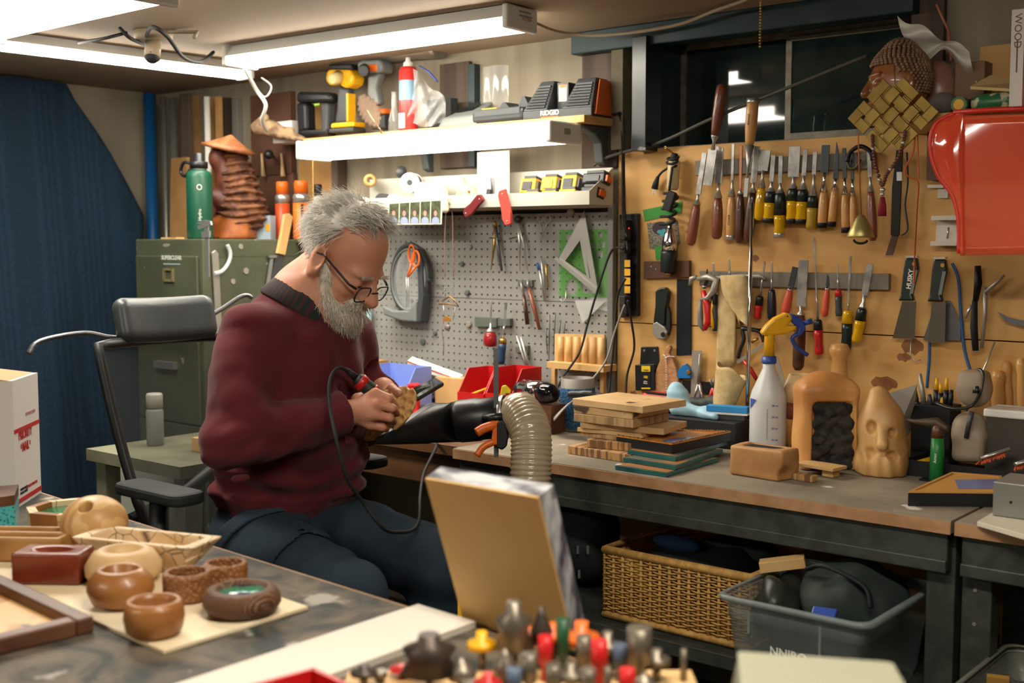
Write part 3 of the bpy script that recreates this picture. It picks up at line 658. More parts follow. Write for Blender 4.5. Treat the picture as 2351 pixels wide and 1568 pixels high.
def strands(seeds,seg=5,r0=.0009):
    mb=MB();vs=[];fs=[]
    for pts,r in seeds:
        o=len(vs);n=len(pts)
        for i,p in enumerate(pts):
            t=(pts[min(i+1,n-1)]-pts[max(i-1,0)]).normalized();a=t.orthogonal().normalized();b=t.cross(a);q=r*(1-.8*i/(n-1))
            vs+=[p+a*q,p+(b*.87-a*.5)*q,p-(b*.87+a*.5)*q]
        for i in range(n-1):
            for k in range(3):fs.append((o+3*i+k,o+3*i+(k+1)%3,o+3*i+3+(k+1)%3,o+3*i+3+k))
    mb.add(vs,fs,True);return mb
rnd=random.Random(11)
def scalp(c,r,cond,n):
    out=[]
    while len(out)<n:
        v=V((rnd.gauss(0,1),rnd.gauss(0,1),rnd.gauss(0,1))).normalized();p=V((c[0]+v.x*r[0],c[1]+v.y*r[1],c[2]+v.z*r[2]))
        if cond(p):out.append((p,V((v.x/r[0],v.y/r[1],v.z/r[2])).normalized()))
    return out
def hairline(p):
    j=rnd.gauss(0,.005)
    if p.z>.06:return p.x+j<-.004+(p.z-.06)*.62
    if p.z>.012:return p.x+j<-.018+(p.z-.012)*.3
    if p.z>-.012:return p.x<.0 and not(-.035<p.x<.02 and p.z<.005)
    return p.z>-.058 and p.x<-.04
wdn=V(HR.T@np.array([0,0,-1.0]))
def grow(p,n,dirn,L,lift,grav,seg=5,jit=.25):
    pts=[p];d=(dirn+n*lift+V((rnd.gauss(0,jit),rnd.gauss(0,jit),rnd.gauss(0,jit)))).normalized()
    for i in range(seg):
        p=p+d*(L/seg);d=(d+wdn*grav+n*(-.10)+V((rnd.gauss(0,.1),rnd.gauss(0,.1),rnd.gauss(0,.1)))).normalized();pts.append(p)
    return pts
S=[]
for p,n in scalp((-.012,0,.045),(.101,.080,.091),hairline,3600):
    if p.z>.085:f=V((.7,.4*math.sin(p.y*60),.35))if p.x>-.03 else V((-.5,.2*math.sin(p.y*50),-.1))
    else:f=V((-.45,0,-.8))
    f=(f-n*f.dot(n)).normalized()
    L=rnd.uniform(.03,.06)if p.z>.03 else rnd.uniform(.02,.035)
    S.append(([HW(*q)for q in grow(p,n,f,L,.55 if p.z>.05 else .3,.05)],rnd.uniform(.0006,.0011)))
hr=part(man,'hair',strands(S),M_hair,kind='stuff')
part(man,'hair_base',net(lambda P:np.maximum(sd_ell(hq(P),(-.014,0,.046),(.104,.082,.0935))*HS,np.where(hq(P)[...,2]>.01,hq(P)[...,0]+.016-.55*(hq(P)[...,2]-.06),hq(P)[...,0]+.044)+.006*vnoise(P,90,1))+.002*vnoise(P,130,3),HCN-.2,HCN+.2,.004),M_hair)
def beardreg(q):
    ay=np.stack([q[...,0],np.abs(q[...,1]),q[...,2]],-1)
    d=sd_ell(q,(.062,0,-.092),(.054,.053,.046));d=smin(d,sd_cap(ay,(.008,.065,-.008),(.046,.044,-.082),.010,.029),.02)
    d=smin(d,sd_ell(ay,(.094,.018,-.050),(.013,.024,.011)),.008)
    return d
part(man,'beard',net(lambda P:(beardreg(hq(P))*HS+.002*vnoise(P,150,7)),HCN-.22,HCN+.22,.0035),M_brd)
S=[]
while len(S)<3000:
    q=V((rnd.uniform(.0,.12),rnd.uniform(-.075,.075),rnd.uniform(-.14,-.01)))
    d0=float(beardreg(np.array(q)[None])[0])
    if abs(d0)>.004:continue
    e=.002;g=V([float(beardreg(np.array(q+V([e if i==k else 0 for i in range(3)]))[None])[0])-d0 for k in range(3)])
    if g.length<1e-6:continue
    g.normalize();mu_=q.z>-.062 and q.x>.08
    f=V((.25,.9*math.copysign(1,q.y),-.6))if mu_ else V((.45,0,-.8))
    S.append(([HW(*w)for w in grow(q,g,f,rnd.uniform(.012,.02)if mu_ or q.z>-.06 else rnd.uniform(.016,.03),.35,.1,4,.3)],rnd.uniform(.0006,.0011)))
part(man,'beard_strands',strands(S),M_brd,kind='stuff')
S=[]
for k in range(160):
    y=rnd.choice((-1,1))*rnd.uniform(.014,.05);q=V((.093-.3*(abs(y)-.02)**2*20,y,.018+rnd.uniform(-.003,.004)))
    S.append(([HW(*w)for w in grow(q,V((1,0,.1)),V((.2,.8*math.copysign(1,y),.1)),.014,.5,.08,3)],.0007))
part(man,'eyebrows',strands(S),M_brd,kind='stuff')
gl=part(man,'eyeglasses',MB().tube([HW(.112,.012,-.010),HW(.117,.004,-.006),HW(.117,-.004,-.006),HW(.112,-.012,-.010)],.002,8),M_black)
for s in(-1,1):
    lp=[(x*1.0,y)for x,y in rrect(.052,.036,.014,4)]
    ring=[HW(.109-.10*abs(x)*(1 if x*s>0 else .3)-.12*(y+.01)*.6,s*.038+x,-.016+y)for x,y in lp]
    part(gl,'rim',MB().tube(ring,.0019,6,loop=True),M_black)
    part(gl,'lens',MB().add([V(p)for p in ring],[tuple(range(len(ring)))]),mat('spectacle lens','e8eef2',.03,alpha=.18,spec=.9))
    part(gl,'temple',MB().tube([HW(.1,s*.066,-.004),HW(.085,s*.078,-.002),HW(.0,s*.088,.016),HW(-.022,s*.088,.008)],[.003,.003,.0024,.002],6),M_black)
T0=V(Pn(815,865,2.752));T1=V(Pn(916,951,2.782));Mt,TL=along(T0,T1)
rt=thing('rotary_tool','black and red rotary carving tool held in the right hand','rotary tool',T0)
s_=TL
part(rt,'body',MB(Mt).lathe([(.013,.012*0+.004),(.0165,.010),(.0175,.03),(.0185,s_*.45),(.0165,s_*.62),(.0125,s_*.76),(.0115,s_*.80)]),mat('olive black grip','2b2e26',.5))
part(rt,'rear_collar',MB(Mt).lathe([(.0172,.012),(.019,.014),(.019,.026),(.0178,.028)]),M_red);part(rt,'red_ring',MB(Mt).lathe([(.0180,s_*.36),(.0196,s_*.37),(.0196,s_*.42),(.0186,s_*.43)]),M_red)
part(rt,'nose_ring',MB(Mt).lathe([(.0118,s_*.80),(.0125,s_*.81),(.0115,s_*.86),(.009,s_*.87)]),M_red);part(rt,'collet',MB(Mt).lathe([(.0075,s_*.87),(.007,s_*.93),(.004,s_*.94),(.003,s_)]),M_dsteel)
part(rt,'cord_guard',MB().tube([T0-(T1-T0).normalized()*.03,T0+(T1-T0).normalized()*.004],[.005,.009],10),M_rub)
cpts=[(800,852,2.742),(780,844,2.73),(763,858,2.70),(755,890,2.66),(758,940,2.62),(770,1000,2.57),(782,1050,2.56),(800,1105,2.57),(835,1155,2.60),(868,1200,2.60),(890,1219,2.62),(920,1222,2.66),(948,1216,2.72),(962,1190,2.80),(964,1140,2.95),(972,1090,3.1),(990,1050,3.2),(1000,1030,3.27),(1003,1015,3.36)]
part(rt,'cord',MB().tube(catmull([atD(*q)for q in cpts],6),.0042,8),M_rub)
part(rt,'lettering',textmb('MM',.010,Mt@TR((0,-.0192,s_*.40),rz=0,rx=PI/2)@TR((0,0,0),rz=PI/2),.0003),M_white)
pc=V(Pn(889,952,2.872));xa=(atD(958,906,2.85)-atD(822,1004,2.86));xl=xa.length;xa.normalize()
ya=(V((-.637,.77,0))*.6+V((0,0,.8)));ya=(ya-xa*ya.dot(xa)).normalized();za=xa.cross(ya)
if za.z<0:ya=-ya;za=xa.cross(ya)
hexs=[(i*.025+(j%2)*.0125-.075,j*.022-.044)for i in range(7)for j in range(5)]
def dish(P):
    d=sd_ell(P,(0,0,.016),(.092,.062,.038));d=smax(d,P[...,2]-.012-.004*vnoise(P,60,2),.006);d=np.maximum(d,-.018-P[...,2])
    for hx,hy in hexs:d=smax(d,-sd_ell(P,(hx,hy,.014),(.0108,.0095,.013)),.002)
    return d
single('carved_dish','small hollowed wooden carving held between the man\'s hands','carving',net(dish,(-.1,-.07,-.03),(.1,.07,.03),.0028,basis(pc,xa,ya,za)),mat('freshly carved wood','e0b67c',.6,col2='c99a5c',ns=12,bump=.08))
# ================================================================ tools on the plywood wall
def wy(x,y,off=0):return onY(x,y,YP-off)
def kpx(x,off=.02):return abs(wy(x+1,600,off).x-wy(x,600,off).x),(wy(x,600,off).z-wy(x,601,off).z)
def WF(x,y,off=0,ang=0):
    p=wy(x,y,off);return basis(p,(1,0,0),(0,0,1),(0,-1,0))@Matrix.Rotation(ang,4,'Z')
def TW(a,b,off=.03):return along(wy(*a,off),wy(*b,off),up=(0,1,0))
def flatpoly(pts,off,th,cx=None):
    q=[wy(x,y,off)for x,y in pts];mb=MB(basis((0,q[0].y,0),(1,0,0),(0,0,1),(0,-1,0)))
    c=[(p.x,p.z)for p in q]
    A=sum(c[i][0]*c[(i+1)%len(c)][1]-c[(i+1)%len(c)][0]*c[i][1]for i in range(len(c)))
    if A<0:c.reverse()
    return mb.prism(c,0,th)
M_amber=mat('amber clear handle','f2bc14',.12,trans=.3,coat=.3);M_tanw=mat('tan hardwood handle','d09c5c',.4,col2='bd8848',ns=8,grain=(1,1,.2),coat=.15)
M_blade=mat('chisel steel','b4b2ad',.32,.7,col2='8d8b87',ns=25);M_dbl=mat('blued steel','454b50',.35,.7);M_dkgrn=plast('dark green black handle','16231f',.35)
M_mag=mat('magnet bar','827b6e',.55,.2,col2='726c60',ns=12,bump=.05)
def bar(label,x0,x1,yl,yr,h):
    a=wy(x0,yl);b=wy(x1,yr);zc=(a.z+b.z)/2
    return single('magnetic_bar',label,'tool bar',MB().bb((a.x,YP-.016,zc-h/2),(b.x,YP-.0003,zc+h/2)),M_mag,bev=.002)
bar('upper magnetic bar holding the row of chisels',1602,2012,387,368,.044);bar('lower magnetic bar holding screwdrivers',1612,2046,640,645,.043)
OFFB=.0175
def blade(M,L,z0,z1,w,th=.003,tip='flat',taper=1.0):
    p=[(-w/2*taper,z0*L),(w/2*taper,z0*L),(w/2,z1*L),(-w/2,z1*L)]
    if tip=='pt':p=[(w*.45,z0*L),(w/2,z1*L),(-w/2,z1*L),(-w*.1,z0*L+.25*(z1-z0)*L)]
    if tip=='skew':p[0]=(-w/2,(z0+.03)*L)
    return MB(M@Matrix.Rotation(PI/2,4,'X')@Matrix.Identity(4)).prism([(x,-0)for x,_ in p],0,0)if False else MB(M@Matrix(((1,0,0,0),(0,0,1,0),(0,1,0,0),(0,0,0,1)))).prism(list(reversed(p)),-th/2,th/2)
def chisel(label,a,b,f,bw,hw,hm,neck='cone',bm=None,tip='flat',top=None,ring=None,taper=1.0,name='chisel',cat='chisel',group='chisels on the upper magnetic bar',off=.03,facet=16,mark=None,bth=.004):
    """a = blade tip pixel, b = butt pixel; f = (blade end, handle start) as fractions; widths in pixels"""
    M,L=TW(a,b,off);kx,ky=kpx((a[0]+b[0])/2);bw*=kx;hw*=kx;bm=bm or M_blade
    t=thing(name,label,cat,wy(*b,off),group)
    mb=blade(M,L,0,f[0],bw,bth,tip,taper)
    z0,z1=f[0]*L,f[1]*L;r0=min(bw*.42,.006)
    if neck=='cone':mb.lathe([(.0032,z0-.004),(.003,z0+.3*(z1-z0)),(hw*.38,z1)],12)if False else None
    part(t,'blade',mb,bm,bev=.0006)
    if neck=='cone':pr=[(r0*.8,z0-.002),(.0035,z0+.35*(z1-z0)),(hw*.40,z1)]
    elif neck=='thin':pr=[(r0*.8,z0-.002),(.003,z0+.2*(z1-z0)),(.0035,z1)]
    else:pr=[(r0,z0-.002),(.004,(z0+z1)/2),(hw*.34,z1-.004),(hw*.34,z1)]
    part(t,'socket',MB(M).lathe(pr,12),M_steel if bm is not M_dbl else M_chrome)
    h=L-z1;R=hw/2
    if top:
        part(t,'bolster',MB(M).lathe([(R*.72,z1+.0002),(R*.95,z1+.06*h),(R*1.02,z1+top[1]*h)],facet),top[0])
        z1+=top[1]*h+.0002;h=L-z1
        part(t,'handle',MB(M).lathe([(R*.98,z1),(R*1.0,z1+.2*h),(R*.9,z1+.5*h),(R*1.02,z1+.82*h),(R*.9,L-.002),(R*.6,L)],facet),hm)
    else:
        part(t,'handle',MB(M).lathe([(R*.62,z1+.0002),(R*.78,z1+.1*h),(R*.95,z1+.35*h),(R*1.0,z1+.7*h),(R*.92,z1+.93*h),(R*.5,L)],facet),hm)
    if ring:part(t,'end_ring',MB(M).lathe([(R*1.0,L-.012),(R*1.04,L-.011),(R*1.02,L+.001),(R*.5,L+.002)],facet),ring)
    if mark:part(t,'lettering',textmb(mark,.0085,M@TR((0,-R*1.0,z1+.55*h))@Matrix(((0,1,0,0),(0,0,-1,0),(-1,0,0,0),(0,0,0,1)))@Matrix.Rotation(PI,4,'Z'),.0004),mat('dark lettering','3a2a1a',.6))
    return t
ch_=chisel
ch_('red-brown handled chisel slanting at the left end of the bar',(1618,350),(1585,563),(.45,.56),11,21,M_rw)
ch_('broad chisel with red-brown handle second from the left below the bar',(1653,334),(1645,549),(.40,.56),17,23,M_rw,tip='skew')
ch_('slim gouge with straight tan handle and metal end',(1684,330),(1677,550),(.38,.55),6,20,M_tanw,ring=M_steel,mark='BAHCO')
ch_('narrow copper-toned chisel with dark brown handle',(1702,334),(1697,558),(.45,.50),6,20,M_dw,bm=mat('copper shaft','9c6a54',.4,.7))
ch_('dark brown handled chisel partly behind the steel rod',(1738,336),(1717,556),(.38,.48),13,22,M_dw)
ch_('short wide chisel with all-amber handle',(1756,344),(1742,506),(.30,.54),22,22,M_amber,taper=1.3)
ch_('chisel with black-collared amber handle beside the short wide one',(1776,356),(1764,511),(.40,.54),10,24,M_amber,top=(M_dkgrn,.36),ring=M_black)
ch_('chisel with green and amber long handle hanging lowest',(1793,357),(1789,545),(.34,.46),9,24,M_amber,top=(M_dkgrn,.5),ring=M_steel)
ch_('very wide steel chisel with black and amber handle',(1825,336),(1817,512),(.40,.55),25,24,M_amber,top=(M_dkgrn,.36),ring=M_black)
ch_('narrow chisel with black and amber handle beside the very wide one',(1850,343),(1838,513),(.36,.54),10,24,M_amber,top=(M_dkgrn,.36),ring=M_black)
ch_('thin grey chisel with pale amber handle and black collar',(1872,348),(1862,526),(.3,.57),9,23,mat('dull amber','b8942a',.3,trans=.15),top=(M_dkgrn,.36))
ch_('wide blued Japanese style chisel with tan octagonal handle',(1896,333),(1887,522),(.34,.57),18,21,M_tanw,bm=M_dbl,ring=M_iron,facet=8)
ch_('pointed blued carving knife with tan handle',(1926,326),(1909,519),(.44,.56),12,19,M_tanw,bm=M_dbl,tip='pt',ring=M_iron,facet=8)
ch_('narrow blued chisel with tan handle near the bell',(1938,340),(1942,533),(.36,.55),9,20,M_tanw,bm=M_dbl,ring=M_iron,facet=8)
ch_('narrowest blued chisel with tan handle behind the bell',(1956,347),(1960,531),(.36,.56),7,17,M_tanw,bm=M_dbl,facet=8)
ch_('tall chisel with glossy red-brown handle right of the bell',(1995,345),(2004,553),(.3,.46),9,21,M_rw)
ch_('large chisel held upside down with red-brown handle against the window',(1625,426),(1658,193),(.36,.5),20,23,M_rw,off=.05,neck='sock')
ch_('chisel held upside down with tan marked handle against the window',(1712,452),(1729,227),(.2,.53),9,25,M_tanw,off=.05,ring=M_steel,mark='BAHCO')
sd=lambda lab,a,b,f,bw,hw,hm,**k:chisel(lab,a,b,f,bw,hw,hm,name=k.pop('name','screwdriver'),cat=k.pop('cat','screwdriver'),group='screwdrivers on the lower magnetic bar',neck=k.pop('neck','thin'),bth=.003,**k)
sd('stubby screwdriver with short red handle and black collar',(1756,600),(1738,732),(.3,.6),4,16,M_red,top=(M_black,.4))
sd('screwdriver with navy black handle and bright round shaft',(1772,602),(1772,735),(.3,.47),4,19,plast('navy handle','171d30',.35))
sd('flat bladed driver with coral handle, tilted',(1826,613),(1801,724),(.42,.48),13,19,plast('coral handle','d1503c',.45),bm=M_dbl,neck='sock')
sd('wide old chisel with hammered steel top and long dark wooden handle',(1845,597),(1832,850),(.42,.5),22,26,M_wal,name='wood_chisel',cat='chisel',neck='sock')
sd('long thin screwdriver with red and clear handle reaching lowest',(1869,545),(1881,814),(.5,.70),4,19,M_red,top=(M_black,.3),mark='HUSKY')
sd('pointed scraper with coral grip',(1903,628),(1893,727),(.3,.38),8,15,plast('coral handle','d1503c',.45),bm=M_dbl,tip='pt',neck='sock')
sd('fine awl with small red and grey handle',(1923,605),(1926,726),(.3,.5),3,15,M_dgrey,top=(M_red,.25))
sd('screwdriver with black over clear yellow handle, long thin shaft',(1953,588),(1942,806),(.5,.57),5,23,M_dkgrn,top=(M_amber,.32))
sd('butt chisel with black and amber handle at the right end of the lower bar',(1998,606),(1966,786),(.4,.56),15,23,M_amber,top=(M_dkgrn,.36),neck='sock')
sd('short hex driver poking above the bar beside the pliers',(1638,604),(1640,700),(.3,.6),4,9,M_black);sd('white tipped bit driver above the canvas pouch',(1674,595),(1678,690),(.3,.4),4,14,M_white)
M_cast=mat('cast grey metal','a5a197',.45,.6,bump=.1,ns=60)
def pathtube(label,name,cat,segs,group=None):
    """segs: (partname, material, [(px,py,off)...], radius px, flat)"""
    p0=wy(*segs[0][2][0]);t=thing(name,label,cat,p0,group)
    for nm,m,pts,r,fl in segs:
        k=kpx(pts[0][0])[1];rr=[q*k for q in r]if isinstance(r,(list,tuple))else r*k
        P=[wy(*q)for q in pts];part(t,nm,MB().tube(catmull(P,4)if not isinstance(r,(list,tuple))else P,rr,8,flat=fl),m)
    return t
pathtube('grey locking pliers with jaws hooked over the lower bar','locking_pliers','pliers',[('jaw',M_cast,[(1583,655,.03),(1588,640,.03),(1600,635,.03)],[3,7,4],1),('jaw',M_cast,[(1602,640,.035),(1625,636,.035),(1645,642,.035),(1638,668,.035),(1625,684,.035),(1608,688,.035)],[5,8,9,8,6,3],1),('handle',M_cast,[(1645,640,.03),(1690,634,.03),(1745,634,.03),(1758,640,.03)],[6,5,6,3],1)])
pathtube('pruning shears with one red and one grey grip','pruning_shears','shears',[('blade',M_dbl,[(1624,618,.03),(1622,645,.03),(1617,662,.03)],[2,8,7],.4),('handle',M_red,[(1614,668,.03),(1624,700,.03),(1628,735,.03),(1618,757,.03)],[6,9,9,5],1),('handle',M_grey,[(1609,690,.026),(1608,720,.026),(1608,745,.026),(1618,757,.026)],[4,7,7,6],1),('pivot',M_steel,[(1617,656,.034),(1617,660,.034)],[5,5],1)])
pathtube('black and yellow gripped pliers half hidden by the canvas strap','pliers','pliers',[('handle',M_dgrey,[(1641,676,.02),(1639,700,.02),(1642,730,.02),(1643,760,.02)],[8,10,10,7],1),('grip',M_yel,[(1640,676,.03),(1634,712,.03),(1635,735,.03),(1637,755,.03)],[4,3,5,3],1)])
M_canv=mat('tan canvas','c9b080',.85,col2='b69c6a',ns=40,bump=.25)
cv=thing('canvas_tool_roll','crumpled tan canvas strap and sleeve hanging over the lower bar','canvas strap',wy(1670,840,.02))
part(cv,'strap',MB().surf(lambda u,v:wy(1650+42*u-5*v,640+195*v+(12*math.sin(u*PI)if v>.95 else 0),.022+.008*math.sin(u*PI)*(1-v)),10,16),M_canv,sol=.003)
def sleeve(u,v):
    a=u*2*PI;wdt=28+10*math.sin(v*3+.6)-8*v;x=1683+26*v+wdt*math.cos(a)*(.8+.1*math.sin(5*v+2*a));y=632+110*v+6*math.sin(a*2+v*6)*v
    return wy(x,y,.045+.02*math.sin(a)*(1+.3*math.sin(7*v)))
part(cv,'sleeve',MB().surf(sleeve,28,18),M_canv,sol=.003)
def pouch(u,v):
    a=u*2*PI;x=1680+34*math.cos(a)*(1-.35*v)-22*v;y=852+95*v+18*math.cos(a)*(1-v)+6*math.sin(3*a)*(1-v)
    return wy(x,y,.07+.035*math.sin(a)*(1-.4*v))
single('canvas_pouch','open tan canvas pouch slumped at the foot of the plywood','pouch',MB().surf(pouch,28,14),M_canv,sol=.004)
single('steel_rod','tall thin bright steel rod standing before the chisels','rod',MB().cyl(wy(1727,466,.09),V((wy(1715,940,.09).x,YP-.09,BH)),.0056),M_chrome)
wbp=thing('wood_burning_pen','wood burning pen with cork grip and bundled black cord on a hook','burning pen',wy(1537,632,.03))
Mw,Lw=TW((1549,352),(1533,632),.032);k=kpx(1540)[0]
part(wbp,'sleeve',MB(Mw).lathe([(10*k,Lw*.06),(12*k,Lw*.08),(12*k,Lw*.28),(9*k,Lw*.3)]),mat('cream sleeve','cdb98c',.5));part(wbp,'tip',MB(Mw).lathe([(4*k,Lw*.56),(8*k,Lw*.62),(15*k,Lw*.72),(15*k,Lw*.80)]),M_chrome)
part(wbp,'grip',MB(Mw).lathe([(15.5*k,Lw*.80),(16*k,Lw*.82),(15*k,Lw*.96),(14*k,Lw*.975)]),M_dkgrn);part(wbp,'nozzle',MB(Mw).lathe([(7*k,Lw*.975),(7*k,Lw)]),M_brass)
part(wbp,'cord_end',MB(Mw).lathe([(5*k,Lw*-.0),(8*k,Lw*.02),(9*k,Lw*.06)]),M_rub)
pts=[]
for i in range(80):
    f=i/79;a=f*2*PI*6.5;y=360+60*f if f<.35 else 440+75*(f-.35)/.65;pts.append(wy(1546-14*f+(17 if f>.35 else 12)*math.cos(a),y+4*math.sin(a),.034+(17 if f>.35 else 13)*k*math.sin(a)))
part(wbp,'cord',MB().tube(pts,2.6*k,6),M_rub)
part(wbp,'switch',MB(WF(1541,462,.055,-.35)).prism(rrect(.028,.058,.006),0,.016),M_rub,bev=.003)
part(wbp,'lead',MB().tube(catmull([wy(1549,380,.04),wy(1530,388,.03),wy(1515,400,.02),wy(1508,415,.018)],5),2.6*k,6),M_rub)
pl_=part(wbp,'plug',MB().tube([wy(1511,405,.018),wy(1506,420,.018),wy(1503,434,.018)],[3*k,6*k,7*k],8),M_rub);part(pl_,'prong',MB(WF(1500,439,.018)).box((0,0,0),(.003,.018,.002)).box((.007,0,0),(.003,.018,.002)),M_steel)
single('screw_hook','brass screw hook above the burning pen','hook',MB().tube([wy(1546,352,.0),wy(1537,346,.02),wy(1529,340,.03)],.0025).torus(wy(1528,339,.032),.0035,.0018,12,6,Matrix.Rotation(PI/2,3,'X')),M_brass)
M_gt=plast('green masking tape','2f8a2c',.6)
single('tape_strip','upper strip of green masking tape over the nest picture','tape',flatpoly([(1476,482),(1525,472),(1566,462),(1564,488),(1480,508)],.0022,.0006),M_gt);single('tape_strip','lower strip of green masking tape under the nest picture','tape',flatpoly([(1503,566),(1556,560),(1555,592),(1506,597)],.0022,.0006),M_gt)
np_=thing('nest_picture','small taped picture of a grey bird nest with blue eggs','picture',wy(1522,572,.001))
part(np_,'print',flatpoly([(1486,512),(1556,506),(1562,560),(1545,572),(1492,572)],.0003,.0012),mat('nest print','8d8877',.7,col2='4c4a3e',ns=120,lo=.4,hi=.6,grain=(1,1,3)))
part(np_,'hollow',MB(WF(1516,524,.0016)).prism([(.028*math.cos(a*PI/8),.02*math.sin(a*PI/8))for a in range(16)],0,.0003),plast('nest shade','3a3034',.8))
for dx,dy in((-4,8),(6,6),(2,14)):part(np_,'egg',MB(WF(1518+dx,524+dy,.002)).prism([(.0085*math.cos(a*PI/6),.006*math.sin(a*PI/6))for a in range(12)],0,.0003),plast('turquoise egg','3f9aa6',.5))
wbk=thing('wood_block','dark stained block screwed to the plywood under the burning pen','wood block',wy(1537,640));part(wbk,'block',flatpoly([(1484,600),(1588,598),(1588,636),(1484,640)],.0003,.015),M_wal,bev=.001)
for x,y in((1495,612),(1506,618)):part(wbk,'screw',MB(WF(x,y,.0155)).lathe([(.003,0),(.002,.001)],10),M_steel)
single('steel_plate','long blue-black steel plate hanging below the dark block','steel plate',flatpoly([(1556,641),(1589,641),(1588,814),(1555,816)],.0003,.006),mat('blue black plate','10181e',.4,.3,col2='1c262c',ns=15),bev=.001)
uk=thing('utility_knife','folded dark utility knife hanging on a brass nail','knife',wy(1525,780,.015))
part(uk,'handle',flatpoly([(1512,668),(1520,660),(1534,659),(1542,668),(1540,690),(1535,710),(1533,745),(1508,745),(1508,735),(1512,700)],.004,.02),M_dkgrn,bev=.004)
part(uk,'jaw',flatpoly([(1506,742),(1516,738),(1533,750),(1540,762),(1532,778),(1516,778),(1506,765)],.006,.02),M_cast,bev=.003);part(uk,'lever',flatpoly([(1536,700),(1542,715),(1543,750),(1538,770),(1534,745)],.008,.012),M_black)
part(uk,'pivot',MB(WF(1522,768,.026)).lathe([(.008,0),(.006,.002)]),M_black);part(uk,'nail',MB().cyl(wy(1520,668,.0),wy(1513,664,.03),.0016),M_brass)
bd=thing('blade_dispenser','black wall dispenser with a yellow carton of utility blades','dispenser',wy(1492,895))
part(bd,'bracket',flatpoly([(1473,796),(1512,795),(1515,835),(1470,838)],.0005,.004),M_black,bev=.002);part(bd,'case',flatpoly([(1470,836),(1514,834),(1515,893),(1471,895)],.0005,.03),M_black,bev=.002)
part(bd,'carton_label',flatpoly([(1473,840),(1493,840),(1493,893),(1473,892)],.031,.0008),M_black)
lb=part(bd,'yellow_panel',flatpoly([(1473,840),(1493,840),(1493,853),(1473,853)],.032,.0006),plast('label yellow','e0c21a',.5))
M_lw=plast('label white','e8e8e0',.5);f2=lambda x,y:WF(x,y,.0327)
part(bd,'brand_text',textmb('STANLEY',.0045,f2(1483,850),bold=.0002),M_black);part(bd,'count_text',textmb('100',.0105,f2(1482,866),bold=.0003),MATS['label yellow']);part(bd,'caption_text',textmb('Utility\nBlades',.0055,f2(1482,878)),M_lw)
part(bd,'yellow_edge',flatpoly([(1473,890),(1493,890),(1493,893),(1473,893)],.0325,.0006),MATS['label yellow'])
for x in(1479,1503):part(bd,'screw',MB(WF(x,805,.0045)).lathe([(.004,0),(.003,.001)],10),M_steel)
cp=thing('wooden_paddle','carved leaf shaped wooden paddle with a white bead chain','carving',wy(1532,905,.01))
part(cp,'paddle',flatpoly([(1534,796),(1542,792),(1546,798),(1541,812),(1550,825),(1558,845),(1563,875),(1562,912),(1504,912),(1505,880),(1512,848),(1522,822),(1530,810)],.01,.014),mat('textured pale wood','b8875a',.6,col2='a0714a',ns=60,bump=.3,grain=(1,1,2)),bev=.003)
mb=MB();
for q in catmull([wy(1523,815,.027),wy(1528,822,.028),wy(1530,860,.027),wy(1530,905,.027)],8)+catmull([wy(1528,822,.028),wy(1536,818,.027),wy(1548,819,.026)],5):mb.sph(q,.0018,6,4)
part(cp,'bead_chain',mb,M_white,kind='stuff')
cs=thing('combination_square','blue headed combination square leaning on the plywood','square',wy(1600,920,.02))
part(cs,'rule',flatpoly([(1590,805),(1612,804),(1606,930),(1586,930)],.012,.0025),M_cast);part(cs,'head',flatpoly([(1562,850),(1572,838),(1580,834),(1590,848),(1592,868),(1562,868)],.006,.016),plast('blue enamel','1d6fb2',.35),bev=.002);part(cs,'knob',MB(WF(1581,855,.022)).lathe([(.008,0),(.006,.005)]),M_brass)
single('black_strip','flat black magnetic strip low on the plywood','strip',flatpoly([(1570,873),(1650,878),(1650,905),(1570,900)],.0005,.008),M_black)
pathtube('slim silver pliers standing jaws up beside the blue square','pliers','pliers',[('jaw',M_steel,[(1607,812,.035),(1606,840,.035),(1605,880,.035)],[2,5,7],.6),('handle',M_steel,[(1605,880,.035),(1596,905,.04),(1584,932,.04)],[5,4,4],.7),('handle',M_steel,[(1606,880,.035),(1611,905,.04),(1616,932,.04)],[5,4,4],.7)])
pathtube('small pliers with red grips behind the canvas pouch','pliers','pliers',[('jaw',M_dsteel,[(1630,870,.04),(1636,890,.04)],[1.5,4],1),('jaw',M_dsteel,[(1640,868,.04),(1638,890,.04)],[1.5,4],1),('handle',M_red,[(1637,890,.04),(1642,912,.04),(1636,940,.04)],[4,4,4],1),('handle',M_red,[(1637,890,.04),(1630,912,.04),(1624,940,.04)],[4,4,4],1)])
bs_=thing('hand_saw','small black framed saw hanging at an angle behind the rod','saw',wy(1725,840,.03))
part(bs_,'blade',flatpoly([(1692,828),(1754,786),(1757,792),(1694,836)],.03,.002),M_steel);part(bs_,'frame',MB().tube(catmull([wy(1694,822,.03),wy(1700,800,.03),(wy(1708,778,.03)),wy(1704,756,.03),wy(1720,756,.03),wy(1745,762,.03),wy(1754,785,.03)],5),.006,8),M_black);part(bs_,'knob',MB().cyl(wy(1726,786,.03),wy(1740,777,.03),.004),M_brass)
single('steel_rule','steel straightedge leaning behind the spray bottle','ruler',flatpoly([(1778,815),(1786,818),(1812,905),(1800,905)],.03,.002),M_steel)
single('red_lever','red handled lever behind the steel rod','lever',MB().tube([wy(1708,828,.05),wy(1722,846,.05),wy(1738,872,.05)],[.005,.007,.006],8),M_red)
psn=thing('power_strip','black power strip with yellow warning bands between pegboard and plywood','power strip',wy(1450,730))
part(psn,'panel',flatpoly([(1430,493),(1471,490),(1471,725),(1430,729)],.0005,.02),M_black,bev=.002);part(psn,'rail',flatpoly([(1432,505),(1450,505),(1450,720),(1432,720)],.021,.025),M_rub,bev=.003)
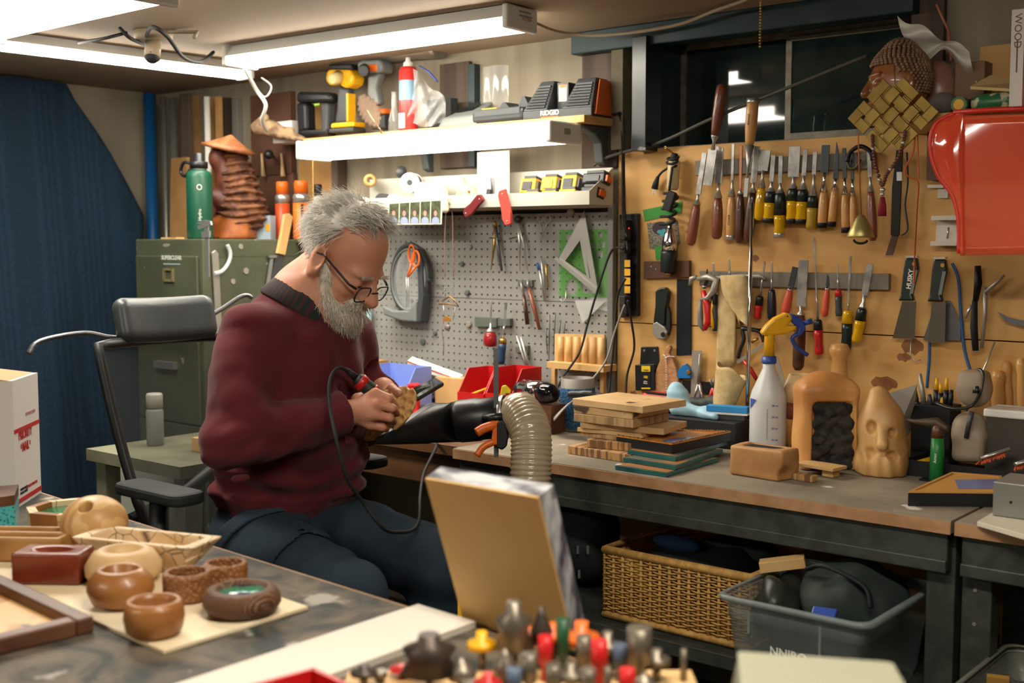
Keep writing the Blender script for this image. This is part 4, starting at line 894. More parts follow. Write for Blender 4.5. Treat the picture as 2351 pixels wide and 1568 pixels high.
for k_ in range(4):part(psn,'warning_band',flatpoly([(1434,597+20*k_),(1447,597+20*k_),(1447,613+20*k_),(1434,613+20*k_)],.0465,.0008),plast('warning yellow','d9a520',.5))
for k_,yy in enumerate((540,570,690)):part(psn,'plug',MB(WF(1441,yy,.047)).prism(rrect(.022,.03,.005),0,.03),M_rub,bev=.003)
part(psn,'indicator',MB(WF(1444,524,.0465)).lathe([(.0022,0),(.001,.001)],8),mat('red pilot light','ff2010',.4,emis=3))
cb_=lambda lab,pts,r=.0035,m=M_rub:cable(lab,[onY(x,y,YP-o)for x,y,o in pts],r,m,group='black leads hanging by the pegboard')
cb_('black lead dropping from the shelf past the power strip',[(1405,262,.06),(1424,268,.03),(1428,330,.03),(1430,500,.06),(1440,545,.08)]);cb_('second black lead dropping behind the tray shelf corner',[(1412,264,.05),(1430,272,.025),(1433,420,.035),(1436,520,.05),(1441,575,.08)])
cb_('thick black cable sweeping up across the window corner',[(1363,380,.03),(1385,365,.03),(1430,350,.03),(1520,325,.03),(1640,270,.03),(1800,205,.03),(1990,128,.03)],.005,plast('dusty grey cable','4b4a44',.7))
cb_('long black lead curving from the power strip to the bench',[(1441,690,.09),(1450,740,.06),(1456,800,.04),(1440,860,.04),(1437,910,.06)]);cb_('black lead hanging in front of the pegboard edge',[(1432,570,.09),(1405,575,.05),(1380,640,.06),(1350,740,.08),(1330,810,.1),(1290,870,.14),(1270,920,.16)])
cb_('black cable bundle lead nearest the pegboard post',[(1436,640,.08),(1418,680,.07),(1410,780,.07),(1402,860,.08),(1398,905,.1)]);cb_('grey lead looping down beside the dowel rack',[(1434,700,.08),(1412,760,.08),(1390,830,.1),(1350,880,.14),(1320,900,.16)],.003,plast('grey lead','8c8a84',.5))
# ================================================================ pegboard tools
GP='small tools on the pegboard'
wp_=wy
mg=thing('magnifier','large grey framed magnifying glass leaning on the pegboard','magnifier',wy(945,740,.05),None)
k=kpx(945)
ov=lambda rx,ry,cx=940,cy=640,o=.05:[wy(cx+rx*math.cos(a*PI/16),cy+ry*math.sin(a*PI/16),o)for a in range(32)]
part(mg,'frame',MB().tube(ov(40,78,942,640,.04),.010,8,loop=True),M_dgrey);part(mg,'rim',MB().tube(ov(38,70,938,642,.052),.004,8,loop=True),M_grey)
part(mg,'lens',MB().add(ov(37,69,938,642,.050),[tuple(range(32))]),mat('magnifier glass','dfe6e6',.05,alpha=.2,spec=.8))
part(mg,'side_arm',flatpoly([(975,570),(988,600),(992,680),(985,738),(972,738),(980,680),(978,610)],.02,.045),M_dgrey,bev=.004);part(mg,'base',flatpoly([(900,700),(925,712),(960,712),(978,690),(978,738),(945,736),(903,722)],.02,.05),M_grey,bev=.006)
part(mg,'hinge_knob',MB().cyl(wy(984,645,.03),wy(990,645,.07),.008),M_black)
def scissors(label,hm,P,group=GP):
    t=thing('scissors',label,'scissors',wy(*P['tip'],P['o']),group);o=P['o']
    for i,(cx,cy,rx,ry)in enumerate(P['loops']):
        lp=[wy(cx+rx*math.cos(a*PI/10),cy+ry*math.sin(a*PI/10),o)for a in range(20)];part(t,'handle_loop',MB().tube(lp,P['r'],6,loop=True),hm)
        part(t,'shank',MB().tube([wy(cx,cy+ry,o),wy(*P['piv'],o)],P['r'],6),hm)
    for tx in(-2,2):part(t,'blade',MB().tube([wy(P['piv'][0]+tx,P['piv'][1],o),wy(P['tip'][0]+tx,P['tip'][1],o)],[P['r']*.9,P['r']*.25],6,flat=.4),M_steel)
    return t
scissors('orange handled scissors hung in front of the magnifier',M_org,dict(tip=(936,705),piv=(936,636),loops=[(945,583,7,20),(955,594,8,18)],o=.075,r=.0042))
scissors('small steel embroidery scissors on the pegboard',M_steel,dict(tip=(1237,582),piv=(1246,535),loops=[(1240,502,6,8),(1257,503,7,9)],o=.025,r=.0018))
def thin(label,name,cat,segs,group=GP):return pathtube(label,name,cat,segs,group)
thin('brass dividers hanging open on the pegboard','dividers','dividers',[('hinge',M_brass,[(1136,508,.03),(1137,520,.03)],[3,6],1),('leg',M_brass,[(1137,518,.03),(1134,570,.03),(1127,620,.03)],[4,3,1],1),('leg',M_dsteel,[(1137,518,.03),(1144,570,.03),(1152,622,.03)],[4,4,3],1),('screw',M_dsteel,[(1124,546,.035),(1150,548,.035)],[1.5,1.5],1)])
thin('drafting compass with a dark round head','compass','compass',[('head',M_black,[(1190,495,.03),(1190,503,.03),(1190,512,.03)],[5,11,6],1),('leg',M_steel,[(1190,510,.03),(1193,560,.03),(1194,622,.03)],[5,3,1],1),('leg',M_steel,[(1190,510,.03),(1202,560,.03),(1212,622,.03)],[4,2,1],1),('screw',M_dsteel,[(1170,548,.03),(1200,540,.03)],[2,1.5],1)])
thin('blue tipped pen clipped to the pegboard','pen','pen',[('barrel',M_steel,[(1239,620,.022),(1250,692,.022)],[3,2],1),('cap',M_blue,[(1233,604,.022),(1238,620,.022)],[3,3.5],1)])
thin('pale tweezers beside the blue tipped pen','tweezers','tweezers',[('arm',M_steel,[(1242,590,.022),(1248,640,.022),(1253,690,.022)],[2,3,1],1)]);thin('brass scriber right of the pale tweezers','scriber','scriber',[('barrel',M_brass,[(1253,606,.022),(1258,660,.022)],[3,2],1)])
thin('flat carving tool with dark wood handle, left of a pair','carving_knife','knife',[('blade',M_steel,[(1196,644,.025),(1200,660,.025),(1203,680,.025)],[2,6,5],.4),('handle',M_dw,[(1203,680,.025),(1207,710,.025),(1211,745,.025)],[5,6,6],.7)]);thin('hooked carving tool with reddish handle, right of a pair','carving_knife','knife',[('blade',M_steel,[(1212,644,.025),(1214,662,.025)],[3,6],.5),('handle',M_rw,[(1214,662,.025),(1226,705,.025),(1239,757,.025)],[4,6,4],.8)])
M_mgr=mat('grey magnet','8b877c',.6);M_mgn=plast('green grey magnet','59605a',.6)
for i,(x,y,r,lab)in enumerate(((1062,606,6,'dark green round magnet in the middle of the pegboard'),(1074,672,7,'small green knob magnet right of the necklace'),(1081,567,6,'pale grey round magnet high on the pegboard'),(1078,745,8,'grey disc magnet beside the magnet block'),(1000,765,6,'green disc magnet under the magnifier'),(972,785,8,'larger green disc magnet lower left'),(1312,487,10,'clear round suction hook at the top right'),(946,690,5,'tiny green magnet inside the magnifier view'))):
    single('round_magnet',lab,'magnet',MB(WF(x,y,.0105)).lathe([(r*.0014,0),(r*.0014,.006),(r*.001,.009)],16),M_mgn if 'green' in lab else M_mgr,'round magnets on the pegboard')
single('magnet_block','long grey magnet block on the pegboard','magnet',flatpoly([(1096,727),(1146,730),(1146,751),(1096,749)],.0105,.014),M_mgn,bev=.001);single('magnet_block','short grey magnet block behind the blue driver','magnet',flatpoly([(1150,731),(1178,731),(1178,748),(1150,748)],.0105,.016),M_mgn,bev=.001);single('magnet_block','green magnet block holding the hemostat','magnet',flatpoly([(1188,796),(1217,793),(1217,812),(1188,808)],.0105,.012),M_mgn,bev=.001);single('magnet_block','magnet block holding the carving tool pair','magnet',flatpoly([(1193,643),(1226,643),(1226,658),(1193,658)],.0105,.010),M_mgn,bev=.001)
chisel('bradawl with a bulbous red handle on the magnet block',(1128,690),(1125,796),(.5,.68),3,24,plast('glossy red handle','8e1c22',.2),name='bradawl',cat='awl',group=GP,off=.045,neck='sock',bth=.002);chisel('thin driver with blue and brass handle beside the bradawl',(1162,694),(1150,836),(.4,.58),5,14,plast('blue handle','24405c',.35),name='screwdriver',cat='screwdriver',group=GP,off=.045,top=(M_brass,.2),neck='thin',bth=.002)
thin('steel hemostat clamped to the green magnet','hemostat','hemostat',[('arm',M_steel,[(1186,770,.03),(1200,815,.03),(1214,858,.03)],[2,3,3],1),('arm',M_steel,[(1196,773,.03),(1207,815,.03),(1216,856,.03)],[2,4,3],1),('ring',M_steel,[(1214,858,.03),(1204,866,.03),(1208,876,.03),(1220,873,.03),(1216,858,.03)],[2,2,2,2,2],1)])
for i,(x,y0,y1,dx)in enumerate(((1253,755,815,2),(1262,722,832,-1),(1275,717,815,-2),(1287,735,800,-3),(1297,742,790,-2))):single('needle_file','needle file in the fan left of the dowel rack, counted %s'%('first','second','third','fourth','fifth')[i]+' from the left','file',MB().tube([wy(x,y0,.02),wy(x+dx,(y0+y1)/2,.02),wy(x+2*dx,y1,.02)],[.003,.003,.0012],6,flat=.5),M_dsteel,'needle files')
nk=thing('pendant_necklace','cord necklace with beaded wire pendant and shell hung from the tray','necklace',wy(1028,815,.13))
o_=.135;M_cord=mat('leather cord','7a5a48',.7)
part(nk,'cord',MB().tube(catmull([wy(1022,634,o_),wy(1021,560,o_),wy(1024,488,o_),wy(1030,466,.148),wy(1038,486,o_),wy(1040,560,o_),wy(1041,634,o_)],6),.0016,6),M_cord)
mb=MB()
for x in(1022,1041):
    for j in range(12):mb.sph(wy(x+rnd.uniform(-1.5,1.5),636+j*4.2,o_),rnd.uniform(.0018,.003),6,5)
part(nk,'beads',mb,mat('mixed beads','8d8478',.3,.5,col2='4a6a70',ns=200),kind='stuff')
part(nk,'frame',MB().tube([wy(1008,698,o_),wy(1020,688,o_),wy(1032,680,o_),(wy(1044,690,o_)),wy(1052,703,o_),wy(1030,697,o_)],.003,6,loop=True),mat('copper wire','8f6a44',.4,.8));part(nk,'side_wire',MB().tube([wy(1018,700,o_),wy(1020,735,o_)],.0012,5).tube([wy(1045,704,o_),wy(1040,735,o_)],.0012,5),M_steel)
part(nk,'shell',MB(WF(1027,735,o_)).prism([(.017*math.cos(a*PI/8),.014*max(-.3,math.sin(a*PI/8)))for a in range(16)],0,.004),mat('amber shell','a8762f',.35,col2='6e4718',ns=90,tex='wave'),bev=.001);part(nk,'stone',MB(WF(1028,752,o_)).sph((0,0,.002),(.013,.011,.006)),mat('dark banded stone','4a3a3a',.15,col2='8a8080',ns=60,tex='wave'));part(nk,'tail_chain',MB().tube([wy(1018,735,o_),wy(1015,760,o_),wy(1019,790,o_),wy(1018,816,o_)],.0015,5),M_cord)
dr=thing('dowel_rack','small pale wooden rack holding six stamped wooden dowel handles','rack',wy(1335,850,.05))
part(dr,'back_board',flatpoly([(1277,766),(1391,768),(1391,845),(1277,840)],.016,.008),M_ww);part(dr,'shelf',MB().bb((wy(1262,840,.08).x,YP-.095,wy(1335,848,.06).z),(wy(1392,840,.08).x,YP-.025,wy(1335,833,.06).z)),M_ww,bev=.001)
for j in range(6):
    x=1288+j*18.5;part(dr,'dowel',MB().cyl(wy(x,772+j*.6,.06),wy(x,838+j*.8,.06),.0105,.0105,14),M_ww)
for x in(1274,1386):part(dr,'leg',MB().bb((wy(x-4,850,.04).x,YP-.05,BH),(wy(x+4,850,.04).x,YP-.035,wy(x,847,.05).z)),M_ww)
def tri(label,name,mtl,o,out,hole=None,th=.002,cat='square'):
    ps=[wy(x,y,o)for x,y in out];mb=MB(basis((0,ps[0].y,0),(1,0,0),(0,0,1),(0,-1,0)))
    if not hole:return single(name,label,cat,flatpoly(out,o,th),mtl)
    hs=[wy(x,y,o)for x,y in hole];n=len(ps);q=[(p.x,p.z)for p in ps];h=[(p.x,p.z)for p in hs]
    vs=[(x,y,z)for z in(0,th)for L in(q,h)for x,y in L];fs=[]
    for i in range(n):
        j=(i+1)%n
        fs+=[(i,j,n+j,n+i),(2*n+j,2*n+i,3*n+i,3*n+j),(j,i,2*n+i,2*n+j),(n+i,n+j,3*n+j,3*n+i)]
    mb.add(vs,fs);return single(name,label,cat,mb,mtl)
M_alus=mat('cast aluminium','a9a7a0',.45,.8)
sq=tri('aluminium triangular speed square hanging over the green template','speed_square',M_alus,.03,[(1343,484),(1283,597),(1375,670)],[(1338,545),(1299,599),(1358,640)],.004)
ss=part(sq,'scale_bar',flatpoly([(1330,540),(1338,540),(1356,643),(1349,640)],.0305,.003),M_alus)
part(sq,'fence',flatpoly([(1279,594),(1286,590),(1378,665),(1374,674)],.022,.018),M_alus)
gt=thing('stencil_template','translucent green drafting template behind the speed square','template',wy(1340,685,.015))
def tmpl():
    a=wy(1284,527,.015);b=wy(1397,684,.015);mb=MB();nx,nz=24,34;vs=[];fs=[]
    holes=[(1312,660,13,18),(1350,658,17,17),(1360,540,7,5),(1378,541,6,5),(1383,560,6,9),(1362,563,5,5),(1305,545,8,8),(1375,585,7,12),(1312,618,10,9),(1330,560,6,6)]
    hw=[(wy(x,y,.015),rx*kpx(x)[0],ry*kpx(x)[1])for x,y,rx,ry in holes]
    for i in range(nx):
        for j in range(nz):
            x0=a.x+(b.x-a.x)*i/nx;x1=a.x+(b.x-a.x)*(i+1)/nx;z0=b.z+(a.z-b.z)*j/nz;z1=b.z+(a.z-b.z)*(j+1)/nz
            cx,cz=(x0+x1)/2,(z0+z1)/2
            if any(((cx-h.x)/rx)**2+((cz-h.z)/ry)**2<1 for h,rx,ry in hw):continue
            o=len(vs);vs+=[(x0,a.y,z0),(x1,a.y,z0),(x1,a.y,z1),(x0,a.y,z1)];fs.append((o,o+1,o+2,o+3))
    return mb.add(vs,fs)
part(gt,'sheet',tmpl(),mat('green clear plastic','4fa82e',.25,alpha=.5))
tri('white plastic set square behind the green template','set_square',mat('smoky clear plastic','d6d8d4',.2,alpha=.45),.012,[(1404,492),(1352,705),(1395,715)]);tri('long translucent drafting triangle hanging point down','set_square',mat('smoky clear plastic','d6d8d4',.2,alpha=.45),.020,[(1320,690),(1392,690),(1338,742)])
single('wire_hook','bent wire hook below the green template','hook',MB().tube([wy(1300,665,.02),wy(1299,685,.025),wy(1291,696,.03),wy(1287,686,.03)],.0018),M_steel)
# ================================================================ tray shelf contents
TF=TZ+.0035
def tp(x,y,Y=2.945):return onY(x,y,Y)
M_dbat=plast('charcoal battery','23282b',.4)
def battery(label,x,w,y0,y1,Y,face,top,grp='yellow power tool batteries',tilt=-.25):
    a=onY(x-w/2,y1,Y);b=onY(x+w/2,y0,Y);c=V(((a.x+b.x)/2,Y,(a.z+b.z)/2));W=(b.x-a.x)*.72;H=(b.z-a.z)
    t=thing('battery_pack',label,'battery',(c.x,Y,a.z),grp);M=TR(c,0,tilt)
    part(t,'case',MB(M).box((0,.02,0),(W,.04,H*.85)),M_yel if face!='x' else M_dbat,bev=.004);part(t,'face',MB(M).box((-.001,-.0015,-.002),(W*.62,.003,H*.5)),top,bev=.001)
    part(t,'terminal_block',MB(M).box((0,.024,H*.43+.005),(W*.8,.034,.0095)),M_dgrey,bev=.002);part(t,'clip',MB(M).box((W*.5+.004,.02,0),(.007,.028,H*.5)),M_dgrey if face!='x' else M_org)
    return t
battery('yellow battery with black face, left in the upper row',1211,48,404,446,2.955,0,M_black);battery('yellow battery with yellow face, middle of the upper row',1259,48,400,442,2.955,0,M_yel);battery('yellow battery with black face, right in the upper row',1305,48,396,440,2.955,0,M_black)
battery('pale lit battery at the left of the lower row',1217,46,436,462,2.905,0,M_grey);battery('pale lit battery in the middle of the lower row',1258,46,434,460,2.905,0,M_yel);battery('large battery at the right of the lower row',1300,52,430,458,2.905,0,M_grey)
battery('charcoal battery with orange buttons at the end of the tray',1362,70,392,424,2.95,'x',M_dgrey,'charcoal power tool batteries');battery('second charcoal battery lying beneath the other one',1352,56,424,456,2.925,'x',M_dgrey,'charcoal power tool batteries')
M_pale=mat('pale carved wood','d8bb90',.6,col2='c9a878',ns=12);M_plas=mat('white plaster','e9e5da',.7)
bp_=thing('blister_pack','upright silvery blister pack in the tray','package',tp(1132,455));pa,pb=tp(1095,455,2.95),tp(1168,345,2.95)
part(bp_,'card',MB().bb((pa.x,2.952,TF),(pb.x,2.955,pb.z)),mat('white card','e4e2dc',.5));part(bp_,'bubble',MB().surf(lambda u,v:(pa.x+(pb.x-pa.x)*(.08+.84*u),2.95-.012*math.sin(u*PI)**.5*math.sin(v*PI)**.5-.002*math.sin(9*u+7*v),TF+.01+(pb.z-TF-.02)*v),16,20),M_glass);part(bp_,'hose',MB().tube(catmull([(pa.x+.06,2.945,TF+.01),(pa.x+.075,2.943,TF+.05),(pa.x+.07,2.943,TF+.09)],6),.007,8),M_dgrey)
single('battery_cell','small upright black battery in front of the blister pack','battery',MB(TR((tp(1122,430,2.91).x,2.91,TF+.026),0,-.15,.1)).box((0,0,0),(.018,.014,.05)),M_black,bev=.002)
c=tp(1066,430,2.945)
def eleph(P):
    q=P;d=sd_ell(q,(.012,0,.035),(.038,.02,.034));d=smin(d,sd_cap(q,(-.005,0,.05),(-.012,0,.088),.014,.009),.02);d=smin(d,sd_ell(q,(-.028,0,.018),(.02,.016,.026)),.015);d=smin(d,sd_cap(q,(.03,0,.02),(.032,0,0),.013,.012),.01)
    d=smax(d,-sd_cap(q,(.028,-.05,.044),(.028,.05,.044),.006),.003);return np.maximum(d,-q[...,2])
single('carved_animal','pale wooden carved animal with a raised trunk','carving',net(eleph,(-.06,-.03,-.01),(.06,.03,.11),.004,TR((c.x,2.95,TF),0)),M_pale)
single('plaster_block','large white lumpy block glowing in the middle of the tray','block',net(lambda P:sd_box(P,(0,0,.04),(.058,.028,.04),.012)+.003*vnoise(P,60,2),(-.08,-.05,-.01),(.08,.05,.1),.005,TR((tp(990,430,2.94).x,2.94,TF+.004))),M_plas)
def roll(label,px,py,Y,r,L,m,m2,name='spool',cat='spool',az=rad(-60),z=None):
    p=onY(px,py,Y);z=TF+r if z is None else z;d=V((math.cos(az),math.sin(az),0))*L/2;c=V((p.x,Y,z));t=thing(name,label,cat,c-V((0,0,r)),'rolls and spools in the tray')
    part(t,'winding',MB().cyl(c-d*.9,c+d*.9,r*.93,n=24),m);part(t,'end_disc',MB().cyl(c+d*.9,c+d,r,n=24),m2);part(t,'end_disc',MB().cyl(c-d,c-d*.9,r,n=24),m2);part(t,'core',MB().cyl(c+d,c+d*1.02,r*.3,n=16),M_dgrey)
roll('big black tape spool with a bright white end',945,392,2.955,.034,.055,M_dgrey,M_white,z=TF+.085);roll('coil of dark ribbed wire lying in the tray',880,445,2.93,.026,.04,mat('ribbed wire','3a3c3a',.5,col2='1c1e1c',ns=120,tex='wave',bump=.5),M_dgrey);roll('white label roll at the left end of the tray',835,455,2.92,.02,.045,M_white,M_white);roll('cream thread spool behind the label roll',795,440,2.955,.026,.05,M_plas,M_white)
p=tp(850,415,2.955);tw=thing('turned_tube','orange-lit turned wooden tube with a round hole','turned wood',(p.x,2.955,p.z));part(tw,'tube',MB(TR((p.x,2.955,p.z),rad(-45),0,PI/2)).lathe([(.010,.034),(.020,.034),(.023,.025),(.019,0),(.022,-.03),(.010,-.03)],24,loop=True),M_tanw)
for i,(x,y,r,m,lab)in enumerate(((905,442,(.034,.02,.024),M_plas,'white cloth ball beside the wire coil'),(920,395,(.02,.018,.022),M_dgrey,'grey bundle under the tape spool'),(1080,446,(.03,.016,.018),M_plas,'crumpled white paper in front of the carved animal'),(815,425,(.03,.02,.018),M_plas,'white mug-like lump left of the turned tube'),(770,452,(.03,.02,.018),M_plas,'cream ring shaped lump at the far left of the tray'))):
    p=tp(x,y,2.93 if i!=1 else 2.95);z=TF+r[2]if i not in(1,)else p.z
    single('rag_bundle',lab,'bundle',net(lambda P:sd_ell(P,(0,0,0),r)+.004*vnoise(P,110,i),[-q-.012 for q in r],[q+.012 for q in r],.004,TR((max(p.x,TX0+.03),p.y,z))),m,'small bundles in the tray')
single('wood_offcut','tan wooden wedge lying on the tray front','wood piece',net(lambda P:sd_cap(P,(-.03,0,0),(.03,0,.003),.011,.008),(-.05,-.02,-.02),(.05,.02,.02),.003,TR((tp(928,455,2.91).x,2.91,TF+.011))),M_tanw)
YL=TY0-.001
def_l=lambda x,y,o=0:onY(x,y,YL-o)
def lippoly(pts,o,th):
    q=[def_l(x,y,o)for x,y in pts];c_=[(p.x,p.z)for p in q];A=sum(c_[i][0]*c_[(i+1)%len(c_)][1]-c_[(i+1)%len(c_)][0]*c_[i][1]for i in range(len(c_)))
    return MB(basis((0,YL-o,0),(1,0,0),(0,0,1),(0,-1,0))).prism(c_[::-1]if A<0 else c_,0,th)
pst=thing('photo_strip','strip of five small portrait photos taped to the tray lip','photo strip',def_l(950,517));part(pst,'paper',lippoly([(893,466),(1017,458),(1014,515),(888,516)],0,.0006),mat('photo paper','dcd8cc',.5))
for j in range(5):
    x0=894+j*24;x1=x0+22;yt=468-j*1.6;ph=part(pst,'photo',lippoly([(x0,yt),(x1,yt-1.4),(x1-1,513),(x0-1,513)],.0007,.0003),mat('leafy photo','4d5a35',.6,col2='2c3320',ns=60))
    xc=x0+10;part(ph,'shirt',lippoly([(xc-9,513),(xc-8,503),(xc-3,498),(xc+3,498),(xc+8,503),(xc+9,513)],.0011,.0003),plast('blue grey shirt','8d97b5',.6));part(ph,'hair',lippoly([(xc+5.5*math.cos(a*PI/6),487-8*math.sin(a*PI/6))for a in range(12)],.0011,.0003),plast('dark hair print','4b3328',.6));part(ph,'face',lippoly([(xc+3.8*math.cos(a*PI/6),490-6.5*math.sin(a*PI/6))for a in range(12)],.0015,.0003),plast('face print','b98a78',.6))
single('glove_finger','pale glove finger with green print draped over the tray lip','glove',net(lambda P:sd_cap(P,(0,0,.0),(.004,0,-.036),.011,.0125),(-.03,-.02,-.06),(.03,.02,.03),.003,TR(def_l(1020,455,.013))),mat('printed cotton','d9cdb0',.8,col2='7d9a74',ns=60,lo=.6,hi=.65))
for lab,a,b,m,w in(('maroon folding knife clipped to the tray lip, lying askew',(1108,452),(1068,494),plast('maroon metal','7c2a2c',.35,metal=.4),18),('coral red folding knife clipped upright to the tray lip',(1154,436),(1168,516),plast('coral metal','c2483c',.4,metal=.2),20)):
    A,B=def_l(*a,.012),def_l(*b,.012);M,L=along(A,B,up=(0,1,0));W=w*kpx(a[0])[0];t=thing('folding_knife',lab,'knife',B,'red folding knives on the tray')
    Q=M@Matrix(((1,0,0,0),(0,0,1,0),(0,1,0,0),(0,0,0,1)))
    part(t,'handle',MB(Q).prism([(x,y)for x,y in reversed([(-W*.35,0),(W*.3,0),(W*.5,L*.12),(W*.42,L*.55),(W*.5,L*.8),(W*.25,L),(-W*.3,L),(-W*.5,L*.7),(-W*.38,L*.3)])],-.006,.006),m,bev=.002);part(t,'clip',MB(Q).box((W*.35,L*.5,.007),(W*.2,L*.6,.0015)),M_steel)
    for z in(.12,.9):part(t,'screw',MB(Q@TR((0,L*z,-.0062),0,PI)).lathe([(.003,0),(.002,.001)],10),M_steel)
# ================================================================ plank shelf contents
SZ=SZ1+.0005
def sp(x,Y=2.93):p=onY(x,300,Y);return V((p.x,Y,SZ))
def charger(label,x0,x1,ytop,Y,D,body,extra):
    a,b=onY(x0,270,Y),onY(x1,270,Y);top=onY((x0+x1)/2,ytop,Y).z;c=V(((a.x+b.x)/2,Y,SZ));t=thing('battery_charger',label,'charger',c,'battery chargers on the plank shelf');W=b.x-a.x;H=top-SZ
    extra(t,c,W,H,D);return t
def rid(t,c,W,H,D):
    M=TR(c,rad(6));part(t,'base',MB(M).hexa([(-W/2,-D/2,0),(W/2,-D/2,0),(W/2,D/2,0),(-W/2,D/2,0),(-W/2,-D/2,H*.22),(W/2,-D/2,H*.22),(W/2,D/2,H*.22),(-W/2,D/2,H*.22)]),M_dgrey,bev=.003)
    for s in(-1,1):
        x0,x1=(-W*.5,-W*.14)if s<0 else(W*.08,W*.5);top=(x0+.14*W,x1-.02*W)if s<0 else(x0+.1*W,x1-.06*W)
        w=part(t,'wing',MB(M).hexa([(x0,-D/2,H*.222),(x1,-D/2,H*.222),(x1,D/2,H*.222),(x0,D/2,H*.222),(top[0],-D*.1,H),(top[1],-D*.1,H),(top[1],D*.45,H),(top[0],D*.45,H)]),M_dgrey,bev=.003)
        for j in range(8):
            f=.1+.1*j;y=-D/2+D*.4*f;xa=x0+(top[0]-x0)*f;xb=x1+(top[1]-x1)*f;z=H*(.222+.778*f);part(w,'vent_slat',MB(M).box(((xa+xb)/2,y-.003,z),((xb-xa)*.8,.006,H*.045)),M_black)
    part(t,'socket_label',MB(M).box((-W*.03,D*.12,H*.58),(W*.16,D*.5,H*.7)),M_dbat);part(t,'label_print',MB(M).box((-W*.03,-D*.132,H*.66),(W*.12,.001,H*.42)),mat('pale print','b9b7b0',.6));part(t,'label_heading',MB(M).box((-W*.03,-D*.135,H*.84),(W*.1,.001,H*.08)),M_org)
    part(t,'side_plate',MB(M).hexa([(W*.5,-D*.4,H*.05),(W*.53,-D*.4,H*.05),(W*.53,D*.45,H*.05),(W*.5,D*.45,H*.05),(W*.47,-D*.05,H*.95),(W*.48,-D*.05,H*.95),(W*.48,D*.45,H*.95),(W*.47,D*.45,H*.95)]),M_org)
    part(t,'brand_text',textmb('RIDGID',.02,M@TR((-W*.1,-D/2-.0012,H*.13),0,PI/2),bold=.0006),plast('pale lettering','c9ccc2',.6));part(t,'brand_bar',MB(M).box((-W*.1,-D/2-.0008,H*.03),(W*.25,.001,.003)),M_org)
charger('grey and orange slotted charger at the right end of the plank shelf',1232,1378,184,2.94,.13,0,rid)
def dw(t,c,W,H,D):
    M=TR(c);part(t,'body',MB(M).box((0,0,H*.27),(W,D,H*.54)),M_dbat,bev=.012);part(t,'front_bevel',MB(M).box((0,-D*.47,H*.4),(W*.9,D*.1,H*.3)),M_dgrey,bev=.004)
    part(t,'yellow_rail',MB(M).box((-W*.22,-D*.1,H*.58),(W*.3,D*.5,H*.08)),M_yel,bev=.002)
    for x,h in((.05,.8),(.42,.95)):part(t,'guide_fin',MB(M@TR((W*x,0,H*.545),0,PI/2)).prism([(-.02,0),(.025,0),(.005,H*(h-.55)),(-.005,H*(h-.55))],-D*.3,D*.3),M_dbat)
charger('black charger with a yellow rail in the middle of the row',1108,1226,225,2.93,.11,0,dw)
def gy(t,c,W,H,D):
    M=TR(c);part(t,'body',MB(M).hexa([(-W/2,-D/2,0),(W/2,-D/2,0),(W/2,D/2,0),(-W/2,D/2,0),(-W*.42,-D*.4,H*.35),(W*.5,-D*.4,H*.4),(W*.35,D*.5,H),(-W*.1,D*.5,H)]),M_grey,bev=.005);part(t,'slot',MB(M@TR((-W*.05,-.002,H*.62),0,.66)).box((0,0,0),(W*.4,D*.4,.004)),M_black);part(t,'tab',MB(M@TR((W*.06,.018,H*.86),0,.66)).box((0,0,0),(W*.25,D*.2,.004)),M_dbat)
charger('light grey wedge shaped charger on the plank shelf',1030,1120,232,2.93,.11,0,gy)
p=sp(938,2.91);can=thing('spray_can','tall red spray can with blue label on the plank shelf','spray can',p);k=.00145;R=24*k*.9;Hc=onY(938,132,2.91).z-SZ
part(can,'can',MB().lathe([(R*.96,0),(R,.004),(R,Hc*.82),(R*.8,Hc*.87)],c=p),plast('red can','c8302c',.3));part(can,'label',MB().lathe([(R*1.004,Hc*.42),(R*1.01,Hc*.425),(R*1.01,Hc*.68),(R*1.004,Hc*.685)],c=p,cap=False),plast('blue label','7aa0b8',.4));part(can,'spray_top',MB().lathe([(R*.55,Hc*.872),(R*.5,Hc*.93),(R*.3,Hc*.95),(R*.25,Hc)],c=p),M_white);part(can,'white_patch',MB().box(p+V((.0,-R-.0,Hc*.14)),(R*.8,.004,Hc*.2)),M_white)
def bag(u,v):
    x=928+95*u+22*math.sin(v*2)*(1-u);y=288-130*v*(1-.55*u)-6*math.sin(u*9);return onY(x,min(y,291),2.885+.02*math.sin(u*7+v*5)+.012*math.sin(u*17-v*11)-.012*math.sin(v*PI))
zb=thing('plastic_bag','crumpled clear zip bag with a blue seal leaning by the red can','bag',sp(985,2.9));part(zb,'film',MB().surf(bag,20,20),mat('crumpled film','eef3f5',.12,alpha=.3,spec=.9));part(zb,'blue_seal',MB().tube([onY(964,152,2.86),onY(985,165,2.86),onY(1004,187,2.86)],.006,8,flat=.4),plast('blue seal','3a4f9a',.4))
single('foam_block','dark grey foam block behind the zip bag','foam',MB().bb((sp(985,2.97).x,2.96,SZ),(sp(1040,2.97).x,2.995,onY(1010,228,2.97).z)),mat('charcoal foam','2c302f',.95,bump=.6,ns=200))
p=sp(905,2.95);single('glass_bottle','slim clear glass bottle left of the red can','bottle',MB().lathe([(.018,0),(.021,.004),(.02,.05),(.010,.09),(.008,.14),(.009,.145)],c=p),mat('clear glass','e8eeea',.05,alpha=.35,spec=.8))
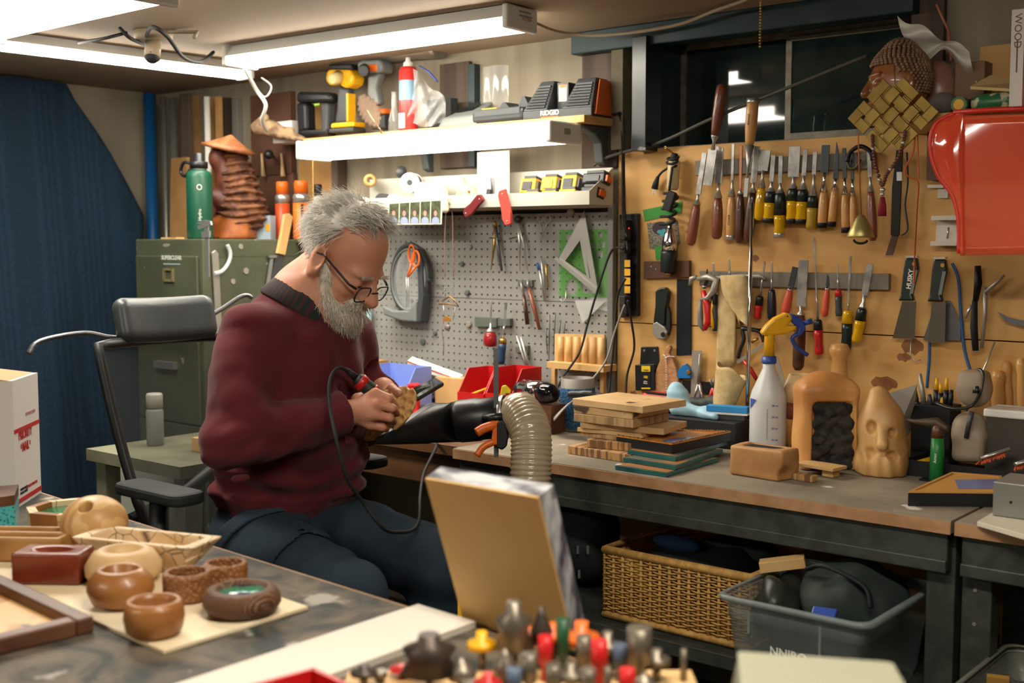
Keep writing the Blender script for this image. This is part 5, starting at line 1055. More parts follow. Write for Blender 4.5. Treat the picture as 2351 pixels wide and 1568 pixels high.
tb_=onY(1135,235,YW-.045);single('plastic_tube','empty clear plastic packaging hung on the wall above the chargers','package',MB().surf(lambda u,v:(onY(1106,200,YW-.03).x+(onY(1165,200,YW-.03).x-onY(1106,200,YW-.03).x)*u,YW-.024-.02*math.sin(u*PI)-.006*math.sin(u*2*PI*2),onY(1135,268,YW-.03).z+(onY(1135,152,YW-.03).z-onY(1135,268,YW-.03).z)*v),20,6),mat('clear blister','eef2f2',.05,alpha=.25,spec=1.0))
def sheet(pts,Y,th,m,par,nm,bev=.006):
    q=[onY(x,y,Y)for x,y in pts];c_=[(p.x,p.z)for p in q];A=sum(c_[i][0]*c_[(i+1)%len(c_)][1]-c_[(i+1)%len(c_)][0]*c_[i][1]for i in range(len(c_)))
    return part(par,nm,MB(basis((0,Y,0),(1,0,0),(0,0,1),(0,-1,0))).prism(c_[::-1]if A<0 else c_,-th/2,th/2),m,bev=bev)
yd=thing('impact_driver','yellow and black cordless driver standing on its battery','power drill',sp(795,2.94));Y=2.94
sheet([(762,170),(768,160),(815,162),(826,175),(822,195),(806,205),(790,196),(768,198),(760,186)],Y,.06,M_yel,yd,'motor_housing',.01);part(yd,'nose',MB().cyl(onY(778,178,2.91),onY(762,182,2.87),.026,.016),mat('cream nose','cfc28a',.4));sheet([(765,150),(818,148),(820,162),(768,162)],Y,.05,M_black,yd,'top_shell')
sheet([(782,198),(808,204),(805,240),(806,283),(776,285),(780,245)],Y,.034,M_dgrey,yd,'grip',.01);sheet([(803,215),(808,215),(808,280),(804,280)],Y,.036,M_yel,yd,'grip_stripe',.001);sheet([(774,284),(826,280),(826,292),(772,296)],Y,.06,M_yel,yd,'battery_foot');sheet([(770,297),(826,293),(826,303.5),(769,307)],Y,.066,M_dgrey,yd,'battery')
gd=thing('cordless_drill','grey cordless drill with orange accents behind the feather','power drill',sp(870,2.97));Y=2.965
sheet([(832,146),(842,140),(884,138),(892,150),(890,168),(835,172)],Y,.06,M_grey,gd,'motor_housing',.01);sheet([(855,150),(880,150),(880,166),(855,166)],Y,.064,M_org,gd,'orange_cap',.004);part(gd,'chuck',MB().cyl(onY(838,160,2.94),onY(834,163,2.89),.022,.017),M_dgrey);sheet([(852,172),(880,168),(870,200),(878,240),(856,248),(850,215)],Y,.036,M_grey,gd,'grip',.01);sheet([(850,250),(897,250),(900,262),(868,268)],Y,.06,M_org,gd,'battery_foot');sheet([(865,268),(900,262),(900,297),(866,299)],Y,.06,M_dbat,gd,'battery')
bl=thing('handled_tool','black D-shaped handled tool beside the yellow driver','tool',sp(735,2.93));Y=2.93
sheet([(698,218),(706,210),(772,212),(782,220),(780,235),(700,236)],Y,.05,M_black,bl,'top_grip',.012);sheet([(698,236),(722,236),(724,300),(702,308)],Y,.05,M_black,bl,'body',.012);sheet([(754,236),(772,236),(770,304),(756,306)],Y,.045,M_dgrey,bl,'rear_bar',.01);sheet([(702,300),(772,296),(771,311),(704,315)],Y,.05,M_black,bl,'foot',.008);part(bl,'green_logo',MB().bb((onY(728,238,2.9).x,2.903,onY(728,242,2.9).z),(onY(740,238,2.9).x,2.9045,onY(728,237,2.9).z)),plast('green mark','7ab02a',.5))
bl.location.x-=.02
p=sp(668,2.95);single('white_box','small white lidded box left of the black handled tool','box',MB().bb((onY(640,300,2.95).x,2.92,SZ),(onY(684,300,2.95).x,2.99,onY(668,279,2.95).z)),M_white,bev=.003)
ft=thing('feather','mottled brown feather leaning over the plank shelf edge','feather',onY(880,310,2.83));a=onY(828,222,2.85);b=onY(884,312,2.838)
part(ft,'vane',MB().surf(lambda u,v:a.lerp(b,v)+V((1,0,.55))*((u-.5)*.075*math.sin(min(1,v*1.25+.05)*PI)**.6+.004*math.sin(v*60))+V((0,-.008*math.sin(u*PI),0)),8,50),mat('feather brown','7a6350',.8,col2='4f3d30',ns=60,tex='wave'),sol=.0008);part(ft,'shaft',MB().tube([a,a.lerp(b,.5)+V((0,-.01,0)),b],.0015,6),M_pale)
def drift(P):
    d=sd_cap(P,(-.12,0,.02),(.10,0,-.045),.030,.016)+.010*vnoise(P*np.array([1,1,2]),60,5)+.004*vnoise(P,160,8);d=smin(d,sd_cap(P,(-.12,-.01,.02),(-.09,0,.05),.022,.012)+.005*vnoise(P,90,3),.01);return d
single('driftwood','gnarled grey brown driftwood jutting left from the plank shelf','driftwood',net(drift,(-.2,-.06,-.1),(.16,.06,.1),.005,TR(onY(648,296,2.87)+V((0,0,.0)))),mat('gnarled bark','6e5642',.9,col2='a58a68',ns=22,bump=.6,bs=60))
# ================================================================ on and beside the filing cabinet
FT=fh+.0005
def cp_(x,Y):p=onY(x,545,Y);return V((min(p.x,fx1-.035),Y,FT))
p=cp_(460,2.60);gb=thing('water_bottle','tall dark green insulated bottle with loop lid on the cabinet','bottle',p);Hb=onY(460,352,2.60).z-FT;R=.046
M_gb=plast('green powder coat','12503c',.42);part(gb,'flask',MB().lathe([(R*.95,0),(R,.006),(R,Hb*.72),(R*.9,Hb*.78),(R*.62,Hb*.805)],c=p),M_gb);part(gb,'steel_neck',MB().lathe([(R*.6,Hb*.806),(R*.6,Hb*.822)],c=p),M_steel)
ld=part(gb,'lid',MB().lathe([(R*.68,Hb*.823),(R*.7,Hb*.9),(R*.4,Hb*.91),(R*.38,Hb),(R*.3,Hb*1.005)],c=p),M_black);part(ld,'loop',MB().tube(catmull([p+V((-R*.6,-.01,Hb*.88)),p+V((-R*1.3,-.02,Hb*.9)),p+V((-R*1.75,-.02,Hb*.8)),p+V((-R*1.2,-.02,Hb*.74)),p+V((-R*.7,-.01,Hb*.83))],5),.006,8),M_black)
vd=(V((0,0,0))+(CAM-p));vd.z=0;vd.normalize();rx_=V((-vd.y,vd.x,0))
part(gb,'emblem',MB(basis(p+vd*R*1.0+V((0,0,Hb*.6)),rx_,(0,0,1),vd)).tube([(.008*math.cos(a*PI/8),.009*math.sin(a*PI/8),0)for a in range(16)],.0016,6,loop=True),M_white)
part(gb,'lettering',textmb('Hydro',.016,basis(p+vd*(R+.0005)+V((0,0,Hb*.28)),(0,0,1),-rx_,vd)),M_white)
p=cp_(535,2.77);hm=thing('carved_hermit','reddish carved figure with pointed hat and shaggy bark cloak','carving',p);M_hm=mat('red brown carved wood','6a3828',.5,col2='4e251a',ns=14,bump=.2);Mh=basis(p,tuple(rx_),tuple(-vd),(0,0,1))if False else TR(p,rad(30))
M_cl=mat('shaggy bark','4a2a1c',.8,col2='7a4c2e',ns=30,bump=.8,bs=70)
hh=onY(535,312,2.77).z-FT
part(hm,'stump',net(lambda P:np.maximum(smin(sd_cap(P,(0,0,0),(.01,0,.06),.085,.07),sd_box(P,(-.01,0,.04),(.09,.06,.04),.02),.02),-P[...,2]),(-.13,-.11,-.01),(.13,.11,.16),.007,Mh),mat('orange stump wood','b0662c',.5,col2='8c4a1c',ns=12))
part(hm,'body',net(lambda P:smin(smin(sd_cap(P,(-.01,0,.12),(-.015,0,.24),.055,.045),sd_ell(P,(-.045,-.02,hh*.78),(.035,.032,.042)),.025),smin(sd_cap(P,(-.03,-.04,.14),(-.075,-.05,.17),.026,.024),sd_cap(P,(-.075,-.05,.17),(-.07,-.05,.09),.024,.02),.01),.02),(-.14,-.12,.05),(.1,.08,hh),.006,Mh),M_hm)
part(hm,'cloak',net(lambda P:sd_cap(P,(.03,.02,.1),(.004,.015,hh*.78),.092,.05)+.017*np.sin(P[...,2]*250+3*vnoise(P,30,2))*.5+.006*vnoise(P,120,4),(-.1,-.1,-.02),(.15,.13,hh),.006,Mh),M_cl)
part(hm,'hat',MB(Mh@TR((-.01,0,hh*.88),0,0,rad(12))).lathe([(.02,-.012),(.098,-.008),(.102,.002),(.07,.014),(.03,.036),(.006,.05),(.001,.052)],24),mat('carved hat','a86c44',.6,col2='8a5232',ns=30,bump=.5))
def ocan(label,x,Y,R,ytop,capm,bodm,bandm):
    p=cp_(x,Y);p.x=onY(x,500,Y).x;H=onY(x,ytop,Y).z-FT;t=thing('spray_can',label,'spray can',p,'spray cans on the cabinet');part(t,'can',MB().lathe([(R*.97,0),(R,.004),(R,H*.62)],c=p),bodm);part(t,'band',MB().lathe([(R,H*.621),(R*1.0,H*.74),(R*.82,H*.78)],c=p),bandm);part(t,'cap',MB().lathe([(R*.84,H*.781),(R*.84,H*.96),(R*.74,H)],c=p),capm);return t,p,H
t,q,H=ocan('orange capped spray can on the left of the pair',649,2.93,.0275,417,M_org,mat('orange red can','b8451c',.4),M_steel);t,q,H=ocan('orange and black spray can on the right of the pair',692,2.955,.031,415,M_org,mat('orange can','d8701e',.4),M_steel)
part(t,'black_stripe',MB(basis(q,tuple(rx_),tuple(-vd),(0,0,1))).bb((-.004,-.0325,.003),(.006,-.030,H*.6)),M_black);part(t,'white_label',MB(basis(q,tuple(rx_),tuple(-vd),(0,0,1))).bb((.012,-.0305,.006),(.024,-.026,H*.18)),M_white)
ocan('dark can with black cap beside the orange pair',731,2.96,.018,423,M_black,mat('dark can','3b4650',.4),mat('pale band','b8b4b0',.4));
part(cb,'side_ledge',MB().bb((fx1+.0005,2.92,fh-.012),(fx1+.12,YW-.056,fh)),M_cab)
p=cp_(606,2.86);p.x=onY(606,520,2.86).x;lbx=thing('carton','small pale blue carton with yellow tabs on the cabinet','box',p);Hb=onY(606,495,2.86).z-FT;part(lbx,'box',MB(TR(p,rad(20))).bb((-.036,-.015,0),(.036,.025,Hb)),plast('pale blue card','a9bccb',.6));part(lbx,'yellow_tab',MB(TR(p,rad(20))).bb((-.03,-.0165,Hb*.75),(-.012,-.0152,Hb*.95)),M_yel);part(lbx,'yellow_tab',MB(TR(p,rad(20))).bb((.018,-.0165,Hb*.35),(.034,-.0152,Hb*.65)),M_yel)
p=onY(416,540,2.9);single('leaning_board','plain tan board standing on the cabinet behind the bottle','board',MB().hexa([(onY(398,500,2.88).x,2.86,FT),(onY(434,500,2.88).x,2.86,FT),(onY(434,500,2.88).x,2.875,FT),(onY(398,500,2.88).x,2.875,FT)]+[(onY(398,500,2.9).x,2.895,onY(416,362,2.9).z),(onY(434,500,2.9).x,2.895,onY(416,362,2.9).z),(onY(434,500,2.9).x,2.91,onY(416,362,2.9).z),(onY(398,500,2.9).x,2.91,onY(416,362,2.9).z)]),M_osb)
single('wood_strip','thin wooden strip lying on the cabinet edge','wood strip',MB().bb((onY(383,545,2.54).x,2.515,FT),(onY(418,545,2.54).x,2.55,FT+.006)),M_ww)
pfm=thing('picture_frame','small pale wooden picture frame on the wall behind the man','picture frame',onY(760,510,2.99));
for a_,b_ in(((727,452),(737,520)),((784,450),(794,520)),((737,452),(784,462)),((737,510),(784,520))):P0,P1=onY(*a_,3.0),onY(*b_,3.0);part(pfm,'frame_side',MB().bb((P0.x,2.985,P1.z),(P1.x,3.005,P0.z)),M_ww,bev=.002)
P0,P1=onY(737,462,3.0),onY(784,510,3.0);part(pfm,'print',MB().bb((P0.x,2.996,P1.z),(P1.x,3.0,P0.z)),mat('brown print','5a4a40',.6,col2='c08a6a',ns=25,lo=.55,hi=.62));part(pfm,'backing',MB().bb((P0.x-.01,3.0055,P1.z-.01),(P1.x+.01,YW-.016,P0.z+.01)),M_ww)
sx=fx1+.004
def cside(pts,th,o=0):
    q=[onX(x,y,sx+o)for x,y in pts];c_=[(p.y,p.z)for p in q];A=sum(c_[i][0]*c_[(i+1)%len(c_)][1]-c_[(i+1)%len(c_)][0]*c_[i][1]for i in range(len(c_)))
    return MB(basis((sx+o,0,0),(0,1,0),(0,0,1),(1,0,0))).prism(c_[::-1]if A<0 else c_,0,th)
sc2=thing('flat_scraper','long scraper with stamped pale wooden handle stuck to the cabinet','scraper',onX(630,660,sx));part(sc2,'handle',cside([(648,492),(660,490),(668,498),(650,586),(631,582),(640,540)],.014),M_ww,bev=.003);part(sc2,'blade',cside([(632,584),(649,587),(637,655),(618,655)],.004),M_dsteel)
sc3=thing('cabinet_scraper','T-shaped pale steel scraper beside the long scraper','scraper',onX(620,650,sx));part(sc3,'blade',cside([(613,586),(633,586),(630,592),(616,592)],.01,.005),M_steel);part(sc3,'shaft',cside([(620,592),(626,592),(617,655),(610,655)],.006,.005),M_steel)
cal=thing('caliper','steel vernier caliper hung on the cabinet corner','caliper',onY(475,690,fy0-.03));Yc=fy0-.02
def cfr(pts,th,o=0):
    q=[onY(x,y,Yc-o)for x,y in pts];c_=[(p.x,p.z)for p in q];A=sum(c_[i][0]*c_[(i+1)%len(c_)][1]-c_[(i+1)%len(c_)][0]*c_[i][1]for i in range(len(c_)))
    return MB(basis((0,Yc-o,0),(1,0,0),(0,0,1),(0,-1,0))).prism(c_[::-1]if A<0 else c_,0,th)
part(cal,'beam',cfr([(471,508),(480,508),(482,636),(474,636)],.004),M_steel);part(cal,'jaw',cfr([(454,512),(472,505),(486,508),(488,516),(472,522),(458,526),(456,518),(466,516)],.006),M_steel);part(cal,'slide',cfr([(466,532),(484,530),(484,545),(468,547)],.008),M_steel)
lv=thing('pry_bar','flat grey steel bar standing against the cabinet corner','bar',onX(495,760,sx));part(lv,'bar',cside([(484,580),(492,574),(499,582),(508,765),(495,765)],.008),M_cast,bev=.002)
single('plastic_arc','clear curved plastic handle stuck on the cabinet side','handle',MB().tube(catmull([onX(522,562,sx+.012),onX(529,580,sx+.014),onX(525,602,sx+.014),onX(510,622,sx+.014),onX(492,628,sx+.012)],6),.007,8),mat('clear plastic rod','dfe6e8',.1,alpha=.55,spec=.9))
single('ball_knob','black ball headed rod below the driftwood','knob',MB().sph(onY(617,355,2.93),.018).cyl(onY(617,355,2.93),onY(625,358,YW-.026),.005),M_black)
for x,lab in((601,'left of two pale brush handles hanging on the brown panel'),(646,'right of two pale brush handles hanging on the brown panel')):
    pathtube(lab,'brush','brush',[('handle',M_pale,[(x,352,.03),(x+2,380,.03),(x+4,405,.03)],[3,4,7],.6)],'brushes on the wall')
# ================================================================ on the workbench
BT=BH+.0005
def bz(x,y,h=BT):return onZ(x,y,h)
def by(x,Y,z=BT):return V((onY(x,900,Y).x,Y,z))
def sheetD(pts,d,th,nrm=None):
    q=[atD(x,y,d)for x,y in pts];f=(RC@V((0,0,-1)))
    n=len(q);vs=[p for p in q]+[p+f*th for p in q];fs=[tuple(range(n)),tuple(reversed(range(n,2*n)))]+[(i,n+i,n+(i+1)%n,(i+1)%n)for i in range(n)]
    return MB().add(vs,fs)
M_nz=mat('satin black duct','0d1114',.38)
nz=thing('dust_nozzle','black flared dust collection hood on the bench edge','dust hood',atD(1000,1040,2.95))
N=atD(862,1006,2.78);Fr=atD(984,926,2.95);mouth=[N,Fr,Fr-V((0,0,.10)),N-V((0,0,.014))]
cc=atD(1048,968,3.0);ce=atD(1166,956,2.965);ax=(ce-cc).normalized();up_=(V((0,0,1))-ax*ax.z).normalized();sd_=ax.cross(up_)
def mpt(i,n=32):
    f=(i/n*4)%4;k=int(f);return mouth[k].lerp(mouth[(k+1)%4],f-k)
best=None
for fl in(1,-1):
    for st in range(0,360,15):
        ring=[cc+(sd_*math.cos(rad(st)+fl*i/32*2*PI)+up_*math.sin(rad(st)+fl*i/32*2*PI))*.05 for i in range(32)]
        e=sum((ring[i]-mpt(i)).length for i in range(32))
        if best is None or e<best[0]:best=(e,st,fl)
st,fl=best[1:]
cir=lambda c,r:[c+(sd_*math.cos(rad(st)+fl*i/32*2*PI)+up_*math.sin(rad(st)+fl*i/32*2*PI))*r for i in range(32)]
mm_=[mpt(i)for i in range(32)];c1=cir(cc,.05)
part(nz,'hood',MB().rings([mm_]+[[mm_[i].lerp(c1[i],t)for i in range(32)]for t in(.3,.6,.85)]+[c1],cap=False),M_nz,sol=.003)
part(nz,'collar',MB().rings([cir(cc,.0505),cir(cc+ax*.012,.053),cir(cc+ax*.016,.053),cir(cc+ax*.06,.0535),cir(cc+ax*.065,.051),cir(ce,.051)],cap=False),M_nz,sol=.002);part(nz,'blast_lever',MB().tube([cc+ax*.07-sd_*.0+up_*-.0+(CAM-cc).normalized()*.052,cc+ax*.12+(CAM-cc).normalized()*.055],[.012,.011],10),M_nz)
part(nz,'clamp_band',MB().rings([cir(ce-ax*.014,.053),cir(ce-ax*.012,.0545),cir(ce-ax*.004,.0545),cir(ce-ax*.002,.053)],cap=False),M_steel,sol=.001)
hp=catmull([ce-ax*.001,ce+ax*.02,atD(1196,948,2.925),atD(1216,985,2.875),atD(1220,1030,2.86),atD(1218,1090,2.85),atD(1216,1200,2.85),atD(1212,1380,2.86)],26)
d0=hp[-1];hp+=[V((d0.x,d0.y,z))for z in np.linspace(d0.z,.056,30)][1:]
cum=[0]
for i in range(1,len(hp)):cum.append(cum[-1]+(hp[i]-hp[i-1]).length)
rs_=[];n_=int(cum[-1]/.0028);pts=[]
for i in range(n_):
    s=cum[-1]*i/(n_-1);j=max(k for k in range(len(cum))if cum[k]<=s);j=min(j,len(hp)-2);f=(s-cum[j])/(cum[j+1]-cum[j]+1e-9);pts.append(hp[j].lerp(hp[j+1],f));rs_.append(.048+.0032*(.5+.5*math.cos(s/.0112*2*PI))**2)
single('dust_hose','ribbed translucent beige dust hose arching off the black hood','hose',MB().tube(pts,rs_,22,cap=False),mat('translucent beige vinyl','b5a58a',.25,trans=.12,col2='a39377',ns=6,coat=.4))
tcl=thing('trigger_clamp','orange and black trigger clamp with upright bar at the bench edge','clamp',atD(1140,1050,2.98))
part(tcl,'bar',MB().hexa([atD(1134,1050,2.927),atD(1145,1050,2.927),atD(1145,1050,2.935),atD(1134,1050,2.935),atD(1133,802,2.927),atD(1144,800,2.927),atD(1144,800,2.935),atD(1133,802,2.935)]),M_dsteel)
part(tcl,'body',sheetD([(1141,970),(1152,964),(1164,975),(1168,1000),(1164,1025),(1152,1034),(1141,1028)],2.897,.03),M_black,bev=.004)
part(tcl,'handle',MB().tube(catmull([atD(1142,975,2.917),atD(1128,978,2.912),(atD(1110,984,2.907)),atD(1094,994,2.902)],4),[.010+.0*i for i in range(13)],8,flat=1.2),M_org);part(tcl,'trigger',MB().tube(catmull([atD(1142,1012,2.917),atD(1125,1018,2.912),atD(1108,1028,2.907),atD(1095,1046,2.902)],4),.0075,8,flat=1.2),M_org);part(tcl,'frame',sheetD([(1132,968),(1146,964),(1146,1022),(1126,1022),(1130,995)],2.907,.022),M_org,bev=.004)
single('star_knob','bright yellow three-lobed knob by the hose coupling','knob',sheetD([(1152,886),(1162,884),(1174,896),(1172,904),(1162,903),(1158,910),(1151,912),(1148,905)],3.02,.012),plast('bright yellow','e8cc1a',.35),bev=.003)
M_dkz=BH-.0015
ph_=thing('phone','dark phone in a rubber case propped behind the hands','phone',bz(965,925));q=[atD(918,905,3.3),atD(1000,866,3.42),atD(1020,878,3.38),atD(940,925,3.25)];nn=(q[1]-q[0]).cross(q[3]-q[0]).normalized();nn=nn if nn.z>0 else-nn
def slab(q,t,ins=0):
    c=sum(q,V())/len(q);q=[p.lerp(c,ins)for p in q];n=(q[1]-q[0]).cross(q[-1]-q[0]).normalized();n=n if n.z>0 else-n;return MB().hexa([p-n*t for p in q]+list(q))if n.dot((q[1]-q[0]).cross(q[2]-q[1]))>0 else MB().hexa([p-n*t for p in reversed(q)]+list(reversed(q)))
part(ph_,'case',slab(q,.012),M_rub,bev=.004);part(ph_,'screen',slab([p+nn*.0012 for p in q],.001,.1),mat('black glass','0a0d0f',.06));part(ph_,'prop',MB().bb((q[0].x+.01,q[1].y-.02,BH),(q[0].x+.05,q[1].y,BH+.05)),M_black)
sg=thing('safety_glasses','black strapped eye shield lying behind the nozzle','eye shield',bz(1035,915));part(sg,'strap',MB().tube(catmull([bz(990,905,.765),bz(1000,890,.78),bz(1040,885,.79),bz(1080,898,.78),bz(1075,915,.765),bz(1010,918,.765)],6,True),.006,8,loop=True),M_rub);part(sg,'lens',MB(TR(bz(1035,902,.765),.5)).box((0,0,0),(.12,.05,.02)),mat('smoked lens','20181c',.1),bev=.006)
single('blue_paper','sheet of blue paper towel on the desk behind the nozzle','paper',MB().bb((bz(955,925).x,bz(1000,930).y,BT),(bz(1150,915).x,bz(1000,895).y,BT+.002)),mat('blue paper','3d6fa8',.7))
def obin(label,x0,x1,yb,yt,dpt,m,open_front=True,name='parts_bin',cat='bin'):
    a=by(x0,yb);b=by(x1,yb);Yb=yb;H=onY((x0+x1)/2,yt,Yb).z-BT;a.x=onY(x0,900,Yb).x;b.x=onY(x1,900,Yb).x;t=thing(name,label,cat,((a.x+b.x)/2,Yb,BT));w=.003
    part(t,'floor',MB().bb((a.x,Yb,BT),(b.x,Yb+dpt,BT+w)),m);fh_=H*(.55 if open_front else 1)
    part(t,'front_wall',MB().bb((a.x,Yb,BT+w),(b.x,Yb+w,BT+fh_)),m);part(t,'back_wall',MB().bb((a.x,Yb+dpt-w,BT+w),(b.x,Yb+dpt,BT+H)),m)
    for x in(a.x,b.x-w):part(t,'side_wall',MB(basis((x,0,0),(0,1,0),(0,0,1),(1,0,0))).prism([(Yb+w,BT+w),(Yb+dpt-w,BT+w),(Yb+dpt-w,BT+H),(Yb+dpt*.35,BT+H),(Yb+w,BT+fh_)],0,w),m)
    return t,a,b,Yb,H
t,a,b,Yb,H=obin('red plastic parts bin with a pencil, open at the front',1050,1110,2.80,850,.15,M_red);part(t,'pencil',MB().cyl((a.x+.006,Yb+.03,BT+.07),(a.x+.06,Yb+.1,BT+.1),.004),M_yel)
obin('second red plastic parts bin beside the hose',1114,1174,2.80,848,.15,M_red)
obin('blue plastic tub behind the man\'s sleeve',838,934,2.80,843,.12,plast('periwinkle plastic','7c92d8',.4),True,'plastic_tub','tub')
p=by(872,2.74);jl=thing('jar','low jar with a dark blue lid in front of the blue tub','jar',p);part(jl,'jar',MB().lathe([(.03,0),(.032,.003),(.032,.02)],c=p),M_white);part(jl,'lid',MB().lathe([(.034,.0205),(.034,.034),(.03,.036)],c=p),M_blue)
single('paper_stack','white paper stack beside the jar with blue lid','paper',MB(TR(by(925,2.72),.4)).box((0,0,.006),(.14,.08,.011)),M_white)
rc_=thing('spring_clamp','red plastic clamp block standing behind the phone','clamp',by(950,2.745));p=by(950,2.745);part(rc_,'jaw',MB(TR(p,.6)).box((0,0,.055),(.04,.03,.11)),M_red,bev=.006);part(rc_,'pad',MB(TR(p,.6)).box((.03,0,.02),(.018,.028,.04)),M_dgrey,bev=.003)
a,b=onY(942,828,3.0),onY(1058,870,2.97);single('trim_strip','white plastic strip with an orange stripe leaning across the back','strip',MB().hexa([a+V((0,-.015,-.016)),b+V((0,-.015,-.016)),b+V((0,.01,-.016)),a+V((0,.01,-.016)),a+V((0,-.015,.0)),b+V((0,-.015,.0)),b+V((0,.01,.014)),a+V((0,.01,.014))]),M_white);o_=D.objects['trim_strip']
st_=MB().hexa([p_-V(o_.location)*0 for p_ in(a+V((0,-.0165,-.003)),b+V((0,-.0165,-.003)),b+V((0,-.0151,-.003)),a+V((0,-.0151,-.003)),a+V((0,-.0165,.001)),b+V((0,-.0165,.001)),b+V((0,-.0151,.001)),a+V((0,-.0151,.001)))]);part(o_,'orange_stripe',st_,plast('orange stripe','c84a20',.5))
single('wood_box','pale wooden box behind the eye shield','box',MB(TR(by(1030,2.93),.05)).box((0,.03,.055),(.12,.06,.11)),M_ww,bev=.001)
single('ledge_board','short tan board against the pegboard foot behind the blue tub','board',MB().bb((onY(852,830,2.98).x,2.95,BT),(onY(882,830,2.98).x,3.0,onY(866,826,2.98).z)),M_osb)
single('acrylic_panel','pale blue panel standing left of the pegboard','panel sheet',MB().bb((onY(826,700,2.995).x,2.985,BT),(onY(851,700,2.995).x,2.998,onY(840,702,2.99).z)),plast('pale blue panel','a8ccd4',.4))
gbx=by(1202,2.87);single('tool_case','small dark grey case right of the red bins','case',MB(TR(gbx,.1)).box((0,.03,.065),(.06,.06,.13)),M_dgrey,bev=.004)
single('wood_block','dark block carrying the chrome cylinder','wood block',MB().bb((by(1205,2.76).x,2.74,BT),(by(1275,2.76).x,2.81,BT+.085)),M_wal)
cl=thing('chrome_motor','shiny black and chrome cylinder lying by the hose','motor',by(1235,2.77,BT+.086));c0=by(1205,2.79,BT+.119);c1_=by(1274,2.755,BT+.119);d_=(c1_-c0)
part(cl,'barrel',MB().cyl(c0,c0+d_*.6,.031),M_chrome);part(cl,'end_bell',MB().tube([c0+d_*.6,c0+d_*.75,c0+d_*.95,c1_],[.032,.033,.026,.012],20),mat('gloss black','0c0d10',.08));part(cl,'tail',MB().tube([c0-d_*.25,c0],[.018,.028],16),M_black)
mgx=by(1326,2.86);mugR=.05;mu_=thing('mug','stoneware cup wearing a blue knitted sleeve','cup',mgx);Hm=atD(1326,866,(mgx-CAM).dot(RC@V((0,0,-1)))).z-BT
part(mu_,'cup',MB().lathe([(mugR*.9,0),(mugR,.004),(mugR,Hm),(mugR*.9,Hm),(mugR*.86,.006),(.001,.006)],c=mgx,cap=True),mat('grey stoneware','6b625a',.5));part(mu_,'sleeve',MB().lathe([(mugR*1.03,.01),(mugR*1.06,.012),(mugR*1.06,Hm*.8),(mugR*1.03,Hm*.82)],c=mgx,cap=False),mat('blue knit','2f6d9c',.9,col2='183a58',ns=260,tex='vor',bump=.8))
single('bent_sheet','pale grey flexible sheet bowed up behind the board stack','sheet',MB().surf(lambda u,v:by(1272+160*u,2.70+.06*v,BT)+V((0,0,.05+.085*math.sin(u*PI)*(1-.15*v))),20,4),mat('grey sheet','9a938a',.6),sol=.003)
kn_=by(1348,2.70);single('tool_grip','black moulded grip resting on the bowed sheet','grip',net(lambda P:smin(sd_cap(P,(-.04,0,0),(.02,0,.004),.011,.009),sd_cap(P,(.0,0,.004),(.05,.0,-.002),.008,.010),.01),(-.07,-.03,-.03),(.08,.03,.03),.003,TR(kn_+V((0,-.012,.135)),.3)),M_black)
M_spl=mat('spalted maple','d0ad7c',.55,col2='a98455',ns=5,lo=.4,hi=.75,col3='4a3a2a',s3=14,lo3=.63,hi3=.66,dist=1.5);M_spe=mat('spalted end grain','b99668',.6,col2='7c6142',ns=18,grain=(6,6,.4),lo=.45,hi=.7)
M_lam=mat('laminated walnut and maple','7a5636',.5,col2='b9905c',ns=16,grain=(5,.3,.3),lo=.47,hi=.53)
P0=bz(1405,1052);z=BT
stack=[(.000,.02,.21,.19,.022,M_lam,'laminated striped board at the bottom of the stack'),(.03,.035,.19,.17,.022,M_lam,'laminated striped board second from the bottom of the stack'),(.01,.03,.21,.13,.012,M_spe,'thin wavy spalted board third from the bottom of the stack'),(-.005,.04,.20,.15,.011,M_spl,'thin spalted board fourth from the bottom of the stack'),(.02,.05,.24,.16,.016,M_spl,'wide spalted board sticking out at the right of the stack'),(-.01,.035,.19,.17,.022,M_spe,'thick spalted board third from the top of the stack'),(-.01,.035,.19,.17,.020,M_spl,'thick spalted board second from the top of the stack'),(.012,.04,.235,.19,.018,M_spl,'broad pale spalted board topping the stack')]
for i,(dx,dy,w,d_,h,m,lab)in enumerate(stack):single('board',lab,'board',MB(TR((P0.x-.02+dx,P0.y+.05+dy,z+h/2),rad((-3,8,-2,4,10,0,-1,-4)[i]))).box((0,0,0),(w,d_,h)),m,'boards in the spalted stack',bev=.0015);z+=h+.0005
single('wood_block','pale wood block squeezed between hose and board stack','wood block',MB(TR(bz(1280,985),.05)).box((0,.02,.035),(.06,.09,.07)),M_ww,bev=.001)
rd=thing('battery_charger','red plastic device with a black cable behind the board stack','charger',by(1510,2.90,BT+.075));p=by(1510,2.90,BT+.075);part(rd,'body',MB(TR(p,-.1)).box((0,.02,.028),(.115,.06,.05)),plast('bright red shell','d0301e',.35),bev=.012);part(rd,'vents',MB(TR(p,-.1)).box((0,.0,.0535),(.08,.02,.003)),M_black);part(rd,'cable',MB().tube(catmull([p+V((.03,.04,.05)),p+V((.05,.03,.075)),p+V((.075,0,.06)),p+V((.07,-.01,.02))],6),.004),M_rub)
single('tool_case','flat black case heaped with gloves behind the trays','case',MB().bb((by(1470,2.9).x,2.85,BT),(by(1712,2.9).x,3.02,BT+.074)),M_rub,bev=.004)
HB=BT+.0745;gp=by(1588,2.885,HB)
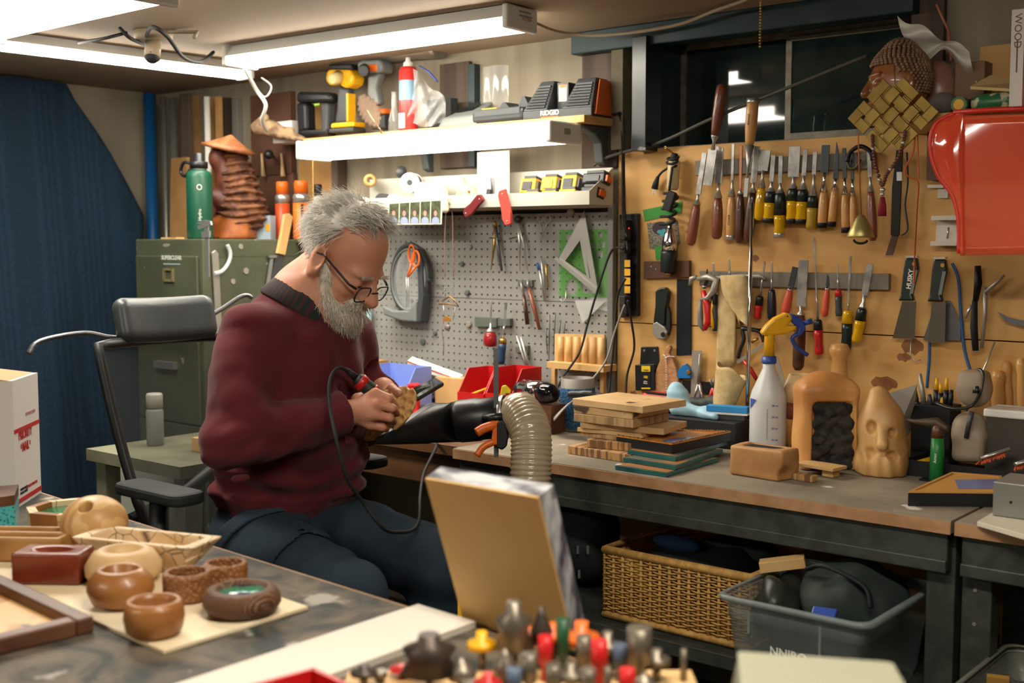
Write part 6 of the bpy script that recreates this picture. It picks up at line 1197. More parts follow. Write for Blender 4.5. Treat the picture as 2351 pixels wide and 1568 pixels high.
def glove(P):
    d=sd_ell(P,(-.05,.01,.045),(.032,.028,.05),eul(0,-15,0));d=smin(d,sd_cap(P,(-.04,0,.02),(.06,0,.012),.022,.016),.02);d=smin(d,sd_cap(P,(.05,0,.012),(.09,.02,.01),.014,.012),.01);d=smin(d,sd_cap(P,(.04,-.01,.012),(.085,-.02,.008),.012,.009),.01);return np.maximum(d+.004*vnoise(P,80,3)+.002*vnoise(P,190,5),-P[...,2])
single('glove','crumpled light blue nitrile glove on the bench','glove',net(glove,(-.12,-.07,-.01),(.13,.07,.12),.004,TR(gp)),mat('light blue nitrile','9cc4d6',.5))
single('mitten','dark rubbery work glove behind the light blue glove','glove',net(lambda P:smin(sd_cap(P,(-.06,0,.02),(.03,0,.025),.02,.022),sd_cap(P,(.02,0,.03),(.06,.02,.05),.018,.016),.02)+.003*vnoise(P,90,6),(-.1,-.05,-.02),(.1,.06,.09),.005,TR(by(1625,2.975,HB))),mat('dark rubber glove','2f3833',.6))
p=by(1665,2.865,HB);sbk=thing('sanding_block','long light blue sanding block on the bench','sanding block',p);part(sbk,'block',MB(TR(p,.25)).box((0,.03,.03),(.115,.03,.018)),plast('sky blue foam','2f8fd0',.5),bev=.002);part(sbk,'base',MB(TR(p,.25)).box((0,.03,.018),(.118,.034,.005)),M_white);part(sbk,'support',MB(TR(p,.25)).box((0,.03,.008),(.10,.03,.0145)),M_dgrey)
def frame_tray(label,q,h,z0,rim,inner,resin,lab2=None,dots=True):
    t=thing('resin_tray',label,'tray',(sum((p.x for p in q))/4,sum((p.y for p in q))/4,z0));c=sum(q,V())/4
    part(t,'side_wall',MB().hexa([V((p.x,p.y,z0))for p in q]+[V((p.x,p.y,z0+h))for p in q]),plast('black tray side','14191b',.45));q2=[p.lerp(c,.10)for p in q]
    mb=MB();n=4;vs=[V((p.x,p.y,z0+h+.0005))for p in q]+[V((p.x,p.y,z0+h+.0005))for p in q2]+[V((p.x,p.y,z0+h+.004))for p in q]+[V((p.x,p.y,z0+h+.004))for p in q2];fs=[]
    for i in range(4):j=(i+1)%4;fs+=[(8+i,8+j,12+j,12+i),(i,j,8+j,8+i),(4+j,4+i,12+i,12+j)]
    part(t,'rim',mb.add(vs,fs),rim);part(t,'inlay',MB().add([V((p.x,p.y,z0+h+.0015))for p in q2],[(0,1,2,3)]),inner)
    part(t,'resin_pool',MB().add([V((p.x,p.y,z0+h+.002))for p in resin],[tuple(range(len(resin)))]),plast('blue resin','6a7ab0',.15))
    if dots:
        mb=MB()
        for i in range(4):
            A,B=q[i].lerp(c,.03),q[(i+1)%4].lerp(c,.03);nn_=int((B-A).length/.006)
            for k_ in range(nn_):P_=A.lerp(B,k_/nn_);mb.sph((P_.x,P_.y,z0+h+.004),.0028,6,4)
        part(t,'rope_edge',mb,mat('rope edge','9a6a34',.5,col2='3a2818',ns=150,lo=.45,hi=.55),kind='stuff')
    return t
zt=BT
gl_m=mat('teal glass edge','1f4f52',.12,col2='2f6a66',ns=9);gl_p=mat('patterned tile','6d6c5e',.3,col2='b0794a',ns=9,lo=.5,hi=.6)
tiles=[((1412,1078),(1530,1096),(1650,1060),(1560,1045),'small dark glass tile lowest on the bench front'),((1430,1070),(1550,1090),(1660,1050),(1560,1035),'teal edged glass tile second in the pile'),((1440,1062),(1550,1080),(1670,1040),(1560,1028),'patterned glass tile directly under the resin tray')]
for i,(A,B,C_,Dd,lab)in enumerate(tiles):
    q=[bz(*r)for r in(A,B,C_,Dd)];t=thing('glass_tile',lab,'tile',(q[0]+q[2])/2,'glass tiles under the tray');part(t,'body',MB().hexa([V((p.x,p.y,zt))for p in q]+[V((p.x,p.y,zt+.010))for p in q]),gl_m,bev=.001);part(t,'top_face',MB().add([V((p.x,p.y,zt+.0105))for p in[p.lerp((q[0]+q[2])/2,.04)for p in q]],[(0,1,2,3)]),gl_p);zt+=.0112
q=[onZ(*r,zt+.022)for r in((1415,1003),(1543,1022),(1678,993),(1530,988))]
frame_tray('black sided wooden tray with rope edge and blue resin pool',q,.022,zt,mat('amber tray wood','d08f3c',.35,col2='b8742c',ns=8),MATS['amber tray wood'],[onZ(*r,zt+.024)for r in((1510,1013),(1545,1017),(1600,1008),(1585,1003),(1550,1005))])
zt2=BT
q=[onZ(*r,BT+.028)for r in((2085,1132),(2290,1134),(2300,1096),(2185,1087))]
frame_tray('gold rimmed tray with black side and lavender resin at far right',q,.028,BT,mat('gold tray wood','c9924c',.4),MATS['gold tray wood'],[onZ(*r,BT+.030)for r in((2192,1101),(2200,1122),(2286,1122),(2290,1100))],dots=False)
p=bz(1762,1040);dep=(p-CAM).dot(RC@V((0,0,-1)));hz=lambda y:atD(1762,y,dep).z-BT;kk=dep/F
sbt=thing('spray_bottle','white spray bottle with yellow and blue bird shaped trigger','spray bottle',p);R=42*kk
part(sbt,'bottle',MB().lathe([(R*.95,0),(R,.004),(R,hz(915)),(R*.9,hz(897)),(R*.38,hz(848)),(R*.33,hz(842)),(R*.33,hz(830))],32,c=p),mat('milky plastic','d5d8d8',.35,trans=.1));part(sbt,'cap',MB().lathe([(R*.39,hz(832)),(R*.4,hz(829)),(R*.38,hz(816))],c=p),M_blue);part(sbt,'neck',MB().lathe([(R*.29,hz(815.5)),(R*.27,hz(770)),(R*.3,hz(760))],c=p),M_yel)
cr=RC@V((1,0,0));cu=V((0,0,1));cf=cr.cross(cu);Mb=basis(p,cr,cu,-cf)if cr.cross(cu).dot(-cf)>0 else basis(p,cr,cu,cr.cross(cu));bx=lambda x,y:((x-1762)*kk,hz(y))
part(sbt,'head',MB(Mb).prism([bx(*r)for r in reversed([(1740,762),(1752,745),(1770,728),(1795,716),(1806,718),(1812,730),(1800,745),(1822,745),(1820,755),(1800,764),(1770,768),(1748,768)])],-.016,.016),M_yel,bev=.006)
part(sbt,'crest',MB(Mb).prism([bx(*r)for r in reversed([(1806,717),(1822,722),(1836,735),(1843,752),(1832,768),(1822,770),(1826,752),(1812,738)])],-.013,.013),M_blue,bev=.004);part(sbt,'nozzle',MB().tube([p+cr*bx(1838,0)[0]+cu*hz(742),p+cr*bx(1858,0)[0]+cu*hz(735)],[.006,.008],10),M_blue)
part(sbt,'trigger',MB().tube(catmull([p+cr*bx(1826,0)[0]+cu*hz(765),p+cr*bx(1814,0)[0]+cu*hz(775),p+cr*bx(1824,0)[0]+cu*hz(795),p+cr*bx(1850,0)[0]+cu*hz(814)],5),.0055,8),M_blue);part(sbt,'eye',MB(Mb@TR((*bx(1799,724),.0162))).lathe([(.0022,0),(.002,.0006)],10),M_black)
vd2=(CAM-p);vd2.z=0;vd2.normalize();r2=V((-vd2.y,vd2.x,0))
def onbot(a,z,e=.0006):d=(vd2*math.cos(a)+r2*math.sin(a));return basis(p+d*(R+e)+V((0,0,z)),tuple(V((-d.y,d.x,0))),(0,0,1),tuple(d))
M_bp_=plast('blue bottle print','4258a8',.5)
part(sbt,'blue_mark',MB(onbot(-.9,hz(925))).prism([(-.012,-.012),(.012,.014),(-.012,.016)],0,.0006),M_bp_);part(sbt,'scale_line',MB(onbot(-.05,(hz(990)+hz(945))/2)).box((0,0,0),(.0012,hz(940)-hz(1010),.0006)),M_bp_)
for j,t_ in enumerate(('28 oz','24 oz','20 oz','16 oz','12 oz')):part(sbt,'scale_text',textmb(t_,.008,onbot(.35,hz(925+26*j))),M_bp_)
q=[bz(1665,1098),bz(1795,1118),bz(1830,1085),bz(1725,1072)];c=sum(q,V())/4;Mx=TR((c.x,c.y,BT),math.atan2((q[1]-q[0]).y,(q[1]-q[0]).x),sc=1.14);M_blk=mat('rough honey wood','c0905c',.55,col2='96683a',ns=7,lo=.4,hi=.7,dist=1)
wbm=thing('wood_block','honey wood block with a dark slot in its top at the bench front','wood block',c)
part(wbm,'block',net(lambda P:np.maximum(smax(sd_box(P,(0,0,.032),(.064,.036,.032),.006)+.0015*vnoise(P,60,4),-sd_ell(P,(.075,-.04,.012),(.022,.05,.022)),.006),-sd_box(P,(-.002,.004,.062),(.042,.021,.018),.006)),(-.08,-.05,-.004),(.085,.05,.075),.003,Mx),M_blk);part(wbm,'slot_shade',MB(Mx).box((-.002,.004,.0605),(.080,.039,.001)),plast('slot shade','1a1614',.8))  # dark sheet inside the slot, the slot's shade put into its colour
single('wood_offcut','thin pale offcut board right of the slotted block','offcut',MB(TR(bz(1872,1092),-.15)).box((0,.02,.022),(.11,.06,.008)).box((.03,.02,.009),(.03,.03,.017)),M_ww,bev=.001);single('wood_offcut','short brown strip tucked under the pale offcut','offcut',MB(TR(bz(1840,1104),-.1)).box((-.01,.01,.008),(.08,.025,.015)),M_lam,bev=.001)
p=by(1842,2.93);dep2=(p-CAM).dot(RC@V((0,0,-1)));H=atD(1832,858,dep2).z-BT;vv=thing('turned_vase','two-tone turned wooden vase behind the spray bottle','vase',p);part(vv,'lower',MB().lathe([(.03,0),(.044,.01),(.052,H*.35),(.054,H*.45)],c=p),mat('amber vase wood','c08a4a',.4,col2='a06c30',ns=8));part(vv,'band',MB().lathe([(.054,H*.4501),(.054,H*.66)],c=p),mat('red vase band','7c4028',.4));part(vv,'upper',MB().lathe([(.054,H*.6601),(.048,H*.84),(.036,H),(.030,H),(.03,H*.9)],c=p),M_pale)
p=bz(1905,1080);dep3=(p-CAM).dot(RC@V((0,0,-1)));Hb=atD(1905,852,dep3).z-BT;k3=dep3/F;W=135*k3
Mburl=basis(p,tuple(cr),tuple(cr.cross(V((0,0,1)))*-1),(0,0,1));hfn=cr.cross(V((0,0,1)))
if Mburl.to_3x3().determinant()<0:Mburl=basis(p,tuple(cr),tuple(hfn),(0,0,1))
sgn=1 if(Mburl.to_3x3()@V((0,1,0))).dot(RC@V((0,0,-1)))>0 else-1
def burl(P):
    d=sd_box(P,(0,sgn*.05,Hb*.42),(W*.5,.055,Hb*.45),.02);d=smin(d,sd_ell(P,(-.005,sgn*.05,Hb*.80),(W*.42,.05,Hb*.2)),.03);d=d+.004*vnoise(P,45,3)
    return np.maximum(smax(d,-sd_box(P,(.006,-sgn*.018,Hb*.34),(W*.36,.03,Hb*.36),.015),.006),-P[...,2])
bu=thing('burl_carving','tall wood burl with a charred bark hollow in its face','carving',p);part(bu,'wood',net(burl,(-.1,-.13,-.005),(.1,.13,Hb+.05),.004,Mburl),mat('orange burl wood','d89e5c',.5,col2='b8793c',ns=6,lo=.4,hi=.7,bump=.15,bs=90))
part(bu,'bark_face',net(lambda P:np.maximum(sd_box(P,(.006,sgn*.016,Hb*.34),(W*.37,.014,Hb*.37),.008)+.006*vnoise(P,130,4)+.004*vnoise(P,260,9),.002-P[...,2]),(-.1,-.06,-.005),(.1,.06,Hb),.0035,Mburl),mat('charred bark','1c1a18',.85,col2='3a352e',ns=45,bump=.8,bs=80))
pk=by(1925,2.93);dk_=(pk-CAM).dot(RC@V((0,0,-1)));z1=atD(1920,786,dk_).z;R=20*dk_/F;single('wooden_mallet','turned wooden handle with rounded knob rising behind the burl','mallet',MB().lathe([(R*2.2,0),(R*2.3,.01),(R*2.3,.10),(R*1.2,.12),(R*.95,z1-BT-.07),(R*.85,z1-BT-.04),(R*1.1,z1-BT-.028),(R*1.2,z1-BT-.016),(R*.9,z1-BT-.003),(R*.3,z1-BT)],c=pk),M_tanw)
p=bz(2008,1094);d4=(p-CAM).dot(RC@V((0,0,-1)));H4=atD(2008,898,d4).z-BT;k4=d4/F;M4=TR(p+V((0,.045,0)),rad(22));W4=60*k4
def face(P):
    x,y,z=P[...,0],P[...,1],P[...,2]
    d=sd_cap(P,(0,0,.03),(.0,.005,H4*.62),W4*1.02,W4*.8);d=smin(d,sd_cap(P,(-.01,.005,H4*.6),(-.012,.01,H4*.93),W4*.7,W4*.38),.03)
    d=smax(d,-sd_ell(P,(-.028,-W4*.78,H4*.58),(.013,.022,.017)),.006);d=smax(d,-sd_ell(P,(.02,-W4*.8,H4*.53),(.010,.02,.012)),.006)
    d=smin(d,sd_cap(P,(-.004,-W4*.8,H4*.55),(-.002,-W4*1.05,H4*.40),.009,.014),.014);d=smax(d,-sd_ell(P,(-.03,-W4*.95,H4*.29),(.016,.02,.014)),.006);d=smax(d,-sd_ell(P,(.022,-W4*.95,H4*.27),(.016,.02,.013)),.006)
    d=d+.0025*np.sin(x*210+2*vnoise(P,25,2))*(z<H4*.25)+.0015*vnoise(P,70,6);return np.maximum(d,-z)
single('face_carving','pale carved wooden face with hollow eyes standing on the bench','carving',net(face,(-.09,-.1,-.005),(.09,.09,H4+.04),.004,M4),mat('streaked pale wood','d0a468',.5,col2='a87440',ns=7,grain=(1.6,1.6,.3),lo=.38,hi=.72,dist=1))
single('white_board','white painted board leaning behind the carved face','board',MB().hexa([bz(2035,1050),bz(2080,1040),bz(2080,1040)+V((0,.02,0)),bz(2035,1050)+V((0,.02,0)),onY(2035,905,2.86),onY(2106,882,2.86),onY(2106,882,2.88),onY(2035,905,2.88)]),plast('chalky white paint','f0eee6',.6))
A=bz(2075,1090);Bq=bz(2351,1100)
tt=thing('tool_tray','long black plastic tool tray at the right end of the bench','tray',((A.x+Bq.x)/2,A.y+.1,BT));x0,x1,y0,y1=A.x,-.62,A.y,A.y+.26;hh_=.038
part(tt,'floor',MB().bb((x0,y0,BT),(x1,y1,BT+.004)),M_rub)
for a_,b_ in(((x0,y0),(x1,y0+.004)),((x0,y1-.004),(x1,y1)),((x0,y0+.0045),(x0+.004,y1-.0045)),((x1-.004,y0+.0045),(x1,y1-.0045))):part(tt,'wall',MB().bb((a_[0],a_[1],BT+.0045),(b_[0],b_[1],BT+hh_)),M_rub)
TZ2=BT+.0045
cx_=onY(2140,980,y0+.19);kc=thing('knife_caddy','black caddy packed with craft knives and pliers','caddy',(cx_.x,y0+.19,TZ2));ht=onY(2140,930,y0+.16).z
part(kc,'box',MB().bb((onY(2095,950,y0+.16).x,y0+.15,TZ2),(onY(2185,950,y0+.16).x,y0+.23,ht)),M_rub,bev=.003)
def stickup(label,x,ytop,yb,Y,r,m,name,cat,lean=0,grp='tools standing in the caddy',tipm=None,flat=1.0):
    b_=V((onY(x,yb,Y).x,Y,onY(x,yb,Y).z));t_=onY(x+lean,ytop,Y);
    if tipm:
        t=thing(name,label,cat,b_,grp);part(t,'handle',MB().tube([b_,b_.lerp(t_,.6)],r,10,flat=flat),m);part(t,'tip',MB().tube([b_.lerp(t_,.6),t_],[r*.8,r*.5],10,flat=flat),tipm);return t
    return single(name,label,cat,MB().tube([b_,b_.lerp(t_,.5),t_],[r*.9,r,r*.6],10,flat=flat),m,grp)
Yk=y0+.17
for x,yt_,m,tm,ln,lab in((2105,895,M_dbl,None,-4,'thin dark spike at the left of the knife caddy'),(2122,858,M_cast,None,-10,'tall grey forked chisel standing in the knife caddy'),(2112,915,M_black,M_yel,-14,'black craft knife leaning left with yellow tip'),(2148,868,M_black,M_yel,3,'black craft knife with yellow band at the middle of the caddy'),(2158,880,M_black,M_yel,2,'second black craft knife with yellow band in the caddy'),(2170,868,M_black,M_yel,4,'tallest black craft knife with a yellow ring end'),(2136,905,M_dgrey,None,-2,'grey plier handle in the knife caddy'),(2164,905,M_yel,None,-4,'yellow knife handle low in the caddy'),(2180,895,M_black,None,5,'black handle at the right edge of the caddy')):stickup(lab,x,yt_,935,Yk,.007,m,'craft_knife','craft knife',ln,tipm=tm)
p=V((onY(2217,1040,y0+.06).x,y0+.085,TZ2));yb_=y0+.085;zz=lambda y:onY(2217,y,yb_).z;k5=kpx(2217)[1]*.93
rp=thing('respirator','beige respirator mask bundle tied with dark straps','respirator',p);M_res=mat('beige rubber','9d8c78',.6,col2='8b7b68',ns=8);zc=(zz(960)+zz(1045))/2
part(rp,'mask_body',net(lambda P:smin(sd_ell(P,(p.x,yb_,zz(985)),(.042,.04,.045)),sd_box(P,(p.x+.006,yb_,zz(1022)),(.038,.036,.036),.015),.02)+.004*vnoise(P,60,2),(p.x-.08,yb_-.07,zz(1060)),(p.x+.08,yb_+.07,zz(925)),.005),M_res);part(rp,'upper_cup',net(lambda P:smax(smin(sd_ell(P,(p.x+.004,yb_+.01,zz(895)),(.042,.035,.042)),sd_box(P,(p.x+.004,yb_+.01,zz(872)),(.03,.03,.022),.01),.02),-sd_cap(P,(p.x-.03,yb_-.04,zz(908)),(p.x+.02,yb_-.05,zz(906)),.014,.012),.008),(p.x-.07,yb_-.05,zz(950)),(p.x+.07,yb_+.07,zz(840)),.005),M_res)
part(rp,'strap',MB().tube(catmull([onY(2150,925,yb_-.02),onY(2190,938,yb_-.045),onY(2230,932,yb_-.045),onY(2250,900,yb_-.02),onY(2256,860,yb_-.01),onY(2244,855,yb_),onY(2240,900,yb_-.03)],5),.008,8,flat=.5),M_dkgrn);part(rp,'buckle_strap',MB().tube([onY(2232,945,yb_-.048),onY(2224,975,yb_-.05),onY(2218,1005,yb_-.045)],.006,6),M_dgrey)
hx=bz(2150,1094);hm_=thing('hammer','hammer with a rusty head and green wrapped handle standing on its end','hammer',hx);hy=A.y-.03;hd=lambda x,y:onY(x,y,hy)
part(hm_,'handle',MB().tube([V((hd(2150,1094).x,hy,BT)),hd(2152,1040),hd(2152,1005)],[.017,.016,.014],14),plast('green wrap','1c7a38',.4));part(hm_,'shaft',MB().tube([hd(2152,1005),hd(2153,975)],[.0142,.012],14),M_wal);part(hm_,'head',MB().tube([hd(2080,964),hd(2100,968),hd(2125,970),hd(2150,970),hd(2172,983),hd(2178,985)],[.004,.006,.010,.013,.008,.008],12),mat('rusty head','55483a',.6,.6,bump=.3));part(hm_,'foot',MB().box((hd(2140,1090).x,hy,BT+.002),(.05,.03,.004)),M_iron);part(hm_,'lettering',textmb('Ames',.010,basis((hd(2153,1045).x,hy-.0165,hd(2153,1050).z),(0,0,1),(-1,0,0),(0,-1,0))),M_white)
for lab,xa,ya_,xb,yb2 in(('orange bristle brush lying across the tool tray',2250,1058,2318,1036),('second orange bristle brush cut by the right picture edge',2330,1072,2375,1058)):
    a_,b_=onY(xa,ya_,y0-.004),onY(xb,yb2,y0+.03);a_.z=max(a_.z,BT+hh_+.012);t=thing('brush',lab,'brush',a_,'orange brushes in the tray');part(t,'back',MB().tube([a_+V((0,0,.006)),b_+V((0,0,.006))],.008,8,flat=.5),M_steel);mb=MB();
    for j in range(40):q_=a_.lerp(b_,rnd.random());mb.cyl(q_,q_+V((rnd.uniform(-.006,.006),-.012,-.008)),.0014,n=5)
    part(t,'bristles',mb,plast('orange bristle','c8562a',.7),kind='stuff')
for lab,x,yt_,ln,Yq in(('thick pale wooden tool handle standing in the tray',2292,850,0,y0+.2),('rounded wooden handle leaning left at the picture edge',2322,828,-12,y0+.22),('rounded wooden handle at the very right picture edge',2352,822,-8,y0+.2)):
    b_=V((onY(x+4,930,Yq).x,Yq,TZ2));t_=onY(x+ln,yt_,Yq);r=.0165 if 'thick' in lab else .012;M,L=along(b_,t_);single('file_handle',lab,'handle',MB(M).lathe([(r*.8,0),(r*.9,L*.5),(r,L*.7),(r*.82,L*.86),(r*1.05,L*.93),(r*.8,L*.985),(r*.3,L)]),M_tanw,'wooden handles in the tray')
ct=onY(2310,950,y0+.1);ctb=thing('lidded_tub','cloudy plastic tub with white lid in the tool tray','tub',(ct.x,y0+.1,TZ2));xa,xb=onY(2266,960,y0+.1).x,onY(2380,960,y0+.1).x;ztop=onY(2310,938,y0+.1).z;part(ctb,'tub',MB().bb((xa+.006,y0+.075,TZ2),(xb,y0+.165,ztop-.02)),mat('cloudy plastic','4d4a44',.3,alpha=.8));part(ctb,'lid',MB().bb((xa,y0+.07,ztop-.0195),(xb,y0+.17,ztop)),M_white,bev=.004)
single('thin_probe','thin metal probe leaning up to the right behind the respirator','probe',MB().cyl(V((onY(2222,860,y0+.2).x,y0+.2,onY(2222,862,y0+.2).z-.09)),onY(2284,785,y0+.2),.0024),M_steel)
single('yellow_marker','pale tool with a yellow end lying in the tray','marker',MB().cyl(V((onY(2085,1048,y0+.03).x,y0+.03,TZ2+.012)),V((onY(2130,1040,y0+.03).x,y0+.06,TZ2+.03)),.008),M_yel)
sl=[bz(2243,1208),bz(2420,1260),bz(2420,1205),bz(2290,1180)];single('marble_slab','cream slab under the grey steel box','slab',MB().hexa([V((p.x,p.y,BT))for p in sl]+[V((p.x,p.y,BT+.010))for p in sl]),plast('cream slab','d8cdb8',.5),bev=.001)
gx=thing('steel_box','grey steel box with a small hole at the right picture edge','box',bz(2330,1190));zb_=BT+.011;p0=onZ(2278,1183,zb_);H5=atD(2278,1104,(p0-CAM).dot(RC@V((0,0,-1)))).z-zb_
part(gx,'box',MB(TR((p0.x,p0.y,zb_),.03)).bb((0,0,0),(.2,.12,H5)),mat('grey steel sheet','8d8d87',.4,.4),bev=.002);part(gx,'hole',MB(TR((p0.x,p0.y,zb_),.03)).cyl((.035,-.0005,H5*.45),(.035,.0005,H5*.45),.003),M_black)
# ================================================================ right hand shelf and hangings
RT=RZ+.0005
def rsx(x,y,Y):return onY(x,y,Y)
Yh=2.88;hb0=rsx(2065,262,Yh);hk=kpx(2065)[1]*(Yh/YP);zt_=rsx(2065,86,Yh).z;HH=zt_-RT;hc2=V((rsx(2066,200,Yh).x,Yh,RT))
bh=thing('head_sculpture','carved wooden serene head with beaded hair on the right shelf','sculpture',hc2);S2=HH/.215
_aw=rad(180+38);R2=np.array([[math.cos(_aw),-math.sin(_aw),0],[math.sin(_aw),math.cos(_aw),0],[0,0,1.]])
def bq(P):return((P-np.array(hc2))@R2)/S2
BWv=lambda x,y,z:V(np.array(hc2)+R2@(np.array([x,y,z])*S2))
def bface(P):
    q=bq(P);ay=np.stack([q[...,0],np.abs(q[...,1]),q[...,2]],-1);d=sd_ell(q,(0,0,.10),(.076,.063,.085));d=smin(d,sd_ell(q,(.025,0,.055),(.05,.046,.055)),.02);d=smin(d,sd_cap(q,(-.01,0,.05),(-.01,0,-.01),.042,.048),.02)
    d=smin(d,sd_cap(q,(.074,0,.105),(.09,0,.07),.007,.012),.008);d=smax(d,-sd_ell(ay,(.083,.028,.096),(.016,.018,.012)),.01);d=smin(d,sd_ell(ay,(.064,.028,.093),(.012,.015,.009)),.004);d=smin(d,sd_cap(ay,(.076,.008,.115),(.064,.042,.118),.005,.004),.006);d=smin(d,sd_ell(ay,(.07,.01,.045),(.012,.014,.006)),.005)
    d=smin(d,smax(sd_ell(ay,(-.005,.066,.08),(.014,.007,.036)),-sd_ell(ay,(-.003,.074,.085),(.008,.005,.02)),.003),.005);return np.maximum(d*S2,RT-P[...,2])
part(bh,'face',net(bface,hc2-V((.13,.13,.01)),hc2+V((.13,.13,HH)),.004),mat('polished brown wood','9a6236',.35,col2='7a4622',ns=8,grain=(1,1,.3),coat=.3))
mb=MB();nb=0
for zz_ in range(24):
    lat=-.42+zz_*.083;n_b=max(4,int(42*math.cos(min(lat,1.5))))
    for k_ in range(n_b):
        a=2*PI*(k_+.5*(zz_%2))/n_b;v=V((math.cos(lat)*math.cos(a),math.cos(lat)*math.sin(a),math.sin(lat)));q=V((v.x*.08,v.y*.067,.108+v.z*.09+(.012*max(0,v.z-.8)*5 if v.z>.8 else 0)))
        if q.x>.03 and q.z<.138:continue
        if q.z<.118 and q.x>-.006:continue
        mb.sph(BWv(*q),.0052*S2,6,4)
part(bh,'hair_beads',mb,mat('bead hair','80604a',.5,col2='9c7c5e',ns=60),kind='stuff')
M_kn=mat('antique gold metal','a08545',.42,.75,col2='8a7038',ns=14);Yn=2.735;kn0=rsx(2050,265,Yn);ek=thing('knot_ornament','gold endless knot ornament hanging before the carved head','ornament',rsx(2050,345,Yn))
kxn=abs(rsx(2051,260,Yn).x-rsx(2050,260,Yn).x);kzn=rsx(2050,260,Yn).z-rsx(2050,261,Yn).z;Mk=basis(kn0,(1,0,0),(0,0,1),(0,-1,0))@Matrix.Rotation(rad(45),4,'Z');u_=26*kzn
wst=u_*.62
u_=25*kzn;wst=.95*u_;S_=1.3*u_;a_=1.3*u_
def kb(nm,x0,x1,y0,y1,z):part(ek,nm,MB(Mk).bb((x0,y0,.001+z),(x1,y1,.006+z)),M_kn,bev=.0012)
for i in(-1,0,1):
    for s in(-1,0,1):
        hi_=.004*((i+s)%2);kb('strap',i*S_-wst/2,i*S_+wst/2,s*S_-S_/2,s*S_+S_/2,hi_);kb('strap',s*S_-S_/2,s*S_+S_/2,i*S_-wst/2,i*S_+wst/2,.004-hi_)
h_=wst/2;e0=S_*1.5
for sg_ in(1,-1):
    lo_,hi_=(0,S_)if sg_>0 else(-S_,0)
    y0_,y1_,y2_=sorted((sg_*e0,sg_*(S_+a_-h_),sg_*(S_+a_+h_)),key=abs)
    for v in(lo_,hi_):kb('loop',v-h_,v+h_,min(y0_,y1_),max(y0_,y1_),0);kb('loop',min(y0_,y1_),max(y0_,y1_),v-h_,v+h_,0)
    kb('loop',lo_-h_,hi_+h_,min(y1_,y2_),max(y1_,y2_),0);kb('loop',min(y1_,y2_),max(y1_,y2_),lo_-h_,hi_+h_,0)
    c_=S_+a_
    q_=lambda x0,x1,y0,y1:kb('corner_loop',min(sg_*x0,sg_*x1),max(sg_*x0,sg_*x1),min(-sg_*y0,-sg_*y1),max(-sg_*y0,-sg_*y1),0)
    q_(S_-h_,S_+h_,e0,c_+h_);q_(S_+h_,c_+h_,c_-h_,c_+h_);q_(c_-h_,c_+h_,S_-h_,c_-h_);q_(e0,c_-h_,S_-h_,S_+h_)
part(ek,'hook',MB().tube([kn0+V((0,0,.12)),V((kn0.x,2.757,RZ-.008)),V((kn0.x,2.7595,RZ-.008))],.0015),M_brass)
ml=thing('bead_necklace','string of dark wooden prayer beads with a red tassel','necklace',rsx(2027,490,Yn-.01));mb=MB();mb2=MB()
for j,q in enumerate(catmull([rsx(2003,312,Yn-.018),rsx(2006,350,Yn-.02),rsx(2012,385,Yn-.012),rsx(2025,425,Yn-.006),rsx(2036,400,Yn-.01),rsx(2058,370,Yn-.018),rsx(2072,335,Yn-.02),rsx(2078,303,Yn-.018)],5)):(mb2 if j%9==4 else mb).sph(q,.0048,10,8)
part(ml,'beads',mb,mat('rosewood bead','5e3228',.35),kind='stuff');part(ml,'spacer_beads',mb2,M_steel,kind='stuff');part(ml,'guru_bead',MB().sph(rsx(2027,436,Yn-.006),.006).sph(rsx(2026,446,Yn-.006),.005),M_steel);q=rsx(2026,452,Yn-.006);part(ml,'tassel',MB().lathe([(.004,-.045),(.0105,-.045),(.009,-.02),(.005,0)],c=q),mat('crimson tassel','8e1226',.8,col2='6e0a1a',ns=120,grain=(3,3,.1)))
q=rsx(1976,550,Yn+.12);be=thing('bell','small brass cone bell with horseshoe clapper on an orange string','bell',q);qb=V((q.x,Yn+.12,rsx(1976,545,Yn+.12).z));ht=rsx(1976,495,Yn+.12).z-qb.z
part(be,'bell_body',MB().lathe([(.033,0),(.034,.003),(.026,ht*.4),(.017,ht*.75),(.008,ht),(.004,ht*1.05)],c=qb),mat('pale brass','b5a468',.4,.7));part(be,'clapper',MB().tube([qb+V((.018*math.cos(a*.5+.2),0,-.006-.010*math.sin(a*.5+.2)*.9))for a in range(7)],.003,6),M_iron);part(be,'string',MB().tube([qb+V((0,0,ht*1.04)),rsx(1973,400,Yn+.06),rsx(1970,305,Yn+.012)],.0016,5),plast('orange string','c8602c',.7))
cable('orange cord looping beside the red pouch',[rsx(2100,300,2.74),rsx(2098,345,2.75),rsx(2078,390,2.76),rsx(2090,408,2.77),rsx(2108,418,2.78),rsx(2106,470,2.83),rsx(2100,588,2.97),rsx(2098,650,2.975)],.002,plast('orange string','c8602c',.7),name='string',cat='string');cable('straight orange cord hanging behind the loop',[rsx(2107,310,2.745),rsx(2108,360,2.77),rsx(2110,410,2.785)],.0016,plast('orange string','c8602c',.7),name='string',cat='string')
pathtube('iron horseshoe shaped clasp hooked over the upper bar','clasp','clasp',[('arc',M_iron,[(1945,372,.05),(1952,350,.05),(1975,336,.05),(1998,348,.05),(2003,368,.05)],5,1),('arc',mat('olive iron','5a5a38',.5,.6),[(1945,365,.04),(1950,385,.04),(1966,384,.04),(1975,365,.04)],4,1)])
